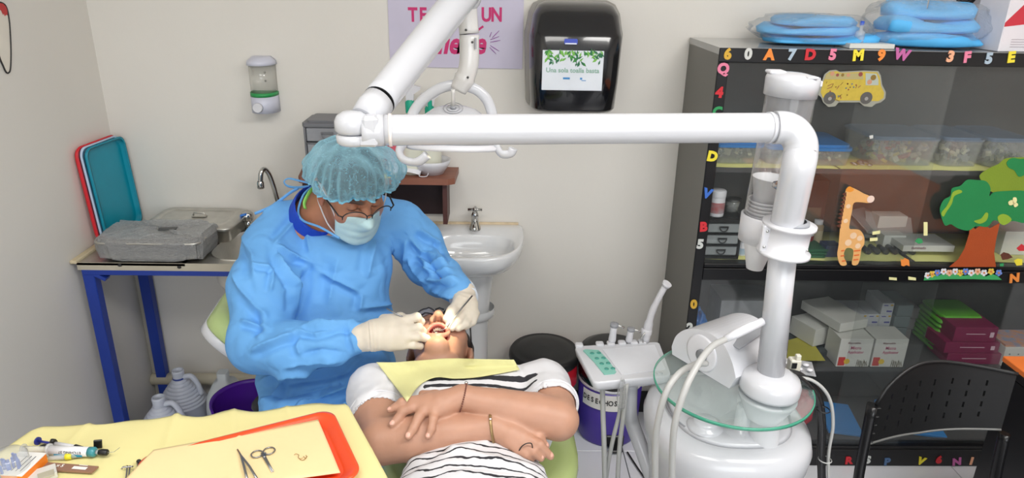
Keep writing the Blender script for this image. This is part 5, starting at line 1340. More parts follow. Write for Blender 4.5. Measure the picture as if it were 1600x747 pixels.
# trays leaning in the corner
def tray(nm, lb, cc, M, w, h, d=.018, lip=.008, grp='trays'):
    t = thing(nm, lb, 'tray', M=M, group=grp)
    o_ = rrect(w, h, .03, 6)
    f = lambda s_, z: [Vector((x - math.copysign(s_, x), y - math.copysign(s_, y), z)) for x, y in o_]
    mb = MB(); mb.loft([f(-lip + .004, d - .003), f(-lip, d), f(0, d), f(.003, d - .004), f(.010, .003), f(.013, .001)], cap1=True)
    mb.loft([f(.014, -.0015), f(.009, -.0005), f(-.001, d - .005), f(-lip + .004, d - .003)], cap0=True)
    mb.build('pan', mat(nm + '_plastic', cc, .35, var=.04), t, local=True); return t
# local x = width (along Y), local y = up, z = facing +X
def lean(y0, xw, lean_, z0):
    Mx = Matrix(((0, 0, 1, 0), (1, 0, 0, 0), (0, 1, 0, 0), (0, 0, 0, 1)))
    return Matrix.Translation((xw, y0, z0)) @ Matrix.Rotation(lean_, 4, 'Y') @ Mx @ Matrix.Translation((0, .165, 0))
LEANY = -.055
tray('red_tray', 'red plastic tray leaning against the left wall behind the teal tray', (214, 30, 44), Matrix.Translation((-1.338, 2.345, TH + .016)) @ Matrix.Rotation(math.radians(-3.5), 4, 'Z') @ lean(0, 0, LEANY, 0), .225, .33, .016, grp=None)
tray('white_tray', 'white plastic tray sandwiched between the red and teal trays', (196, 214, 236), Matrix.Translation((-1.326, 2.352, TH + .014)) @ Matrix.Rotation(math.radians(-4), 4, 'Z') @ lean(0, 0, LEANY, 0), .22, .328, .012, grp=None)
tray('teal_tray', 'teal plastic tray leaning in the corner on the steel table', (0, 142, 166), Matrix.Translation((-1.316, 2.357, TH + .012)) @ Matrix.Rotation(math.radians(-5), 4, 'Z') @ lean(0, 0, LEANY, 0), .215, .325, .016, grp=None)
# instrument boxes
def steel_box(nm, lb, c, w, d, h, rz, lidlift=0.0):
    t = thing(nm, lb, 'instrument box', c, rz=math.radians(rz))
    r = lambda a, b, z, rr=.03: [Vector((x, y, z)) for x, y in rrect(a, b, rr, 5)]
    MB().loft([r(w * .93, d * .9, 0), r(w * .96, d * .95, .006), r(w * .985, d * .98, h - .006), r(w + .008, d + .008, h - .003), r(w + .008, d + .008, h), r(w * .98, d * .97, h)], cap0=True, cap1=True).build('pan', m_steel, t, local=True)
    l = MB(); l.loft([r(w + .014, d + .014, h + .001), r(w + .014, d + .014, h + .006), r(w * .97, d * .95, h + .009), r(w * .93, d * .90, h + .016), r(w * .80, d * .66, h + .016), r(w * .78, d * .64, h + .0135)], cap0=True, cap1=True)
    lid = l.build('lid', m_steel, t, local=True)
    return t, lid, h
t, lid, h = steel_box('steel_instrument_box', 'stainless steel instrument box with lid behind the plastic wrapped one', Vector((-1.055, 2.372, TH + .008)), .30, .20, .05, -1)
MB().box((.01, 0, .0665), (.05, .022, .004), bev=.0015).build('lid_recess', m_steel, lid, local=True)
mb = MB(); mb.tube([Vector((-.012, 0, .067)), Vector((-.008, 0, .077)), Vector((.028, 0, .077)), Vector((.032, 0, .067))], .0028, 8); mb.build('lid_handle', m_steel, lid, local=True)
t, lid, h = steel_box('wrapped_instrument_box', 'steel instrument box wrapped in crinkled clear plastic at the front of the table', Vector((-1.115, 2.203, TH + .008)), .325, .17, .055, 0)
def wrapf(u, v):
    a = u * 2 * PI; ex = lambda q: math.copysign(abs(q) ** .35, q)
    k = float(np.interp(v * 5, range(6), [1.03, 1.06, 1.07, 1.0, .6, .02])); z = float(np.interp(v * 5, range(6), [.003, .03, .062, .076, .079, .080]))
    s_ = 1 + .012 * math.sin(a * 13) + .012 * math.sin(a * 7 + v * 9) + .008 * math.sin(a * 29)
    q_ = np.array([[ex(math.cos(a)) * 2, ex(math.sin(a)) * 1.3, v * 2.2]]); n_ = float(abs(vnoise(q_, 4.5, 5)[0]) + .6 * abs(vnoise(q_, 10, 6)[0])) - .5; s_ += .018 * n_ * (v > .08); z += .0045 * n_ * (v > .45)
    return Vector((ex(math.cos(a)) * .163 * k * s_, ex(math.sin(a)) * .088 * k * s_ + (.004 if v > .5 else 0), z + .004 * math.sin(a * 5 + v * 12)))
mb = MB(); mb.grid(wrapf, 110, 30, sm=False)
mb.build('plastic_wrap', clear_mat('wrap_clear', (238, 240, 242), .5, .14, bump=1.0, bscale=34), t, local=True)
MB().box((.04, -.01, .083), (.055, .025, .002), rot=(0, 0, 12)).build('dark_lid_knob', mat('lid_dark', (80, 80, 82), .35, .7), t, local=True)

# ---- brown wall shelf
m_wood = mat('shelf_brown', (138, 88, 70), .5, var=.1, scale=6, stretch=(1, 8, 8), bump=.05)
m_woodd = mat('shelf_dark', (46, 24, 24), .5, var=.15, scale=8)
t = thing('wall_shelf', 'brown wooden wall shelf with dark back panel', 'shelf', (-.42, WY, 1.0))
SZ = 1.035
o_ = [(-.695, WY - .002), (-.675, 2.335), (-.665, 2.325), (-.165, 2.325), (-.142, 2.34), (-.136, WY - .002)]
MB().prism(o_, .022, Matrix.Translation((0, 0, SZ - .022))).build('board', m_wood, t)
MB().box((-.42, WY - .010, .945), (.50, .016, .17)).build('back_panel', m_woodd, t)
MB().box((-.178, 2.42, .945), (.016, .125, .172)).build('side_bracket', mat('shelf_side', (84, 50, 46), .5), t)
MB().box((-.662, 2.42, .945), (.016, .125, .172)).build('side_bracket', MATS['shelf_side'], t)
drw = drawers('grey_drawer_unit', 'grey drawer unit with smoky drawers on the brown wall shelf', 'drawer unit', Vector((-.565, 2.402, SZ + .0005)), .155, .145, .178, 3, mat('organizer_grey', (112, 113, 118), .45), clear_mat('drawer_grey', (176, 178, 184), .35, .15), rz=math.radians(0))
MB().prism(rrect(.06, .014, .004), .01, Matrix.Translation((-.47, 2.35, SZ + .0005))).build('small_item', m_card, label='small white item on the wall shelf beside the drawers', cat='item')
def spray(lb, x, y, col, h=.245, rz=0):
    t = thing('spray_bottle', lb, 'spray bottle', (x, y, SZ + .0005), group='spray bottles on the wall shelf')
    T = Matrix.Translation((x, y, SZ + .0005)) @ Matrix.Rotation(rz, 4, 'Z')
    MB().lathe([(0, 0), (.036, 0), (.038, .01), (.038, h * .62), (.03, h * .76), (.013, h * .86), (.013, h * .90)], T, 22).build('body', col, t)
    MB().lathe([(.016, h * .86), (.017, h * 1.0), (.012, h * 1.04)], T, 18).build('green_collar', mat('collar_green', (0, 160, 130), .4), t)
    MB().prism([(-.012, 0), (.012, 0), (.014, .022), (.034, .036), (.038, .046), (.010, .052), (-.026, .046), (-.03, .036), (-.014, .026)], .018, T @ Matrix.Translation((0, .009, h * 1.03)) @ Matrix.Rotation(PI / 2, 4, 'X')).build('trigger_head', m_whitep, t)
    return t
spray('spray bottle with green collar left behind the lamp yoke', atY(642, 200, 2.40).x, 2.40, mat('bottle_milky', (222, 222, 206), .3))
t2 = spray('spray bottle with green trigger right behind the lamp yoke', atY(672, 200, 2.41).x, 2.41, MATS['bottle_milky'], .225, .6)
MB().box((atY(672, 170, 2.37).x, 2.368, SZ + .235), (.014, .012, .05), bev=.002).build('green_trigger', MATS['collar_green'], t2)
x = atY(614, 200, 2.39).x
t = thing('red_label_bottle', 'white bottle with a red label on the wall shelf behind the arm joint', 'bottle', (x, 2.39, SZ + .0005))
T = Matrix.Translation((x, 2.39, SZ + .0005))
MB().lathe([(0, 0), (.032, 0), (.033, .01), (.033, .145), (.022, .16), (.022, .175), (0, .176)], T, 24).build('body', m_whitep, t)
MB().lathe([(.0335, .05), (.0335, .135)], T, 24).build('label', mat('label_redwhite', (205, 50, 70), .5, col2=(215, 120, 130), scale=40), t)
t = thing('white_bowl', 'white bowl on the right of the wall shelf under the lamp', 'bowl', (-.215, 2.40, SZ + .0005))
MB().lathe([(0, 0), (.04, 0), (.062, .035), (.066, .05), (.063, .05), (.058, .036), (.036, .005), (0, .004)], Matrix.Translation((-.225, 2.40, SZ + .0005)), 30).build('bowl', m_whitep, t)
t = thing('face_mask_on_shelf', 'white pleated face mask lying on the wall shelf under the lamp', 'face mask', (-.31, 2.38, SZ))
mb = MB(); mb.grid(lambda u, v: Vector((-.365 + u * .10 + .02 * v, 2.345 + v * .055, SZ + .008 + .020 * v + .010 * math.sin(u * PI) + .0022 * math.sin(v * 25))), 12, 12, thick=.0012); mb.build('mask', mat('mask_white', (228, 230, 236), .8), t)
mb = MB(); mb.tube(catmull([Vector((-.25, 2.385, SZ + .03)), Vector((-.235, 2.37, SZ + .02)), Vector((-.238, 2.345, SZ + .004)), Vector((-.262, 2.34, SZ + .004)), Vector((-.262, 2.352, SZ + .01))], 6), .0016, 6); mb.build('ear_loop', m_whitep, t)
MB().box((-.37, 2.352, SZ + .001), (.05, .04, .0015), rot=(0, 0, 20)).build('yellow_note', mat('note_yellow', (230, 214, 90), .7), label='small yellow note on the wall shelf beneath the face mask', cat='note')

# ---- pedestal wash basin
t = thing('pedestal_basin', 'white ceramic pedestal wash basin on the back wall', 'wash basin', (-.075, 2.33, 0))
m_cer = mat('ceramic', (222, 223, 224), .12, var=.01, coat=.5)
BXc, BZ = -.085, .815
def bring(s_, z, dy=0.0, front=2.135, back=WY - .003, w=.188, n=60):
    out = []
    yc = 2.40
    for k in range(n):
        a = 2 * PI * k / n; c_, s__ = math.cos(a), math.sin(a)
        if s__ > 0: x = w * math.copysign(abs(c_) ** .25, c_); y = yc + (back - yc) * s__ ** .25
        else: x = w * math.copysign(abs(c_) ** .62, c_); y = yc - (yc - front) * abs(s__) ** .85
        cx_, cy_ = BXc, 2.33
        out.append(Vector((cx_ + x * s_, cy_ + (y - cy_) * s_ + dy, z)))
    return out
def iring(s_, z, n=60):
    out = []
    for k in range(n):
        a = 2 * PI * k / n; c_, s__ = math.cos(a), math.sin(a); f = lambda v, e: math.copysign(abs(v) ** e, v)
        out.append(Vector((BXc + .150 * s_ * f(c_, .7), 2.278 + .098 * s_ * f(s__, .75), z)))
    return out
mb = MB()
mb.loft([[V_.copy() for V_ in bring(.42, BZ - .125, .05)], bring(.62, BZ - .112, .035), bring(.86, BZ - .075, .012), bring(.97, BZ - .04), bring(1.0, BZ - .015), bring(1.0, BZ - .004), bring(.985, BZ + .003), bring(.965, BZ + .004), iring(1.05, BZ), iring(1.0, BZ - .006), iring(.93, BZ - .045), iring(.75, BZ - .085), iring(.35, BZ - .10), iring(.05, BZ - .104)], cap0=True, cap1=True)
mb.build('basin', m_cer, t)
MB().lathe([(.085, 0), (.08, .02), (.066, .10), (.060, .3), (.062, .50), (.072, .60), (.085, .69)], Matrix.Translation((BXc, 2.36, .001)), 32, sx=1.0, sy=.85).build('pedestal', m_cer, t)
MB().lathe([(.078, .50), (.084, .505), (.086, .52), (.084, .535)], Matrix.Translation((BXc, 2.36, .001)), 32, sx=1.0, sy=.85).build('pedestal_collar', m_cer, t)
MB().tube([Vector((BXc - .185, WY - .006, BZ + .006)), Vector((BXc + .17, WY - .006, BZ + .006))], .006, 8).build('sealant', mat('sealant', (216, 196, 164), .8, var=.1, scale=40), t)
t = thing('pillar_tap', 'chrome pillar tap with cross handle on the wash basin', 'tap', (-.075, 2.42, BZ))
T = Matrix.Translation((-.075, 2.425, BZ + .004))
MB().lathe([(.022, 0), (.020, .008), (.013, .03), (.012, .045), (.015, .052), (.011, .062), (.008, .068)], T, 20).build('body', m_chrome, t)
mb = MB(); mb.tube(catmull([T @ Vector((0, 0, .02)), T @ Vector((0, -.03, .03)), T @ Vector((0, -.055, .022)), T @ Vector((0, -.058, .012))], 5), .008, 12); mb.build('spout', m_chrome, t)
MB().cyl(T @ Vector((-.026, 0, .074)), T @ Vector((.026, 0, .074)), .0055, seg=12).cyl(T @ Vector((0, -.026, .074)), T @ Vector((0, .026, .074)), .0055, seg=12).lathe([(0, .066), (.009, .068), (.009, .080), (0, .083)], T, 14).build('cross_handle', m_chrome, t)

# ---- jugs, can, bucket, pipe
t = thing('wall_pipe', 'cream plastic pipe running along the foot of the back wall', 'pipe', (-1.1, 2.44, .13))
MB().cyl((-1.36, 2.455, .155), (-.4, 2.455, .155), .024, seg=20).build('pipe', mat('pipe_cream', (214, 206, 184), .5), t)
for x in (-1.33, -.9): MB().box((x, 2.472, .155), (.02, .024, .06)).build('bracket', mat('bracket_dark', (70, 64, 58), .6), t)
m_jug = mat('jug_white', (208, 213, 226), .35, var=.02)
def ribjug(lb, p, r, h, label_blue=False, off=0.0):
    t = thing('ribbed_jug', lb, 'jug', p, group='ribbed white jugs')
    pr = [(0, 0), (r * .95, 0), (r, .01), (r, h * .45)]
    n = 9; z0 = h * .47; z1 = h * .86
    for i in range(n):
        f0 = i / n; rr = lambda f: r * (1.04 - .80 * f ** 1.25)
        za = z0 + (z1 - z0) * f0; dz = (z1 - z0) / n
        pr += [(rr(f0), za), (rr(f0) * 1.02, za + dz * .3), (rr(f0 + .6 / n), za + dz * .72), (rr(f0 + .9 / n) * .975, za + dz * .9)]
    pr += [(r * .22, h * .88)]
    MB().lathe(pr, Matrix.Translation(p), 36).build('body', m_jug, t)
    MB().lathe([(r * .27, h * .865), (r * .28, h * .875), (r * .265, h * .89)], Matrix.Translation(p), 24).build('neck_ring', mat('ring_blue', (60, 80, 160), .4) if label_blue else m_jug, t)
    MB().lathe([(r * .25, h * .88), (r * .27, h * .97), (r * .25, h), (r * .2, h), (r * .18, h * .93)], Matrix.Translation(p), 24).build('spout', m_jug, t)
    mb = MB(); mb.tube(catmull([Vector(p) + Vector((r * .2, .0, h * .885)), Vector(p) + Vector((r * .55, .0, h * .90)), Vector(p) + Vector((r * .80, 0, h * .78)), Vector(p) + Vector((r * .92, 0, h * .60))], 6), .010, 10); mb.build('handle', m_jug, t)
ribjug('taller ribbed white jug with a blue ring at its neck under the steel table', (-1.20, 2.345, .001), .083, .262, True)
ribjug('shorter ribbed white jug without blue ring near the left wall', (-1.193, 2.165, .001), .085, .262)
t = thing('jerrycan', 'translucent white jerrycan with a printed label beside the purple bucket', 'jerrycan', (-1.012, 2.30, .001))
jr = lambda s_, z: [Vector((-1.012 + x * s_, 2.30 + y * s_, z)) for x, y in rrect(.125, .13, .03)]
MB().loft([jr(.96, .001), jr(1, .01), jr(1, .15), jr(.9, .20), jr(.55, .245), jr(.30, .255), jr(.30, .285)], cap0=True, cap1=True).build('body', mat('can_milky', (198, 204, 208), .35), t)
MB().box((-1.012, 2.2335, .085), (.085, .003, .10)).build('label', mat('can_label', (210, 214, 200), .6, col2=(170, 186, 130), scale=12), t)
MB().lathe([(.010, 0), (.010, .002), (0, .002)], Matrix.Translation((-1.036, 2.2315, .105)) @ Matrix.Rotation(PI / 2, 4, 'X'), 16).build('logo', mat('logo_maroon', (90, 40, 50), .6), t)
text_mb('ALCO', .018, wallM((-1.002, 2.2305, .112)), .0004, .0004).build('lettering', MATS['ink_black'], t)
MB().box((-.975, 2.30, .19), (.018, .04, .014)).build('orange_tag', mat('tag_orange', (220, 150, 50), .6), t)
t = thing('purple_bucket', 'purple plastic bucket with pouring lip behind the stool', 'bucket', (-.83, 2.14, 0))
BC = Vector((-.865, 2.13, .001))
def bk(u, v):
    a = u * 2 * PI; prof = ((.0, .0), (.088, .0), (.115, .28), (.123, .285), (.124, .276))
    r, z = prof[round(v * 4)]
    lip = max(0, 1 - abs(((a + PI / 2 + .45 + PI) % (2 * PI) - PI)) / .45) ** 1 if v > .4 else 0
    return BC + Vector((math.cos(a) * (r + .012 * lip), math.sin(a) * (r + .012 * lip), z - .02 * lip))
mb = MB(); mb.grid(bk, 60, 4); mb.lathe([(.0, .003), (.084, .003), (.112, .276)], Matrix.Translation(BC), 60)
mb.build('bucket', mat('bucket_purple', (86, 34, 160), .35, var=.05), t)
mb = MB(); mb.tube([BC + Vector((.12 * math.cos(a), .12 * math.sin(a), .265 - .1 * math.sin((a + 2.6) / 2.1 * PI) * (-2.6 <= a <= -.5))) for a in [-2.6 + 2.1 * k / 16 for k in range(17)]], .0022, 6); mb.build('wire_handle', m_steel, t)
folded('grey_rag', 'speckled grey rag on the floor along the left wall', 'rag', (-1.325, 2.06, .03), (.034, .16, .03), mat('rag_grey', (110, 108, 124), .9, var=.4, scale=60), 8, .3)

# ---- dentist's stool
m_green = mat('vinyl_green', (176, 196, 132), .34, var=.03, scale=5)
t = thing('dentist_stool', 'stool with pale green backrest and white shell behind the dentist', 'stool', (-.50, 1.83, 0))
# backrest: padded rounded panel curved, seen from the side
def pad(u, v, off):
    # u along width (from the wall side towards the viewer), v vertical
    a = lerp(at(352, 478, 2.06), at(395, 562, 1.84), u); 
    return a
bc = at(368, 520, 1.955)
bM = Matrix((Vector((.12, -.99, .05)).normalized(), Vector((-.70, -.05, .68)).normalized(), Vector((0, 0, 1)))).transposed()
_x = bM.col[0].copy(); _y = (bM.col[1] - _x * _x.dot(bM.col[1])).normalized(); _z = _x.cross(_y)
if _z.x < 0: _x = -_x; _z = -_z
bM = Matrix((_x, _y, _z)).transposed().to_4x4(); bM.translation = at(374, 512, 1.95)
so_ = [(x, y) for x, y in rrect(.32, .17, .08, 8)]
def padring(s_, z, cur=.9): return [bM @ Vector((x * s_, y * s_, z + cur * x * x)) for x, y in so_]
MB().loft([padring(.90, -.012), padring(1.0, 0), padring(1.02, .02), padring(.97, .042), padring(.80, .053), padring(.4, .058)], cap0=True, cap1=True).build('backrest_cushion', m_green, t)
MB().loft([padring(.90, -.036), padring(.98, -.028), padring(1.0, -.014), padring(.99, -.003)], cap0=True, cap1=True).build('backrest_shell', m_white, t)
mb = MB(); mb.tube([bM @ Vector((.07, -.09, -.03)), bM @ Vector((.09, -.15, -.034)), bM @ Vector((.075, -.20, -.02))], [(.035, .008), (.028, .009), (.016, .008)], 12); mb.build('shell_arm', m_white, t)
mb = MB(); mb.tube(catmull([bM @ Vector((0, -.06, -.045)), bM @ Vector((.0, -.18, -.05)), Vector((-.70, 1.80, .47)), Vector((-.60, 1.82, .43)), Vector((-.48, 1.82, .435))], 6), [(.022, .007)] * 25, 10); mb.build('back_strut', m_black, t)
MB().lathe([(0, .44), (.16, .44), (.185, .455), (.19, .48), (.175, .505), (0, .515)], Matrix.Translation((-.46, 1.80, 0)), 36).build('seat', m_green, t)
MB().lathe([(.03, .10), (.03, .28), (.022, .28), (.022, .44)], Matrix.Translation((-.46, 1.80, 0)), 18).build('gas_column', m_chrome, t)
for q in range(5):
    a = q * 2 * PI / 5 + .3; e = Vector((-.46 + .23 * math.cos(a), 1.80 + .23 * math.sin(a), .065))
    l = MB().tube([Vector((-.46, 1.80, .11)), e], [(.016, .016), (.011, .011)], 10).build('base_leg', m_chrome, t)
    MB().cyl(e + Vector((-.01, 0, -.038)), e + Vector((.01, 0, -.038)), .026, seg=16).build('caster', m_black, t)
# ================================================================ foreground instrument table
TT = .848
t = thing('tool_table', 'white instrument table under the yellow cloth in the foreground', 'table', (-.55, .9, 0))
q = [atZ(55, 670, TT), atZ(540, 628, TT), atZ(606, 750, TT), Vector((-.10, .72, TT)), Vector((-.93, .72, TT)), Vector((-.925, 1.06, TT))]
cen = Vector((-.53, .96, TT))
def shrink(p, k): v = cen + (p - cen) * k; return v
ed = []
for i, p in enumerate(q): ed.append(p)
fine = catmull(ed, 8, closed=True)
def polyring(k, z):
    out = []
    for i in range(len(ed)):
        a, b = ed[i], ed[(i + 1) % len(ed)]
        for j in range(10):
            p = shrink(lerp(a, b, j / 10), k); out.append(Vector((p.x, p.y, z)))
    return out
mb = MB(); mb.loft([polyring(.90, TT - .03), polyring(.96, TT - .026), polyring(.975, TT - .010), polyring(.965, TT - .004)], cap0=True, cap1=True); mb.build('tabletop', m_white, t)
MB().cyl((-.60, .85, .03), (-.60, .85, TT - .03), .03, seg=24).build('column', m_white, t)
MB().lathe([(0, 0), (.2, 0), (.2, .018), (.05, .035), (0, .035)], Matrix.Translation((-.60, .85, 0)), 36).build('base', m_white, t)
# yellow cloth (paper sheets) laid over the table, edges a little wavy
m_cloth = mat('cloth_yellow', (234, 224, 160), .85, var=.015, scale=5, bump=.04, bscale=60)
Nx, Ny = 90, 50
def clothp(u, v):
    top = lerp(q[0], q[1], u); bot = lerp(Vector((-.93, .66, TT)), Vector((-.06, .70, TT)), u)
    if v < .45:
        w = v / .45; L = lerp(q[0], q[5], w); Rr = lerp(q[1], q[2], w)
        p = lerp(L, Rr, u)
    else:
        w = (v - .45) / .55; p = lerp(lerp(q[5], Vector((-.93, .66, TT)), w), lerp(q[2], Vector((-.06, .70, TT)), w), u)
    e = min(v / .04, 1); 
    z = TT + .0035
    for (fu, wd, am) in ((.165, .012, .004), (.44, .012, .007), (.62, .01, .003), (.80, .012, .003)):
        z += am * math.exp(-((u - fu) / wd) ** 2) * (1 - .55 * min(1, v * 2.5))
    z += .0022 * math.sin(u * 31 + 1) * math.exp(-v * 9) + .001 * math.sin(u * 17 + v * 9) + .001 * math.exp(-((v - .30) / .006) ** 2)
    z -= .004 * (1 - e) + .003 * max(0, (.02 - u) / .02)
    y = p.y + (.004 * math.sin(u * 23) + .003 * math.sin(u * 41 + 2)) * (1 - e)
    return Vector((p.x, y, z))
mb = MB(); mb.grid(clothp, Nx, Ny, thick=-.0012)
mb.build('table_cloth', m_cloth, label='pale yellow paper cloth spread over the foreground instrument table', cat='cloth')
# orange tray
oTR, oBR = atZ(520, 643, TT + .02), atZ(566, 741, TT + .02)
yd_ = (oTR - oBR).normalized(); xd_ = Vector((yd_.y, -yd_.x, 0))
ang = math.atan2(xd_.y, xd_.x)
TM = Matrix.Translation(((oTR + oBR) / 2).to_2d().to_3d() + Vector((0, 0, TT + .006))) @ Matrix.Rotation(ang, 4, 'Z') @ Matrix.Translation((-.175, 0, 0))
t = thing('orange_tray', 'orange plastic instrument tray on the yellow cloth', 'tray', M=TM)
o_ = rrect(.35, (oTR - oBR).length + .012, .030, 8)
f = lambda s_, z: [Vector((x - math.copysign(s_, x), y - math.copysign(s_, y), z)) for x, y in o_]
mb = MB(); mb.loft([f(.014, 0), f(.004, .012), f(0, .014), f(0, .017), f(.005, .018), f(.010, .014), f(.022, .003), f(.024, .002)], cap0=True, cap1=True)
mb.build('pan', mat('tray_orange', (236, 78, 34), .32, var=.03, coat=.2), t, local=True)
# paper bib on the tray
b4 = [atZ(240, 704, TT + .024), atZ(497, 655.5, TT + .018), atZ(531, 738, TT + .018)]
bl = b4[0] + (b4[2] - b4[1]) * 2.2; br = b4[2] + (b4[2] - b4[1]) * .12
def bibp(u, v):
    dn = (b4[2] - b4[1]) * 1.02
    p = lerp(lerp(b4[0], b4[1], u), lerp(b4[0] + Vector((-.02, -.14, 0)), b4[1] + dn, u), v)
    z = TT + .0195 + .006 * max(0, 1 - u * 2.6) ** .7 + .0012 * math.exp(-((u - .5) / .01) ** 2) + .001 * math.sin(u * 5 + v * 4)
    return Vector((p.x, p.y, z))
mb = MB(); mb.grid(bibp, 60, 20, thick=-.0009)
mb.build('paper_bib', mat('bib_peach', (240, 216, 164), .85, var=.015, bump=.05, bscale=90), label='peach coloured paper bib lying on the orange tray under the scissors', cat='paper bib')
IZ = TT + .0215
# scissors
m_ins = mat('instrument_steel', (150, 150, 152), .28, 1.0, var=.1)
t = thing('scissors', 'small steel scissors on the paper bib', 'scissors', atZ(410, 712, IZ))
def loop(cx, cy, rx, ry, rot, n=20):
    out = []
    for k in range(n):
        a = 2 * PI * k / n; x, y = rx * math.cos(a), ry * math.sin(a)
        out.append(atZ(cx + x * math.cos(rot) - y * math.sin(rot), cy + x * math.sin(rot) + y * math.cos(rot), IZ))
    return out
for (cx, cy, tip) in ((401.5, 709.5, (427.5, 737)), (420.5, 704.5, (425, 738))):
    b = MB(); b.tube(loop(cx, cy, 9.3, 5.2, -.25), .0013, 8, closed=True)
    b.tube([atZ(cx + (7 if cx < 410 else -6), cy - 1 + (0 if cx < 410 else 4), IZ), atZ(413, 714, IZ), atZ(*tip, IZ)], [(.0012, .0016), (.001, .003), (.0006, .0008)], 8)
    b.build('blade_and_loop', m_ins, t)
MB().lathe([(0, .003), (.0022, .003), (.0022, 0)], Matrix.Translation(atZ(413, 714.5, IZ)), 12).build('pivot_screw', m_ins, t)
t = thing('tweezers', 'steel tweezers open toward the viewer on the paper bib', 'tweezers', atZ(385, 725, IZ))
for e, dz in (((387, 752), 0), ((404, 752), .003)):
    MB().tube([atZ(371, 702, IZ), atZ(376, 711, IZ + .001), lerp(atZ(376, 711, IZ), atZ(*e, IZ), .5) + Vector((0, 0, .004)), atZ(*e, IZ + .003)], [(.0010, .0012), (.0012, .0018), (.0012, .0022), (.0012, .0022)], 8).build('arm', m_ins, t)
t = thing('wire_bits', 'tiny bent orthodontic wire bits on the paper bib', 'wire', atZ(470, 714, IZ))
random.seed(5)
mb = MB()
for c_ in ([(460, 711), (462, 709), (467, 711), (466, 715), (470, 717), (473, 715)], [(467, 716), (471, 719), (476, 718), (479, 714), (478, 711)], [(474, 713), (477, 716), (480, 713)]):
    mb.tube(catmull([atZ(x, y, IZ - .001 + random.random() * .002) for x, y in c_], 4), .0005, 5)
mb.build('wire', mat('wire_brass', (168, 128, 70), .35, .8), t, kind='stuff')
# bracket holders at the left of the bib
CZ = TT + .0075
t = thing('bracket_pliers', 'small steel clamp with a cross bar near the bottom edge', 'clamp', atZ(200, 725, CZ))
MB().tube([atZ(190, 733, CZ + .003), atZ(192, 730, CZ + .004), atZ(208, 729, CZ + .004)], .0016, 8).build('cross_bar', m_ins, t)
for x in (199, 203): MB().tube([atZ(x, 728, CZ + .003), atZ(x - 1, 738, CZ + .003), atZ(x - 3, 755, CZ + .003)], .0014, 8).build('arm', m_ins, t)
MB().tube([atZ(208, 735, CZ + .001), atZ(210, 742, CZ + .001), atZ(209, 752, CZ + .001)], .0009, 6).build('hook', m_ins, t)
t = thing('steel_clip', 'narrow dark tipped steel clip beside the peach bib', 'clip', atZ(218, 730, CZ))
MB().tube([atZ(216, 721, CZ + .003), atZ(217, 735, CZ + .004), atZ(219, 755, CZ + .003)], [(.003, .0034), (.0026, .003), (.0022, .0022)], 10).build('shaft', m_ins, t)
MB().ell(atZ(217, 721, CZ + .004), (.0045, .004, .004), seg=12, rings=8).build('dark_tip', MATS['ink_black'], t)
# syringes
def cylz(mb, pts, rs, m=0, seg=16): mb.tube(pts, rs, seg, m); return mb
t = thing('blue_syringe', 'thin syringe with blue plunger and black flange on the yellow cloth', 'syringe', atZ(100, 695, CZ))
z = CZ + .004
pA = lambda f: lerp(atZ(58, 689, z), atZ(128, 701, z), f)
MB().tube([pA(0), pA(.03)], .0075, 16).build('plunger_disc', mat('plunger_blue', (38, 46, 140), .4), t)
MB().tube([pA(.03), pA(.36)], .0024, 10).build('plunger_rod', MATS['plunger_blue'], t)
MB().tube([pA(.34), pA(.41)], [(.0105, .006)] * 2, 10).build('flange', m_black, t)
MB().tube([pA(.41), pA(.85)], .0046, 16).build('barrel', m_whitep, t)
MB().tube([pA(.85), pA(1.0), pA(1.08)], [.006, .0045, .003], 12).build('black_cap', m_black, t)
MB().tube([pA(1.0), pA(1.32)], .003, 10).build('black_shaft', m_black, t)
MB().box(atZ(153, 694, z + .006), (.014, .004, .018), rot=(0, 8, 20), bev=.001).build('black_fin', m_black, t)
t = thing('etching_syringe', 'large clear syringe with white and teal label and black tip', 'syringe', atZ(110, 705, CZ))
z = CZ + .009
pB = lambda f: lerp(atZ(36, 702, z), atZ(152, 706.5, z), f)
MB().tube([pB(0), pB(.35)], [.0065, .0065], 12).build('plunger_rod', clear_mat('syringe_clear', (236, 238, 238), .6, .1), t)
MB().tube([pB(0), pB(.012)], .010, 16).build('plunger_end', MATS['syringe_clear'], t)
MB().tube([pB(.34), pB(.37)], [(.013, .011)] * 2, 14).build('finger_flange', clear_mat('syringe_flange', (230, 232, 232), .35, .15), t)
MB().tube([pB(.37), pB(.90)], .0088, 22).build('barrel', mat('label_white', (228, 228, 230), .35), t)
MB().tube([pB(.89), pB(.965), pB(.985)], [.0091, .0091, .006], 22).build('teal_end', mat('gel_teal', (60, 140, 150), .25), t)
MB().tube([pB(.985), pB(1.03)], .004, 12).build('luer_neck', MATS['syringe_clear'], t)
MB().tube([pB(1.02), pB(1.06), pB(1.13), pB(1.145)], [.0045, .0062, .006, .004], 14).build('black_tip', m_black, t)
e = pB(1.145); MB().tube([e, e + Vector((.010, .002, .0)), e + Vector((.018, .008, .005))], .0005, 5).build('needle', m_ins, t)
ax_ = (pB(1) - pB(0)).normalized()
side = cdir(0, .25, -1); side = (side - ax_ * side.dot(ax_)).normalized(); upv = side.cross(ax_) ; upv = upv if upv.z > 0 else -upv
lM = Matrix((ax_, upv, ax_.cross(upv))).transposed().to_4x4(); lM.translation = pB(.64) + lM.col[2].to_3d() * .0090
MB().box(lM @ Vector((0, -.0042, -.0008)), (.052, .0042, .0012), rot=lM.to_3x3()).build('teal_label_band', mat('band_teal', (30, 136, 170), .4), t)
text_mb('ETCHING 37', .0075, lM @ Matrix.Translation((.004, .0022, -.0002)) @ Matrix.Rotation(PI, 4, 'Z'), .0002, 0).build('lettering', MATS['ink_black'], t)
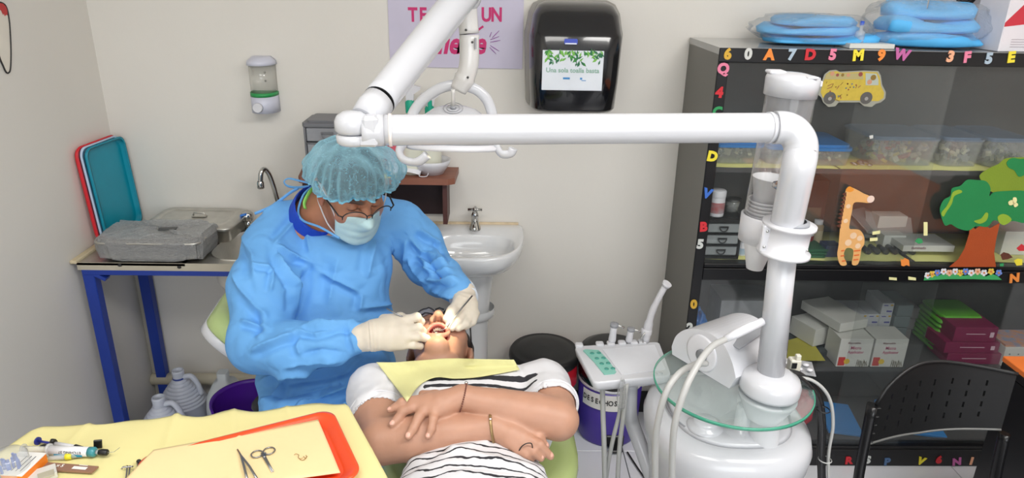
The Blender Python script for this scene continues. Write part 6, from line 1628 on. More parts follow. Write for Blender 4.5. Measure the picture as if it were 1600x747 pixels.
t = thing('yellow_needle', 'capped needle with yellow hub lying against the large syringe', 'needle', atZ(105, 715, CZ))
z = CZ + .004
pC = lambda f: lerp(atZ(76, 716, z), atZ(128, 711.5, z), f)
MB().tube([pC(0), pC(.5)], [.004, .0048], 12).build('cap', MATS['syringe_clear'], t)
MB().tube([pC(.5), pC(.52), pC(.68), pC(.70)], [.005, .0062, .0058, .004], 14).build('hub', mat('hub_yellow', (226, 216, 50), .35), t)
MB().tube([pC(.70), pC(1)], [.0045, .003], 12).build('tip_cover', clear_mat('tip_clear', (214, 226, 214), .5, .1), t)
t = thing('tool_guard', 'black and clear clip lying behind the large syringe plunger', 'clip', atZ(68, 697, CZ))
MB().tube([atZ(62, 697.5, CZ + .006), atZ(69, 696, CZ + .008), atZ(75, 696.5, CZ + .006)], [(.001, .003), (.003, .003), (.002, .003)], 8).build('clip', m_black, t)
# brown card
c4 = [atZ(75, 722, CZ + .004), atZ(154, 728.5, CZ + .004), atZ(143, 738, CZ + .004), atZ(59, 733, CZ + .004)]
t = thing('brown_card', 'brown rectangular sachet with white print in front of the syringes', 'sachet', c4[3])
mb = MB(); mb.prism([(p.x, p.y) for p in c4], .003, Matrix.Translation((0, 0, CZ + .001))); mb.build('sachet', mat('card_brown', (146, 108, 88), .55), t)
cM = frame(lerp(c4[0], c4[2], .5) + Vector((0, 0, .0008)), c4[1] - c4[0], c4[0] - c4[3])
MB().box(cM @ Vector((.020, -.001, 0)), (.026, .007, .0005), rot=cM.to_3x3()).build('white_strip', m_paper, t)
mb = text_mb('x 5', .010, cM @ Matrix.Translation((-.018, .001, .0)), .0002, .0002); mb.box(cM @ Vector((.022, .0065, 0)), (.016, .0012, .0004), rot=cM.to_3x3()).build('small_print', m_paper, t)
# orange and white box
t = thing('orange_white_box', 'orange and white small carton behind the clear jar', 'carton', atZ(45, 725, CZ))
oM = frame(atZ(44, 731, CZ + .014), atZ(66, 716, CZ) - atZ(46, 735, CZ), atZ(30, 712, CZ) - atZ(66, 716, CZ))
MB().box(oM @ Vector((.0, .012, -.004)), (.062, .050, .022), rot=oM.to_3x3(), bev=.0008).build('carton', mat('box_orange', (240, 130, 30), .5), t)
MB().box(oM @ Vector((.0, .012, .0078)), (.062, .050, .0014), rot=oM.to_3x3()).build('white_top', m_paper, t)
mb = MB()
for k_ in range(3): mb.box(oM @ Vector((.0, -.002 + .008 * k_, .0088)), (.040, .0012, .0004), rot=oM.to_3x3())
mb.build('printed_lines', mat('print_dark', (70, 70, 90), .6), t, kind='stuff')
MB().box(atZ(60, 744, CZ + .004), (.055, .03, .012), rot=(0, 0, 35), bev=.001).build('white_box', m_card, label='small white carton partly behind the clear jar at the bottom left', cat='carton')
MB().box(atZ(72, 742, CZ + .014), (.024, .018, .003), rot=(0, 0, 35), bev=.0005).build('grey_card', mat('card_greybeige', (176, 170, 150), .6), label='little grey beige card on the small white carton', cat='card')
# clear jar with blue picks
jp = atZ(20, 748, CZ)
t = thing('pick_jar', 'clear plastic jar holding blue brush tips at the bottom left corner', 'jar', jp)
MB().lathe([(0, 0), (.028, 0), (.031, .003), (.031, .046), (.026, .052), (0, .053)], Matrix.Translation(jp), 26).build('jar', clear_mat('jar_clear', (228, 232, 232), .72, .1), t)
random.seed(9)
for k_ in range(22):
    a = random.random() * 2 * PI; r = random.random() ** .5 * .021
    p = jp + Vector((r * math.cos(a), r * math.sin(a), .004))
    MB().tube([p, p + Vector((random.uniform(-.003, .003), random.uniform(-.003, .003), .034))], .0022, 6).build('blue_brush', mat('brush_blue', (50, 96, 190), .4), t)
# ================================================================ people
NPa = lambda *p: np.array(at(*p))
CRn = np.array(CR)
CAMB = CRn.T.copy()                      # columns: camera right, down, forward
m_skinP = mat('skin_patient', (184, 138, 114), .48, var=.05, scale=30, bump=.03, bscale=180, sss=.08, attr='tint')
m_skinD = mat('skin_dentist', (176, 120, 92), .5, var=.05, scale=30, bump=.03, bscale=180, sss=.06, attr='tint')
def tint(V, rules):
    C = np.zeros((len(V), 4))
    for w, col in rules:
        w = np.clip(w, 0, 1)[:, None]; c = np.array(lin(col))[None]
        a0 = C[:, 3:4]; a = w + a0 * (1 - w)
        C[:, :3] = np.where(a > 1e-6, (c * w + C[:, :3] * a0 * (1 - w)) / np.maximum(a, 1e-6), C[:, :3]); C[:, 3:4] = a
    return C
def blob(V, c, r, soft=.5):
    d = np.linalg.norm((V - np.array(c)) / np.array(r), axis=1); return np.clip((1 + soft - d) / soft, 0, 1)

# ---------------------------------------------------------------- patient
HP = NPa(688, 549, 1.80)
fP = np.array([-.02, .10, .995]); fP /= np.linalg.norm(fP)
lP = np.array([1.0, .02, .02]); lP -= fP * (lP @ fP); lP /= np.linalg.norm(lP); uP = np.cross(fP, lP); uP = -uP if uP[1] < 0 else uP
FP = np.stack([lP, fP, uP], 1)
hp_ = lambda x, f, u: HP + FP @ np.array([x, f, u])
def head(S, h_, F_, k=.012, mouth=True, jaw=1.0):
    E = lambda c, r, **q: S.ell(h_(*c), r, F_, **q)
    E((0, -.012, .035), (.074, .094, .088), k=0)
    E((0, .022, -.018), (.064, .073, .085), k=k)
    E((0, .030, -.062), (.056 * jaw, .052, .046), k=k)
    E((0, .062 if not mouth else .060, -.100 if not mouth else -.110), (.030, .026, .024), k=.012)
    for s_ in (-1, 1):
        E((s_ * .042, .052, -.026), (.026, .026, .032), k=.015)
        S.cap(h_(s_ * .012, .091, .026), h_(s_ * .042, .078, .028), .009, .007, k=.010)
        E((s_ * .031, .084, .008), (.019, .012, .013), k=.012, sub=True)
        E((s_ * .031, .074, .008), (.014, .013, .012), k=.003)
        E((s_ * .0775, -.012, -.004), (.010, .019, .031), k=.005)
        E((s_ * .086, -.008, -.001), (.006, .010, .018), k=.004, sub=True)
        E((s_ * .078, -.004, -.030), (.006, .008, .010), k=.004)
        E((s_ * .0135, .098, -.036), (.0095, .012, .0095), k=.006)
    S.chain([h_(0, .086, .018), h_(0, .101, -.012), h_(0, .113, -.032)], [.008, .009, .0115], k=.010)
    for s_ in (-1, 1): E((s_ * .0078, .108, -.0445), (.0045, .008, .0042), k=.002, sub=True)
    if mouth:
        ring = [h_(.026 * math.cos(a), .091 - .008 * abs(math.cos(a)) ** 2 + .006 * math.sin(a), -.076 + .0205 * math.sin(a)) for a in np.linspace(0, 2 * PI, 17)]
        E((0, .070, -.076), (.0235, .045, .0190), k=.005, sub=True)
        S.chain(ring, [.0048] * 17, k=.005)
    return S
shP_R, elP_R, wrP_R = NPa(586, 612, 1.66), NPa(596, 690, 1.475), NPa(772, 667, 1.462)
shP_L, elP_L, wrP_L = NPa(850, 604, 1.66), NPa(872, 656, 1.49), NPa(722, 621, 1.475)
allP = np.array([hp_(0, 0, .14), hp_(.1, .13, -.1), shP_R, elP_R, wrP_R, shP_L, elP_L, wrP_L, NPa(740, 800, 1.35), hp_(-.1, -.12, 0)])
lo, hi = allP.min(0) - .10, allP.max(0) + .10
lo[1] = .855; lo[2] = max(lo[2], .575)
S = SDF(lo, hi, .0032)
head(S, hp_, FP)
ellP = lambda c, r, k=.02, sub=False: S.ell(c, r, np.eye(3), k=k, sub=sub)
S.ell(hp_(0, .008, -.112), (.060, .046, .040), FP, k=.012)          # soft under-chin
S.cap(hp_(0, -.035, -.06), hp_(0, -.070, -.20), .060, .055, k=.02)
ellP((-.030, 1.37, .700), (.150, .16, .080), k=.03)
ellP((-.025, 1.10, .700), (.15, .20, .075), k=.02)
S.chain([hp_(0, -.06, -.18), shP_R], [.06, .055], k=.03); S.chain([hp_(0, -.06, -.18), shP_L], [.06, .055], k=.03)
# arms (image left arm is below, image right arm lies on top)
def bulge(a, b, t, off=(0, 0, 0)): return a + (b - a) * t + np.array(off)
S.chain([shP_R, bulge(shP_R, elP_R, .5), elP_R], [.056, .053, .048], k=.02)
S.chain([elP_R, bulge(elP_R, wrP_R, .28), bulge(elP_R, wrP_R, .6), wrP_R], [.048, .049, .042, .0285], k=.006)
S.chain([shP_L, bulge(shP_L, elP_L, .5), elP_L], [.052, .050, .044], k=.015)
S.chain([elP_L, bulge(elP_L, wrP_L, .25), bulge(elP_L, wrP_L, .6), wrP_L], [.044, .0455, .037, .0255], k=.003)
# left hand (palm down on the other forearm)
def onsurf(px, py, lift=.6, r=.008, z0=1.2): 
    z = S.hit(px, py, z0); z = 1.45 if z is None else z
    return NPa(px, py, z - r * lift)
kn = [(640, 627), (643, 637), (660, 643), (679, 645)]
z0h = S.hit(650, 655, 1.2) or 1.42
w2 = wrP_L
kz = z0h - .008
K = [NPa(x, y, kz + dz) for (x, y), dz in zip(kn, (.022, .012, .004, .0))]
cen = (w2 + sum(K) / 4) / 2
S.chain([w2, cen], [.024, .0245], k=.012)
for k_ in K: S.chain([w2 + (k_ - w2) * .25, w2 + (k_ - w2) * .65, k_], [.015, .0135, .0105], k=.011)
FT = [[(628, 632), (618, 636), (609, 640.5)], [(630, 646), (622, 654), (613, 663)], [(655, 655), (646, 669), (638, 682)], [(677, 658), (674, 670), (669, 682)]]
tipsL = []
base_hits = [[onsurf(px, py, .9, .0095) for px, py in f_] for f_ in FT]
for k_, f_, r0 in zip(K, base_hits, (.0085, .0098, .0100, .0088)):
    if k_ is K[0] or k_ is K[1]:
        q_ = FT[0] if k_ is K[0] else FT[1]; dz_ = (.020, .012)[0 if k_ is K[0] else 1]
        f_ = [NPa(a_[0], a_[1], min(float(proj(p_[None])[2][0]), kz + dz_ * w_)) for a_, p_, w_ in zip(q_, f_, (1, .9, .8))]
    mid = f_[0] + (np.array([0, .0, .006]))
    S.chain([k_, mid, f_[1], f_[2]], [r0 * 1.12, r0 * 1.04, r0 * .95, r0 * .80], k=.004)
    tipsL.append((f_[1], f_[2], r0 * .8))
S.chain([w2 + np.array([-.015, .01, -.01]), NPa(680, 618, 1.50), NPa(660, 616, 1.51)], [.013, .011, .009], k=.008)
# right hand (tucked below, fingers hanging over the side)
KR = [NPa(828, 676, 1.455), NPa(827, 687, 1.440), NPa(819, 696, 1.434), NPa(808, 701, 1.434)]
cenR = (wrP_R + sum(KR) / 4) / 2
S.chain([wrP_R, cenR], [.0275, .027], k=.012)
for k_ in KR: S.chain([wrP_R + (k_ - wrP_R) * .2, wrP_R + (k_ - wrP_R) * .65, k_], [.0165, .0145, .0112], k=.010)
tipsR = []
for k_, pts, r0 in zip(KR, ([(842, 683, 1.452), (853, 697, 1.458)], [(843, 695, 1.432), (860, 713, 1.442)], [(833, 705, 1.426), (845, 716, 1.436)], [(822, 709, 1.426), (830, 718, 1.436)]), (.0095, .0102, .0098, .009)):
    p = [NPa(*q) for q in pts]; S.chain([k_, p[0], p[1]], [r0 * 1.1, r0, r0 * .82], k=.004); tipsR.append((p[0], p[1], r0 * .82))
SP = S
V, F = S.nets(); V = relax(V, F, 1, .4)
px_, py_, pz_ = proj(V)
L_ = (V - HP) @ FP      # head coordinates of the vertices
rules = []
mm = np.exp(-(((L_[:, 0] / .030) ** 2 + ((L_[:, 2] + .076) / .0265) ** 2) ** 4)) * (L_[:, 1] > .06)
rules.append((mm * .75, (186, 88, 84)))
ins = ((L_[:, 0] / .0235) ** 2 + ((L_[:, 2] + .076) / .019) ** 2 < 1) & (L_[:, 1] < .086) & (L_[:, 1] > .0)
rules.append((ins * 1.0, (150, 40, 44)))
for s_ in (-1, 1):
    rules.append((blob(L_, (s_ * .034, .095, .030), (.020, .02, .0045), .6) * .85, (60, 40, 34)))
    rules.append((blob(L_, (s_ * .031, .088, .003), (.015, .01, .0012), 1.2) * .8, (50, 34, 30)))
    rules.append((blob(L_, (s_ * .0078, .104, -.0445), (.004, .012, .0035), .5) * .9, (70, 34, 28)))
    rules.append((blob(L_, (s_ * .042, .075, -.03), (.022, .02, .02), 1.0) * .2, (216, 120, 100)))
for a, b, r in tipsL + tipsR:
    d = (b - a) / np.linalg.norm(b - a); c = b + d * r * .1 + np.array([0, -.25, .95]) * r * .75
    rules.append((blob(V, c, (r * .62,) * 3, .3) * .8, (238, 186, 168)))
pat = thing('person', 'patient in white and black striped shirt lying back with arms crossed and mouth open', 'person', (-.03, 1.3, .62))
np_mesh('body', V, F, m_skinP, pat, tint(V, rules))
# teeth
mb = MB()
for q in range(-4, 5):
    x = q * .0047; p = hp_(x, .084 - abs(q) ** 2 * .0006, -.0560 - abs(q) ** 2 * .00012)
    mb.box(Vector(p), (.0042, .007, .008), rot=Matrix(FP.tolist()), bev=.0012)
mb.build('teeth', mat('teeth_ivory', (228, 220, 200), .3), pat, kind='stuff')
MB().ell(Vector(hp_(0, .058, -.080)), (.015, .012, .010), rot=Matrix(FP.tolist())).build('tongue', mat('tongue_red', (176, 62, 60), .4), pat)
# hair: cap of dark hair round the back of the skull
S2 = SDF(HP - .16, HP + .16, .0035)
S2.ell(hp_(0, -.030, .045), (.084, .095, .094), FP, k=0)
S2.ell(hp_(0, .060, .010), (.070, .075, .105), FP, k=.01, sub=True)
for s_ in (-1, 1): S2.ell(hp_(s_ * .080, -.006, -.012), (.02, .020, .034), FP, k=.005, sub=True)
V2, F2 = S2.nets(); V2 = relax(V2, F2, 1)
V2 += normals(V2, F2) * (vnoise(V2, 120, 3) * .002 + vnoise(V2, 45, 5) * .003)[:, None]
np_mesh('hair', V2, F2, mat('hair_dark', (34, 26, 24), .5, var=.3, scale=80, bump=.4, bscale=300), pat)
# glasses
m_gfr = mat('glasses_frame', (24, 24, 30), .3)
gl = []
for s_ in (-1, 1):
    lp = [Vector(hp_(s_ * (.035 + .026 * math.cos(a) * (1.0)), .108 - .012 * math.cos(a) ** 2 - .004 * (math.cos(a) > 0), .013 + .020 * math.copysign(abs(math.sin(a)) ** .8, math.sin(a)))) for a in np.linspace(0, 2 * PI, 25)[:-1]]
    mb = MB(); mb.tube(lp, .0021, 8, closed=True); mb.build('glasses_rim', m_gfr, pat)
    mb = MB(); mb.add(lp, [tuple(range(24))]); mb.build('glasses_lens', clear_mat('lens_tint', (200, 190, 210), .88, .03), pat)
    mb = MB(); mb.tube([Vector(hp_(s_ * .060, .094, .020)), Vector(hp_(s_ * .076, .084, .018)), Vector(hp_(s_ * .079, .02, .010)), Vector(hp_(s_ * .080, -.02, .0))], [.0024, .0026, .002, .002], 8); mb.build('glasses_temple', m_gfr, pat)
mb = MB(); mb.tube([Vector(hp_(-.011, .107, .018)), Vector(hp_(0, .110, .022)), Vector(hp_(.011, .107, .018))], .0022, 8); mb.build('glasses_bridge', m_gfr, pat)

# shirt
S3 = SDF(lo, hi, .0029)
ell3 = lambda c, r, k=.02, sub=False: S3.ell(c, r, np.eye(3), k=k, sub=sub)
ell3((-.030, 1.37, .728), (.172, .178, .103), k=0)
ell3((-.040, 1.10, .716), (.165, .215, .098), k=.03)
S3.chain([hp_(0, -.06, -.20), shP_R + np.array([0, 0, .002])], [.076, .062], k=.03); S3.chain([hp_(0, -.06, -.20), shP_L + np.array([0, 0, .002])], [.076, .060], k=.03)
slR = bulge(shP_R, elP_R, .48); slL = bulge(shP_L, elP_L, .55)
S3.chain([shP_R, slR], [.061, .0635], k=.02); S3.chain([shP_L, slL], [.058, .0585], k=.02)
# sleeve openings: hollow ends
S3.cap(slR, slR + (elP_R - shP_R) * .5, .0560, .0560, k=.002, sub=True)
S3.cap(slL + (slL - shP_L) * .05, slL + (elP_L - shP_L) * .4, .0525, .0525, k=.002, sub=True)
S3.cap(hp_(0, -.045, -.10), hp_(0, -.045, -.122), .068, .062, k=.004, sub=True)
V3_, F3_ = S3.nets(); V3_ = relax(V3_, F3_, 2)
Nn = normals(V3_, F3_); px_, py_, pz_ = proj(V3_)
disp = .0022 * vnoise(V3_, 22, 1) + .0012 * vnoise(V3_, 55, 2)
for (a, b, w, am) in (((560, 650), (612, 588), 5, -.004), ((580, 655), (632, 640), 4, .004), ((560, 625), (600, 600), 5, .003), ((700, 700), (860, 735), 5, .004), ((640, 720), (760, 690), 5, .004), ((620, 745), (700, 700), 5, -.004), ((800, 700), (890, 735), 4, -.004), ((820, 590), (812, 572), 4, -.004), ((850, 600), (885, 628), 4, .003), ((700, 727), (820, 738), 5, -.003)):
    d, _t = seg_dist2(px_, py_, a, b); disp += am * np.exp(-(d / w) ** 2)
V3_ = V3_ + Nn * disp[:, None]
m_shirt = bpy.data.materials.new('striped_shirt'); m_shirt.use_nodes = True
nt = m_shirt.node_tree; N = nt.nodes; LK = nt.links; bs = N['Principled BSDF']; bs.inputs['Roughness'].default_value = .8
va = N.new('ShaderNodeVertexColor'); va.layer_name = 'tint'
tcn = N.new('ShaderNodeTexCoord')
sep = N.new('ShaderNodeSeparateColor'); LK.new(va.outputs['Color'], sep.inputs[0])
nz = N.new('ShaderNodeTexNoise'); nz.inputs['Scale'].default_value = 14; nz.inputs['Detail'].default_value = 3; LK.new(tcn.outputs['Object'], nz.inputs['Vector'])
nz2 = N.new('ShaderNodeTexNoise'); nz2.inputs['Scale'].default_value = 60; nz2.inputs['Detail'].default_value = 2; LK.new(tcn.outputs['Object'], nz2.inputs['Vector'])
def mth(op, a, b=None):
    n_ = N.new('ShaderNodeMath'); n_.operation = op
    for i, q in enumerate((a, b)):
        if q is None: continue
        if isinstance(q, (int, float)): n_.inputs[i].default_value = q
        else: LK.new(q, n_.inputs[i])
    return n_.outputs[0]
coord = mth('ADD', sep.outputs[0], mth('MULTIPLY', mth('SUBTRACT', nz.outputs['Fac'], .5), .07))
coord = mth('ADD', coord, mth('MULTIPLY', mth('SUBTRACT', nz2.outputs['Fac'], .5), .012))
fr_ = mth('FRACT', mth('MULTIPLY', coord, 25.0))
thin = mth('LESS_THAN', fr_, mth('ADD', .10, mth('MULTIPLY', nz2.outputs['Fac'], .22)))
band = mth('LESS_THAN', mth('ADD', sep.outputs[1], mth('MULTIPLY', mth('SUBTRACT', nz2.outputs['Fac'], .5), .05)), .075)
isb = mth('GREATER_THAN', sep.outputs[2], .5)
black = mth('ADD', mth('MULTIPLY', thin, isb), mth('MULTIPLY', band, mth('SUBTRACT', 1.0, isb)))
mx = N.new('ShaderNodeMix'); mx.data_type = 'RGBA'; LK.new(black, mx.inputs['Factor'])
mx.inputs['A'].default_value = (*lin((222, 222, 226)), 1); mx.inputs['B'].default_value = (*lin((42, 42, 48)), 1); LK.new(mx.outputs['Result'], bs.inputs['Base Color'])
Cc = np.zeros((len(V3_), 4)); Cc[:, 3] = 1
Cc[:, 0] = (V3_[:, 1] - .8 - .05 * np.abs(V3_[:, 0] + .03) - .10 * np.clip(-.14 - V3_[:, 0], 0, 1)) / .55       # along the belly
yb = [np.array(at(x_, y_, S3.hit(x_, y_, 1.3) or 1.6))[1] for x_, y_ in ((745, 590), (665, 606))]
dd = np.minimum(np.abs(V3_[:, 1] - yb[0] - .10 * (V3_[:, 0] + .03) ** 2), np.abs(V3_[:, 1] - yb[1] + .02 * V3_[:, 0]) + .004) * 9
Cc[:, 1] = np.clip(dd + np.clip((np.abs(V3_[:, 0] + .03) - .125) * 12, 0, 1) + np.clip((.74 - V3_[:, 2]) * 12, 0, 1), 0, 1)
Cc[:, 2] = (V3_[:, 1] < 1.27) * 1.0
np_mesh('striped_shirt', V3_, F3_, m_shirt, pat, Cc)
# sleeve hems
for c_, d_, r_, rad in ((slR, elP_R - shP_R, .0635, None), (slL, elP_L - shP_L, .0590, None)):
    d_ = Vector(d_).normalized(); a_ = Vector((0, 0, 1)); x_ = a_.cross(d_).normalized(); y_ = d_.cross(x_)
    mb = MB(); mb.tube([Vector(c_) + d_ * .006 + (x_ * math.cos(a) + y_ * math.sin(a)) * r_ for a in np.linspace(0, 2 * PI, 41)[:-1]], .0026, 6, closed=True)
    mb.build('sleeve_hem', mat('shirt_white', (216, 216, 221), .8), pat)
# bracelets
def bracelet(nm, p0, p1, col, r, bead, lab=None, rr=.0285, mt=None, beads=26):
    a_, b_ = p0, p1; mid = (a_ + b_) / 2
    axis = Vector(b_ - a_).normalized()
    return
def ring_around(S_, c, d, R0, n=40, lift=.0015):
    d = Vector(d).normalized(); x_ = Vector((0, 0, 1)).cross(d).normalized(); y_ = d.cross(x_); out = []
    for k in range(n):
        a = 2 * PI * k / n; dirv = x_ * math.cos(a) + y_ * math.sin(a)
        r = R0
        for rr in np.arange(.012, R0 * 2, .001):
            P = np.array(Vector(c) + dirv * rr); I = np.rint((P - S_.lo) / S_.h).astype(int)
            if ((I >= 0) & (I < S_.n)).all() and S_.g[tuple(I)] > 0: r = rr; break
        out.append(min(r, R0 * 1.35))
    out = [sorted([out[k - 2], out[k - 1], out[k], out[(k + 1) % n], out[(k + 2) % n]])[2] for k in range(n)]
    return [Vector(c) + (x_ * math.cos(2 * PI * k / n) + y_ * math.sin(2 * PI * k / n)) * (out[k] + lift) for k in range(n)]
rg = ring_around(SP, bulge(elP_L, wrP_L, .99), wrP_L - elP_L, .026)
mb = MB()
for k, p in enumerate(rg): mb.ell(p, (.0019, .0019, .0019), seg=7, rings=5)
mb.build('bead_bracelet', mat('bead_brown', (110, 62, 50), .4), pat, label='thin brown bead bracelet with a silver bead')
i_ = max(range(len(rg)), key=lambda k: proj(np.array([rg[k]]))[1][0] * -1 + 0)
MB().ell(rg[i_] + Vector((0, -.002, .002)), (.004, .004, .004), seg=12, rings=8).build('silver_bead', m_chrome, pat)
rg2 = ring_around(SP, bulge(elP_R, wrP_R, .99), wrP_R - elP_R, .0285)
mb = MB(); mb.tube(rg2, [(.0012, .0030)] * len(rg2), 8, closed=True); mb.build('gold_bracelet', mat('bracelet_gold', (150, 124, 84), .35, .6, var=.2, scale=200), pat, label='narrow gold bracelet')
i_ = min(range(len(rg2)), key=lambda k: (proj(np.array([rg2[k]]))[1][0] - 653) ** 2 + (proj(np.array([rg2[k]]))[2][0] - 1.4) ** 2 * 1e5)
MB().box(rg2[i_], (.005, .005, .006), bev=.001).build('bracelet_clasp', m_chrome, pat)
hz = SP.hit(822, 697, 1.3) or 1.45
mb = MB(); mb.tube(catmull([Vector(NPa(811, 704, hz)), Vector(NPa(816, 697, hz - .006)), Vector(NPa(823, 693, hz - .008)), Vector(NPa(830, 693, hz - .006)), Vector(NPa(832, 699, hz - .002)), Vector(NPa(831, 704, hz))], 5), .0012, 6)
mb.build('hair_tie', MATS['ink_black'], pat, label='black hair elastic around the fingers')

# trousers and shoes (mostly below the picture)
ST = SDF((-.30, -.10, .46), (.22, 1.06, .80), .008)
ST.ell((-.035, .90, .655), (.160, .13, .085), k=0)
for x0, x1 in ((-.115, -.135), (.045, .065)):
    ST.chain([np.array([x0, .86, .655]), np.array([x1, .45, .640]), np.array([x1, .06, .605])], [.088, .066, .048], k=.03)
VT, FT_ = ST.nets(); VT = relax(VT, FT_, 2)
np_mesh('trousers', VT, FT_, mat('trousers_denim', (52, 66, 96), .8, var=.1, scale=60), pat)
for x1 in (-.135, .065):
    MB().loft([[Vector((x1 + x * s_, .02 - .03 - y_, .60 + y * s_)) for x, y in rrect(.09, .20, .04, 6)] for s_, y_ in ((.6, -.06), (.92, -.03), (1, 0), (.97, .015))], cap0=True, cap1=True).build('shoe', mat('shoe_white', (190, 190, 194), .6), pat)

# paper bib on the chest
Tp = catmull([Vector((x, y, 0)) for x, y in ((588, 566), (620, 566), (660, 563), (700, 560), (750, 561), (803, 562))], 4)
Bp = catmull([Vector((x, y, 0)) for x, y in ((636, 628), (655, 603), (680, 590), (712, 592), (752, 589), (812, 578))], 4)
def samp(L, t): t *= len(L) - 1; i = min(int(t), len(L) - 2); return lerp(L[i], L[i + 1], t - i)
nu, nv = 44, 18
Zg = np.zeros((nu + 1, nv + 1)); XY = {}
for i in range(nu + 1):
    for j in range(nv + 1):
        p = lerp(samp(Tp, i / nu), samp(Bp, i / nu), j / nv); XY[i, j] = p
        zz_ = [z for z in (S3.hit(p.x, p.y, 1.3, 2.0), SP.hit(p.x, p.y, 1.3, 2.0)) if z]
        Zg[i, j] = min(zz_) if zz_ else np.nan
m_ = np.nanmedian(Zg); Zg = np.where(np.isnan(Zg), m_, Zg)
Z0 = Zg.copy()
for _ in range(30):
    Zp = np.pad(Zg, 1, mode='edge'); Zg = (Zp[:-2, 1:-1] + Zp[2:, 1:-1] + Zp[1:-1, :-2] + Zp[1:-1, 2:]) / 4
    Zg = np.minimum(Zg, Z0)
mb = MB()
def bibf(u, v):
    i, j = round(u * nu), round(v * nv); p = XY[i, j]
    z = Zg[i, j] - .006 - .0015 * math.sin(i * .9) * (j / nv) - (.004 if 11 < i < 22 and j == nv else 0) + .0006 * math.sin(i * 1.7)
    return at(p.x, p.y, z)
mb.grid(bibf, nu, nv, thick=.0012)
mb.build('dental_bib', mat('bib_yellow', (220, 217, 156), .85, var=.015, bump=.08, bscale=120), label='pale yellow paper bib lying across the patient below the chin', cat='paper bib')

# ---------------------------------------------------------------- dental chair
t = thing('dental_chair', 'pale green dental chair under the reclining patient', 'dental chair', (-.04, 1.2, 0))
m_gr2 = mat('vinyl_green_gloss', (176, 190, 124), .22, var=.04, scale=4, coat=.4)
def chring(s_, dz, th=0):
    out = []
    for x, y in rrect(.455, .46, .16, 10):
        yy = 1.435 + y * s_; xx = -.028 + x * s_ * (1 - .12 * (y > 0) * y / .33)
        out.append(Vector((xx, yy, .60 + dz + .10 * (yy - 1.2) + .22 * max(0, abs(xx + .035) - .10) ** 1.2)))
    return out
MB().loft([chring(.86, -.055), chring(.97, -.045), chring(1.01, -.015), chring(1.0, .008), chring(.93, .024), chring(.8, .018), chring(.3, .0)], cap0=True, cap1=True).build('backrest', m_gr2, t)
def hdring(s_, dz): return [Vector((HP[0] + x * s_, 1.625 + y * s_, HP[2] - .135 + dz + .5 * (abs(x) > .07) * (abs(x) - .07))) for x, y in rrect(.24, .17, .05, 6)]
MB().loft([hdring(.9, -.03), hdring(1, -.01), hdring(1, .012), hdring(.8, .022)], cap0=True, cap1=True).build('headrest', m_gr2, t)
MB().box((-.08, 1.57, .63), (.06, .12, .02), bev=.004).build('headrest_bar', m_chrome, t)
MB().loft([[Vector((-.035 + x * s_, .50 + y * s_, z)) for x, y in rrect(.46, .96, .12, 8)] for s_, z in ((.9, .44), (1, .455), (1, .51), (.93, .535))], cap0=True, cap1=True).build('seat_pad', m_gr2, t)
MB().loft([[Vector((-.035 + x * s_, .85 + y * s_, z)) for x, y in rrect(.30, .7, .06, 6)] for s_, z in ((1.1, .0), (1.1, .04), (.6, .08), (.55, .38), (.8, .44))], cap0=True, cap1=True).build('pedestal', m_white, t)
MB().box((-.035, 1.08, .50), (.16, .5, .03), rot=(10, 0, 0), bev=.006).build('support_frame', m_white, t)
# ---------------------------------------------------------------- dentist
cdn = lambda *c: CAMB @ np.array(c, float)
fD = np.array([.54, .62, -.58]); fD /= np.linalg.norm(fD)
lD = np.array([.80, -.18, .52]); lD -= fD * (lD @ fD); lD /= np.linalg.norm(lD)
uD = np.cross(fD, lD); uD = -uD if uD[1] > 0 else uD
FD = CAMB @ np.stack([lD, fD, uD], 1)
HD = NPa(549, 297, 1.80)
hd_ = lambda x, f, u: HD + FD @ (np.array([x, f, u]) * .97)
shR, elR, wrR = NPa(424, 388, 1.86), NPa(408, 535, 1.74), NPa(570, 527, 1.665)
shL, elL, wrL = NPa(628, 352, 2.00), NPa(668, 412, 2.02), NPa(724, 462, 1.815)
kneeR, kneeL = np.array([-.50, 1.43, .575]), np.array([-.36, 1.52, .575])
hipR, hipL = np.array([-.53, 1.80, .60]), np.array([-.40, 1.80, .60])
lo = np.array([-.80, 1.28, -.0]); hi = np.array([.06, 2.12, 1.40])
S = SDF(np.array([-.80, 1.28, .42]), hi, .0042)
head(S, hd_, FD, mouth=False)
S.cap(hd_(0, -.030, -.06), NPa(492, 345, 1.90), .062, .070, k=.02)
RC = CAMB
S.ell(NPa(515, 400, 1.93), (.16, .13, .09), RC, k=.03); S.ell(NPa(510, 520, 1.95), (.14, .15, .10), RC, k=.04)
S.chain([NPa(495, 350, 1.92), shR], [.05, .050], k=.03); S.chain([NPa(520, 350, 1.93), shL], [.05, .045], k=.03)
S.chain([shR, elR, wrR], [.052, .043, .026], k=.02); S.chain([shL, elL, wrL], [.05, .04, .026], k=.02)
S.chain([hipR, kneeR], [.08, .06], k=.03); S.chain([hipL, kneeL], [.08, .06], k=.03)
SD = S
V, F = S.nets(); V = relax(V, F, 1, .4)
L_ = (V - HD) @ FD / .97
rules = []
for s_ in (-1, 1):
    rules.append((blob(L_, (s_ * .034, .092, .030), (.020, .02, .0050), .6) * .9, (46, 30, 24)))
    rules.append((blob(L_, (s_ * .031, .088, .002), (.016, .01, .0016), 1.0) * .9, (40, 26, 22)))
    rules.append((blob(L_, (s_ * .082, -.010, -.002), (.014, .012, .02), .8) * .45, (168, 84, 70)))
dn = thing('person', 'dentist in blue gown, bouffant cap, face mask and gloves leaning over the patient', 'person', (-.46, 1.8, 0))
np_mesh('body', V, F, m_skinD, dn, tint(V, rules))
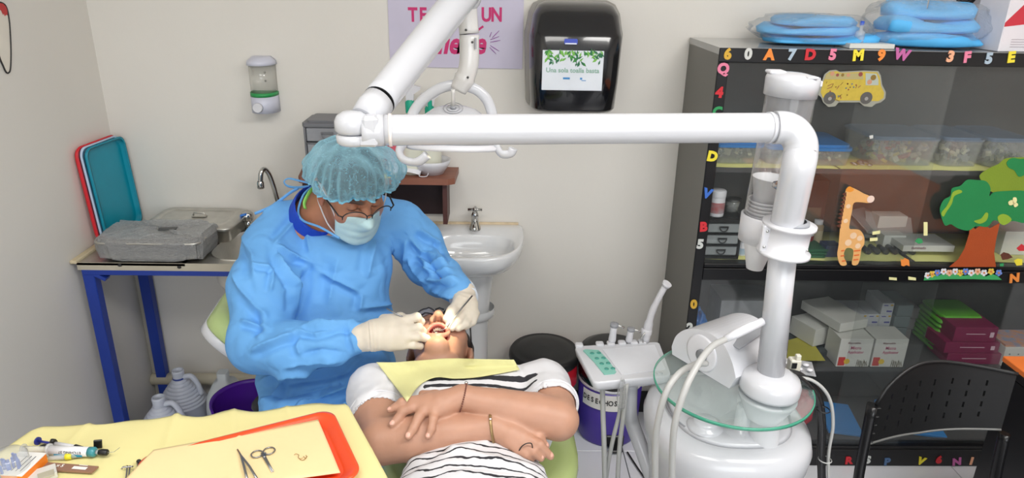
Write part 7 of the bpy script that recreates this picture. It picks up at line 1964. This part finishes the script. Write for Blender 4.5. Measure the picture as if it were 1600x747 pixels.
# gown ------------------------------------------------------------------------------------------
G = SDF(np.array([-.82, 1.24, .43]), hi, .0038)
E = lambda c, r, k=.03, sub=False: G.ell(c, r, RC, k=k, sub=sub)
E(NPa(512, 415, 1.93), (.178, .155, .115), 0)
E(NPa(512, 505, 1.95), (.185, .15, .135), .05)
E(NPa(500, 590, 1.93), (.17, .10, .13), .05)
G.chain([NPa(487, 340, 1.92), NPa(447, 356, 1.90), shR], [.060, .060, .068], k=.04)
G.chain([NPa(530, 340, 1.97), NPa(585, 342, 1.98), shL], [.058, .062, .060], k=.04)
G.chain([shR, NPa(412, 450, 1.79), elR], [.074, .082, .074], k=.03)
G.chain([elR, NPa(455, 545, 1.69), NPa(515, 535, 1.67), NPa(565, 527, 1.668)], [.078, .064, .050, .036], k=.02)
G.chain([shL, NPa(652, 380, 2.02), elL], [.062, .066, .064], k=.03)
G.chain([elL, NPa(690, 432, 1.94), NPa(716, 454, 1.83)], [.062, .055, .040], k=.02)
G.chain([hipR, kneeR], [.115, .095], k=.04); G.chain([hipL, kneeL], [.115, .09], k=.04)
G.chain([kneeR, kneeR + np.array([0, .03, -.36])], [.095, .11], k=.04); G.chain([kneeL, kneeL + np.array([0, .03, -.36])], [.09, .10], k=.04)
E(NPa(560, 590, 1.86), (.10, .07, .09), .05)
# neck opening and cuffs
G.cap(NPa(505, 322, 1.845), NPa(492, 345, 1.90), .073, .060, k=.010, sub=True)
G.cap(NPa(515, 300, 1.80), NPa(505, 322, 1.845), .085, .075, k=.004, sub=True)
dR = (wrR - NPa(515, 535, 1.67)); dR /= np.linalg.norm(dR)
G.cap(wrR + dR * .004, wrR + dR * .08, .030, .032, k=.002, sub=True)
V, F = G.nets(); V = relax(V, F, 2, .5)
px, py, pz = proj(V); Nn = normals(V, F)
toc = np.array([0, 0, CAMH]) - V; toc /= np.linalg.norm(toc, axis=1)[:, None]
fr = np.clip((Nn * toc).sum(1) * 2.2 + .3, 0, 1)
def fold(disp, pts, w, am, dark=True, zr=None):
    """raised crease along a picked polyline with a valley beside it"""
    best = np.full(len(V), 1e9); side = np.zeros(len(V)); tt = np.zeros(len(V)); n = len(pts) - 1
    for i in range(n):
        d, t_ = seg_dist2(px, py, pts[i], pts[i + 1]); a, b = pts[i], pts[i + 1]
        s_ = np.sign((b[0] - a[0]) * (py - a[1]) - (b[1] - a[1]) * (px - a[0]))
        m = d < best; best[m] = d[m]; side[m] = s_[m]; tt[m] = (i + t_[m]) / n
    env = np.clip(np.minimum(tt, 1 - tt) * 5, .15, 1)
    sd = best * side
    g = am * 1.6 * env * (np.exp(-np.abs(sd) / (w * .8)) - .8 * np.exp(-((sd - w * 2.0) / (w * 1.4)) ** 2) * (sd > 0))
    if zr is not None: g = g * ((pz > zr[0]) & (pz < zr[1]))
    return disp + g
dsp = np.zeros(len(V))
# broad facets
P3 = V.copy()
dsp += .0065 * (np.abs(vnoise(P3, 9, 4)) - .3) + .0062 * (np.abs(vnoise(P3, 17, 7)) - .3) + .003 * (np.abs(vnoise(P3, 36, 9)) - .3)
FL = [([(468, 338), (440, 368), (428, 382)], 4, .006), ([(429, 382), (452, 396), (489, 411)], 4, .008), ([(428, 382), (441, 415), (462, 448), (463, 500)], 5, .010),
      ([(489, 411), (470, 440), (462, 480)], 5, -.008), ([(468, 340), (480, 365), (484, 398)], 4, .006), ([(497, 424), (530, 440), (566, 459)], 4, .007), ([(566, 459), (563, 475), (561, 487)], 4, .006),
      ([(588, 372), (580, 400), (573, 440)], 6, .007), ([(606, 372), (618, 400), (625, 430), (622, 470)], 6, .009), ([(634, 372), (632, 400), (630, 430)], 5, .007),
      ([(561, 482), (600, 478), (631, 472)], 4, .007), ([(463, 512), (500, 505), (545, 507), (566, 500)], 5, .009), ([(392, 416), (410, 416), (428, 418)], 3, .006), ([(428, 418), (425, 440), (421, 458)], 3, .006),
      ([(362, 420), (375, 450), (400, 480), (420, 500)], 6, .008), ([(372, 500), (395, 505), (420, 512)], 4, .007), ([(389, 552), (410, 540), (440, 528), (470, 515)], 5, .008), ([(395, 530), (405, 510), (400, 480)], 5, -.007),
      ([(458, 515), (490, 520), (530, 512)], 4, .006), ([(470, 555), (500, 548), (540, 552)], 5, -.006), ([(440, 575), (480, 566), (540, 560)], 4, .006), ([(545, 505), (550, 530), (556, 552)], 3, .005), ([(470, 520), (464, 540), (470, 560)], 4, .006),
      ([(398, 600), (440, 586), (500, 580), (566, 556)], 6, .012), ([(400, 620), (470, 615), (545, 600)], 6, -.008), ([(450, 640), (500, 622), (560, 596)], 6, .010), ([(420, 655), (470, 630), (540, 612)], 6, -.008), ([(505, 655), (560, 620), (590, 600)], 6, .010), ([(410, 640), (430, 610), (440, 595)], 5, .008),
      ([(652, 357), (672, 372), (690, 384)], 4, .010), ([(640, 372), (660, 395), (684, 404)], 4, .010), ([(646, 396), (668, 412), (700, 410)], 4, .011), ([(655, 418), (680, 424), (706, 420)], 4, .010), ([(662, 436), (690, 440), (716, 432)], 4, .009), ([(670, 450), (694, 462), (712, 466)], 4, .008), ([(636, 400), (648, 425), (668, 448)], 4, .008), ([(672, 372), (690, 392), (704, 414)], 4, -.009), ([(664, 398), (676, 420), (684, 440)], 4, -.008),
      ([(455, 305), (430, 322), (404, 340)], 3, .005), ([(376, 365), (395, 400), (398, 440)], 6, .008), ([(500, 360), (540, 376), (590, 372)], 4, -.004), ([(530, 400), (520, 440), (512, 480)], 7, .006)]
for f_ in FL: dsp = fold(dsp, *f_)
V = V + Nn * (dsp * fr + (1 - fr) * .003 * vnoise(P3, 15, 2))[:, None]
m_gown = mat('gown_blue', (104, 168, 228), .75, var=.05, scale=7, bump=.05, bscale=260)
np_mesh('gown', V, F, m_gown, dn)
# gown ties
mb = MB(); mb.tube(catmull([at(398, 334, 1.86), at(425, 322, 1.87), at(452, 302, 1.88), at(466, 294, 1.89)], 6), [(.004, .0018)] * 19, 8)
mb.build('neck_tie', m_gown, dn)
mb = MB(); mb.tube(catmull([at(484, 291, 1.93), at(462, 293, 1.96), at(448, 290, 1.97), at(444, 283, 1.975), at(452, 279, 1.97), at(470, 283, 1.95), at(486, 287, 1.93)], 6), [(.0035, .0014)] * 37, 8)
mb.build('tie_loop', m_gown, dn)
mb = MB(); mb.tube(catmull([at(487, 292, 1.87), at(474, 305, 1.84), at(466, 330, 1.82), at(474, 345, 1.80), at(500, 355, 1.765), at(530, 372, 1.745)], 6), .003, 8); mb.build('neckline_binding', m_gown, dn)
# undershirt collar
S4 = SDF(NPa(495, 320, 1.85) - .14, NPa(495, 320, 1.85) + .14, .0035)
S4.cap(NPa(499, 330, 1.865), NPa(488, 350, 1.91), .0725, .074, k=0)
S4.cap(NPa(505, 322, 1.845), NPa(492, 345, 1.90), .0655, .0655, k=.002, sub=True); S4.cap(NPa(520, 295, 1.79), NPa(505, 322, 1.845), .085, .070, k=.002, sub=True)
V4, F4 = S4.nets(); V4 = relax(V4, F4, 1)
np_mesh('blue_collar', V4, F4, mat('collar_blue', (24, 70, 190), .7), dn)
mb = MB(); mb.tube(catmull([at(497, 288, 1.86), at(484, 300, 1.83), at(476, 316, 1.815), at(477, 326, 1.81)], 6), [(.0065, .003)] * 19, 8); mb.build('green_collar_edge', mat('collar_lime', (150, 226, 110), .7), dn)
# hair under the cap, then the translucent cap
H_ = SDF(HD - .18, HD + .18, .004)
H_.ell(hd_(0, -.012, .038), (.080, .104, .085), FD, k=0)
H_.ell(hd_(0, .085, -.042), (.090, .075, .080), FD, k=.01, sub=True)
for s_ in (-1, 1): H_.ell(hd_(s_ * .085, -.004, -.010), (.024, .028, .040), FD, k=.005, sub=True)
H_.plane(hd_(0, 0, -.045), FD @ np.array([0, .0, -1]))
V5, F5 = H_.nets(); V5 = relax(V5, F5, 1)
np_mesh('hair', V5, F5, MATS['hair_dark'], dn)
# bouffant cap: puffy shell gathered at an elastic edge
nu, nv = 150, 46
c0 = hd_(.004, -.014, .050)
capc = np.array
VV = []
tilt = math.radians(14)        # elastic plane tilts: low at the back, higher on the forehead
def capring(i, j):
    a = 2 * PI * i / nu; s_ = j / nv
    ph = s_ * math.radians(110)
    puff = 1 + .05 * math.sin(3 * a + 1) + .03 * math.sin(5 * a + 2 + 3 * ph)
    rx, ry, rz = .118, .126, .086
    if ph > math.radians(100):
        k_ = (ph - math.radians(100)) / math.radians(24); shr = 1 - .30 * k_ ** 1.5
    else: shr = 1
    gath = (.0045 * math.sin(a * 34 + 1.5 * math.sin(a * 3)) + .003 * math.sin(a * 21)) * max(0, s_ - .35) ** 1 * 2
    wr = .003 * math.sin(7 * a + 8 * ph) * math.sin(ph)
    r_ = math.sin(min(ph, PI / 2 + .15)) if ph < PI / 2 + .15 else 1 - .15 * ((ph - PI / 2 - .15))
    x = math.cos(a) * rx * r_ * shr * puff + math.cos(a) * (gath + wr); y = math.sin(a) * ry * r_ * shr * puff + math.sin(a) * (gath + wr)
    z = math.cos(ph) * rz * (1.0 if ph < PI / 2 else 1.05) + .003 * math.sin(9 * a + 5 * ph)
    y2 = y * math.cos(tilt) - z * math.sin(tilt); z2 = y * math.sin(tilt) + z * math.cos(tilt)
    return c0 + FD @ np.array([x, -y2 if False else y2, z2 * -1 if False else z2])
# crumple: creases radiating over the crown
mb = MB()
P = [[capring(i % nu, j) for j in range(nv + 1)] for i in range(nu + 1)]
flat = np.array(P).reshape(-1, 3); ctr = np.array(c0)
cr1 = np.abs(vnoise(flat, 16, 21)); cr2 = np.abs(vnoise(flat, 34, 22)); dv = flat - ctr; dv /= np.linalg.norm(dv, axis=1)[:, None]
flat = flat + dv * ((.009 * (.3 - cr1) + .0045 * (.3 - cr2)))[:, None]
fl = flat.reshape(nu + 1, nv + 1, 3); fl[nu] = fl[0]
mb.grid(lambda u, v: Vector(fl[round(u * nu), round(v * nv)]), nu, nv)
m_cap = bpy.data.materials.new('bouffant_cap'); m_cap.use_nodes = True
nt = m_cap.node_tree; N = nt.nodes; LK = nt.links; N.remove(N['Principled BSDF'])
tcn = N.new('ShaderNodeTexCoord')
df = N.new('ShaderNodeBsdfDiffuse'); df.inputs[0].default_value = (*lin((160, 210, 228)), 1)
tr = N.new('ShaderNodeBsdfTransparent'); tr.inputs[0].default_value = (.93, .97, 1, 1)
lw = N.new('ShaderNodeLayerWeight'); lw.inputs[0].default_value = .5
vo = N.new('ShaderNodeTexNoise'); vo.inputs['Scale'].default_value = 42; vo.inputs['Distortion'].default_value = 1.4; LK.new(tcn.outputs['Object'], vo.inputs['Vector'])
v2 = N.new('ShaderNodeTexNoise'); v2.inputs['Scale'].default_value = 420; LK.new(tcn.outputs['Object'], v2.inputs['Vector'])
def mth(op, a, b=None):
    n_ = N.new('ShaderNodeMath'); n_.operation = op
    for i, q in enumerate((a, b)):
        if q is None: continue
        if isinstance(q, (int, float)): n_.inputs[i].default_value = q
        else: LK.new(q, n_.inputs[i])
    return n_.outputs[0]
rid = mth('MULTIPLY', mth('LESS_THAN', mth('ABSOLUTE', mth('SUBTRACT', vo.outputs['Fac'], .5)), .008), .22)
cov = mth('ADD', mth('ADD', mth('MULTIPLY', lw.outputs['Facing'], .80), .22), mth('ADD', rid, mth('MULTIPLY', mth('SUBTRACT', v2.outputs['Fac'], .5), .35)))
covc = N.new('ShaderNodeClamp'); LK.new(cov, covc.inputs[0])
ms = N.new('ShaderNodeMixShader'); LK.new(covc.outputs[0], ms.inputs[0]); LK.new(tr.outputs[0], ms.inputs[1]); LK.new(df.outputs[0], ms.inputs[2]); LK.new(ms.outputs[0], N['Material Output'].inputs[0])
mb.build('bouffant_cap', m_cap, dn)
mb = MB(); mb.tube([Vector(fl[i, nv]) for i in range(nu)], .0035, 6, closed=True); mb.build('elastic_edge', mat('cap_elastic', (130, 196, 222), .8), dn)
# face mask: sheet over nose, mouth and chin
nu2, nv2 = 30, 22
def maskp(u, v):
    a = (u - .5) * 2; x = a * .066
    top, bot = -.010 - .018 * abs(a) ** 2, -.118 + .030 * abs(a) ** 2
    h_ = lerp(top, bot, v)
    nose = .030 * math.exp(-((h_ + .030) / .022) ** 2) * math.exp(-(a / .30) ** 2)
    front = .094 - .030 * abs(a) ** 1.8 + nose - .012 * max(0, v - .6) / .4 * (1 - abs(a)) - .010 * abs(a) ** 3
    front += .0022 * abs(math.sin(v * PI * 4)) * (1 - a * a) + .004
    return Vector(hd_(x * (1 - .05 * v), front, h_))
mb = MB(); mb.grid(maskp, nu2, nv2, thick=.0015); mb.build('face_mask', mat('mask_paleblue', (190, 222, 228), .8, var=.02, bump=.04, bscale=200), dn)
for pts in ([maskp(0, .06), Vector(hd_(-.078, .045, .004)), Vector(hd_(-.086, .004, .030)), Vector(hd_(-.084, -.02, .028))], [maskp(0, .96), Vector(hd_(-.074, .030, -.070)), Vector(hd_(-.082, -.012, -.034)), Vector(hd_(-.083, -.025, -.012))], [maskp(1, .06), Vector(hd_(.078, .045, .004)), Vector(hd_(.086, .004, .030))], [maskp(1, .96), Vector(hd_(.074, .030, -.070)), Vector(hd_(.082, -.012, -.034))]):
    mb = MB(); mb.tube(catmull(pts, 6), .0018, 8); mb.build('ear_loop', m_whitep, dn)
# glasses: thin half rims sitting low over the mask
for s_ in (-1, 1):
    rim = [Vector(hd_(s_ * (.037 + .030 * math.cos(a)), .118 - .018 * (.037 + .030 * math.cos(a)) / .067, -.004 + .020 * math.sin(a))) for a in np.linspace(-.2, PI + .2, 15)]
    mb = MB(); mb.tube(rim, .0015, 8); mb.build('glasses_half_rim', mat('rim_dark', (60, 58, 58), .3, .5), dn)
    full = [Vector(hd_(s_ * (.037 + .030 * math.cos(a)), .118 - .018 * (.037 + .030 * math.cos(a)) / .067, -.004 + .020 * math.sin(a))) for a in np.linspace(0, 2 * PI, 25)[:-1]]
    mb = MB(); mb.add(full, [tuple(range(24))]); mb.build('glasses_lens', clear_mat('lens_clear', (235, 240, 240), .96, .02), dn)
    mb = MB(); mb.tube([Vector(hd_(s_ * .067, .102, .002)), Vector(hd_(s_ * .076, .096, .004)), Vector(hd_(s_ * .084, .03, .012)), Vector(hd_(s_ * .084, -.01, .012))], [(.0018, .0022)] * 4, 8); mb.build('glasses_temple', MATS['rim_dark'], dn)
mb = MB(); mb.tube([Vector(hd_(-.008, .118, .004)), Vector(hd_(0, .121, .008)), Vector(hd_(.008, .118, .004))], .0014, 8); mb.build('glasses_bridge', MATS['rim_dark'], dn)

# gloved hands ------------------------------------------------------------------------------------
m_glove = mat('latex_glove', (222, 212, 196), .5, var=.03, scale=30, bump=.05, bscale=120, sss=.05)
def glove(name, build_fn, c, r, creases=()):
    Sg = SDF(np.array(c) - r, np.array(c) + r, .0019)
    build_fn(Sg); Vg, Fg = Sg.nets(); Vg = relax(Vg, Fg, 1, .4)
    Ng = normals(Vg, Fg); pX, pY, _ = proj(Vg)
    Vg = Vg + Ng * (.0006 * vnoise(Vg, 90, 3))[:, None]
    for (a, b, w, am) in creases:
        d, _t = seg_dist2(pX, pY, a, b); Vg = Vg + Ng * (am * np.exp(-(d / w) ** 2))[:, None]
    return np_mesh(name, Vg, Fg, m_glove, dn)
def gR(Sg):
    w = wrR
    Sg.chain([w + (NPa(540, 530, 1.66) - w) * .2, w, NPa(585, 522, 1.658)], [.0325, .0315, .029], k=.008)
    Sg.chain([NPa(585, 512, 1.662), NPa(612, 505, 1.67), NPa(636, 501, 1.675)], [.019, .018, .0135], k=.016)
    Sg.chain([NPa(585, 522, 1.652), NPa(612, 516, 1.655), NPa(638, 515, 1.662)], [.020, .019, .0135], k=.016)
    Sg.chain([NPa(585, 530, 1.652), NPa(612, 526, 1.650), NPa(634, 528, 1.655)], [.020, .018, .013], k=.016)
    Sg.chain([NPa(585, 535, 1.656), NPa(612, 536, 1.653), NPa(628, 539, 1.655)], [.018, .0155, .012], k=.016)
    for pts, r in (([(636, 500, 1.672), (651, 496, 1.680), (657, 503, 1.698), (655, 508, 1.708)], .0112), ([(638, 514, 1.660), (654, 512, 1.668), (661, 518, 1.690)], .0108), ([(634, 527, 1.653), (652, 526, 1.660), (667, 529, 1.680)], .0105), ([(628, 539, 1.654), (645, 539, 1.660), (657, 541, 1.675)], .0095)):
        Sg.chain([NPa(*p) for p in pts], [r * 1.1, r, r * .92, r * .85][:len(pts)], k=.0035)
    Sg.chain([NPa(600, 500, 1.69), NPa(626, 497, 1.705), NPa(650, 508, 1.715)], [.014, .0125, .0105], k=.008)      # thumb behind
glove('glove', gR, NPa(610, 518, 1.67), .13, [((577, 503), (581, 548), 1.6, .0016), ((583, 503), (586, 548), 1.6, .0012), ((590, 504), (592, 547), 1.6, .0009), ((575, 502), (578, 549), 1.2, -.001)])
def gL(Sg):
    w = NPa(724, 458, 1.825)
    Sg.chain([NPa(716, 446, 1.86), w, NPa(727, 478, 1.79)], [.031, .030, .027], k=.008)
    Sg.chain([NPa(719, 470, 1.79), NPa(714, 488, 1.765)], [.019, .015], k=.012)
    Sg.chain([NPa(728, 474, 1.785), NPa(727, 492, 1.757)], [.021, .016], k=.012)
    Sg.chain([NPa(735, 474, 1.79), NPa(738, 494, 1.765)], [.018, .015], k=.012)
    for pts, r in (([(714, 488, 1.758), (708, 498, 1.735), (701, 510, 1.722)], .0105), ([(726, 492, 1.752), (716, 502, 1.727), (706, 512, 1.715)], .0108), ([(736, 494, 1.760), (728, 506, 1.735), (716, 513, 1.722)], .0105), ([(743, 490, 1.775), (738, 503, 1.752), (728, 511, 1.737)], .0095)):
        Sg.chain([NPa(*p) for p in pts], [r * 1.15, r * 1.02, r * .85], k=.0035)
    Sg.chain([NPa(716, 474, 1.775), NPa(706, 486, 1.745), NPa(698, 498, 1.725)], [.015, .0125, .0100], k=.007)
glove('glove', gL, NPa(722, 480, 1.78), .13, [((706, 452), (742, 464), 1.6, .0012), ((704, 458), (742, 470), 1.5, .001)])
# knit cuffs
mb = MB(); a_, b_ = NPa(716, 450, 1.865), NPa(727, 468, 1.815)
mb.tube([Vector(a_), Vector(lerp(Vector(a_), Vector(b_), .5)), Vector(b_)], [.0385, .0395, .0355], 30); mb.build('knit_cuff', mat('cuff_white', (216, 224, 236), .8, bump=.2, bscale=200), dn)
for nm_, (hx, hy) in (('shoe', (kneeR[0], 1.46)), ('shoe', (kneeL[0], 1.54))):
    MB().loft([[Vector((hx + x * s_, hy - .03 + y * s_, z)) for x, y in rrect(.095, .27, .045, 6)] for s_, z in ((.98, .001), (1, .02), (.92, .05), (.6, .09))], cap0=True, cap1=True).build('shoe', m_black, dn)
    MB().cyl((hx, hy + .05, .08), (hx, hy + .0, .46), .05, .07, 18).build('trouser_leg', mat('trousers_navy', (30, 40, 70), .8), dn)
# instruments in the hands
t = thing('dental_mirror', 'thin steel dental mirror held in the gloved hand on the right, reaching into the mouth', 'dental mirror', at(722, 485, 1.74))
mb = MB(); mb.tube([at(738, 462, 1.755), at(722, 481, 1.735), at(703, 505, 1.702), at(699, 511, 1.698)], [.0019, .0021, .0016, .0011], 10); mb.build('handle', m_ins, t)
mb = MB(); mb.tube([at(699, 511, 1.698), at(690, 517, 1.700), at(684, 520, 1.703)], .0010, 8); mb.build('shank', m_ins, t)
MB().ell(at(682, 521, 1.703), (.006, .006, .0015), rot=(30, 10, 0), seg=16, rings=8).build('mirror_head', m_chrome, t)
t = thing('dental_probe', 'thin steel dental probe held in the gloved hand on the left', 'dental probe', at(630, 500, 1.68))
mb = MB(); mb.tube([at(604, 482, 1.66), at(620, 491, 1.66), at(640, 500, 1.675), at(655, 508, 1.692)], [.0016, .0019, .0018, .0014], 10); mb.build('handle', m_ins, t)
mb = MB(); mb.tube([at(655, 508, 1.692), at(660, 513, 1.696), at(666, 512, 1.700)], [.0012, .0009, .0005], 8); mb.build('hooked_tip', m_ins, t)
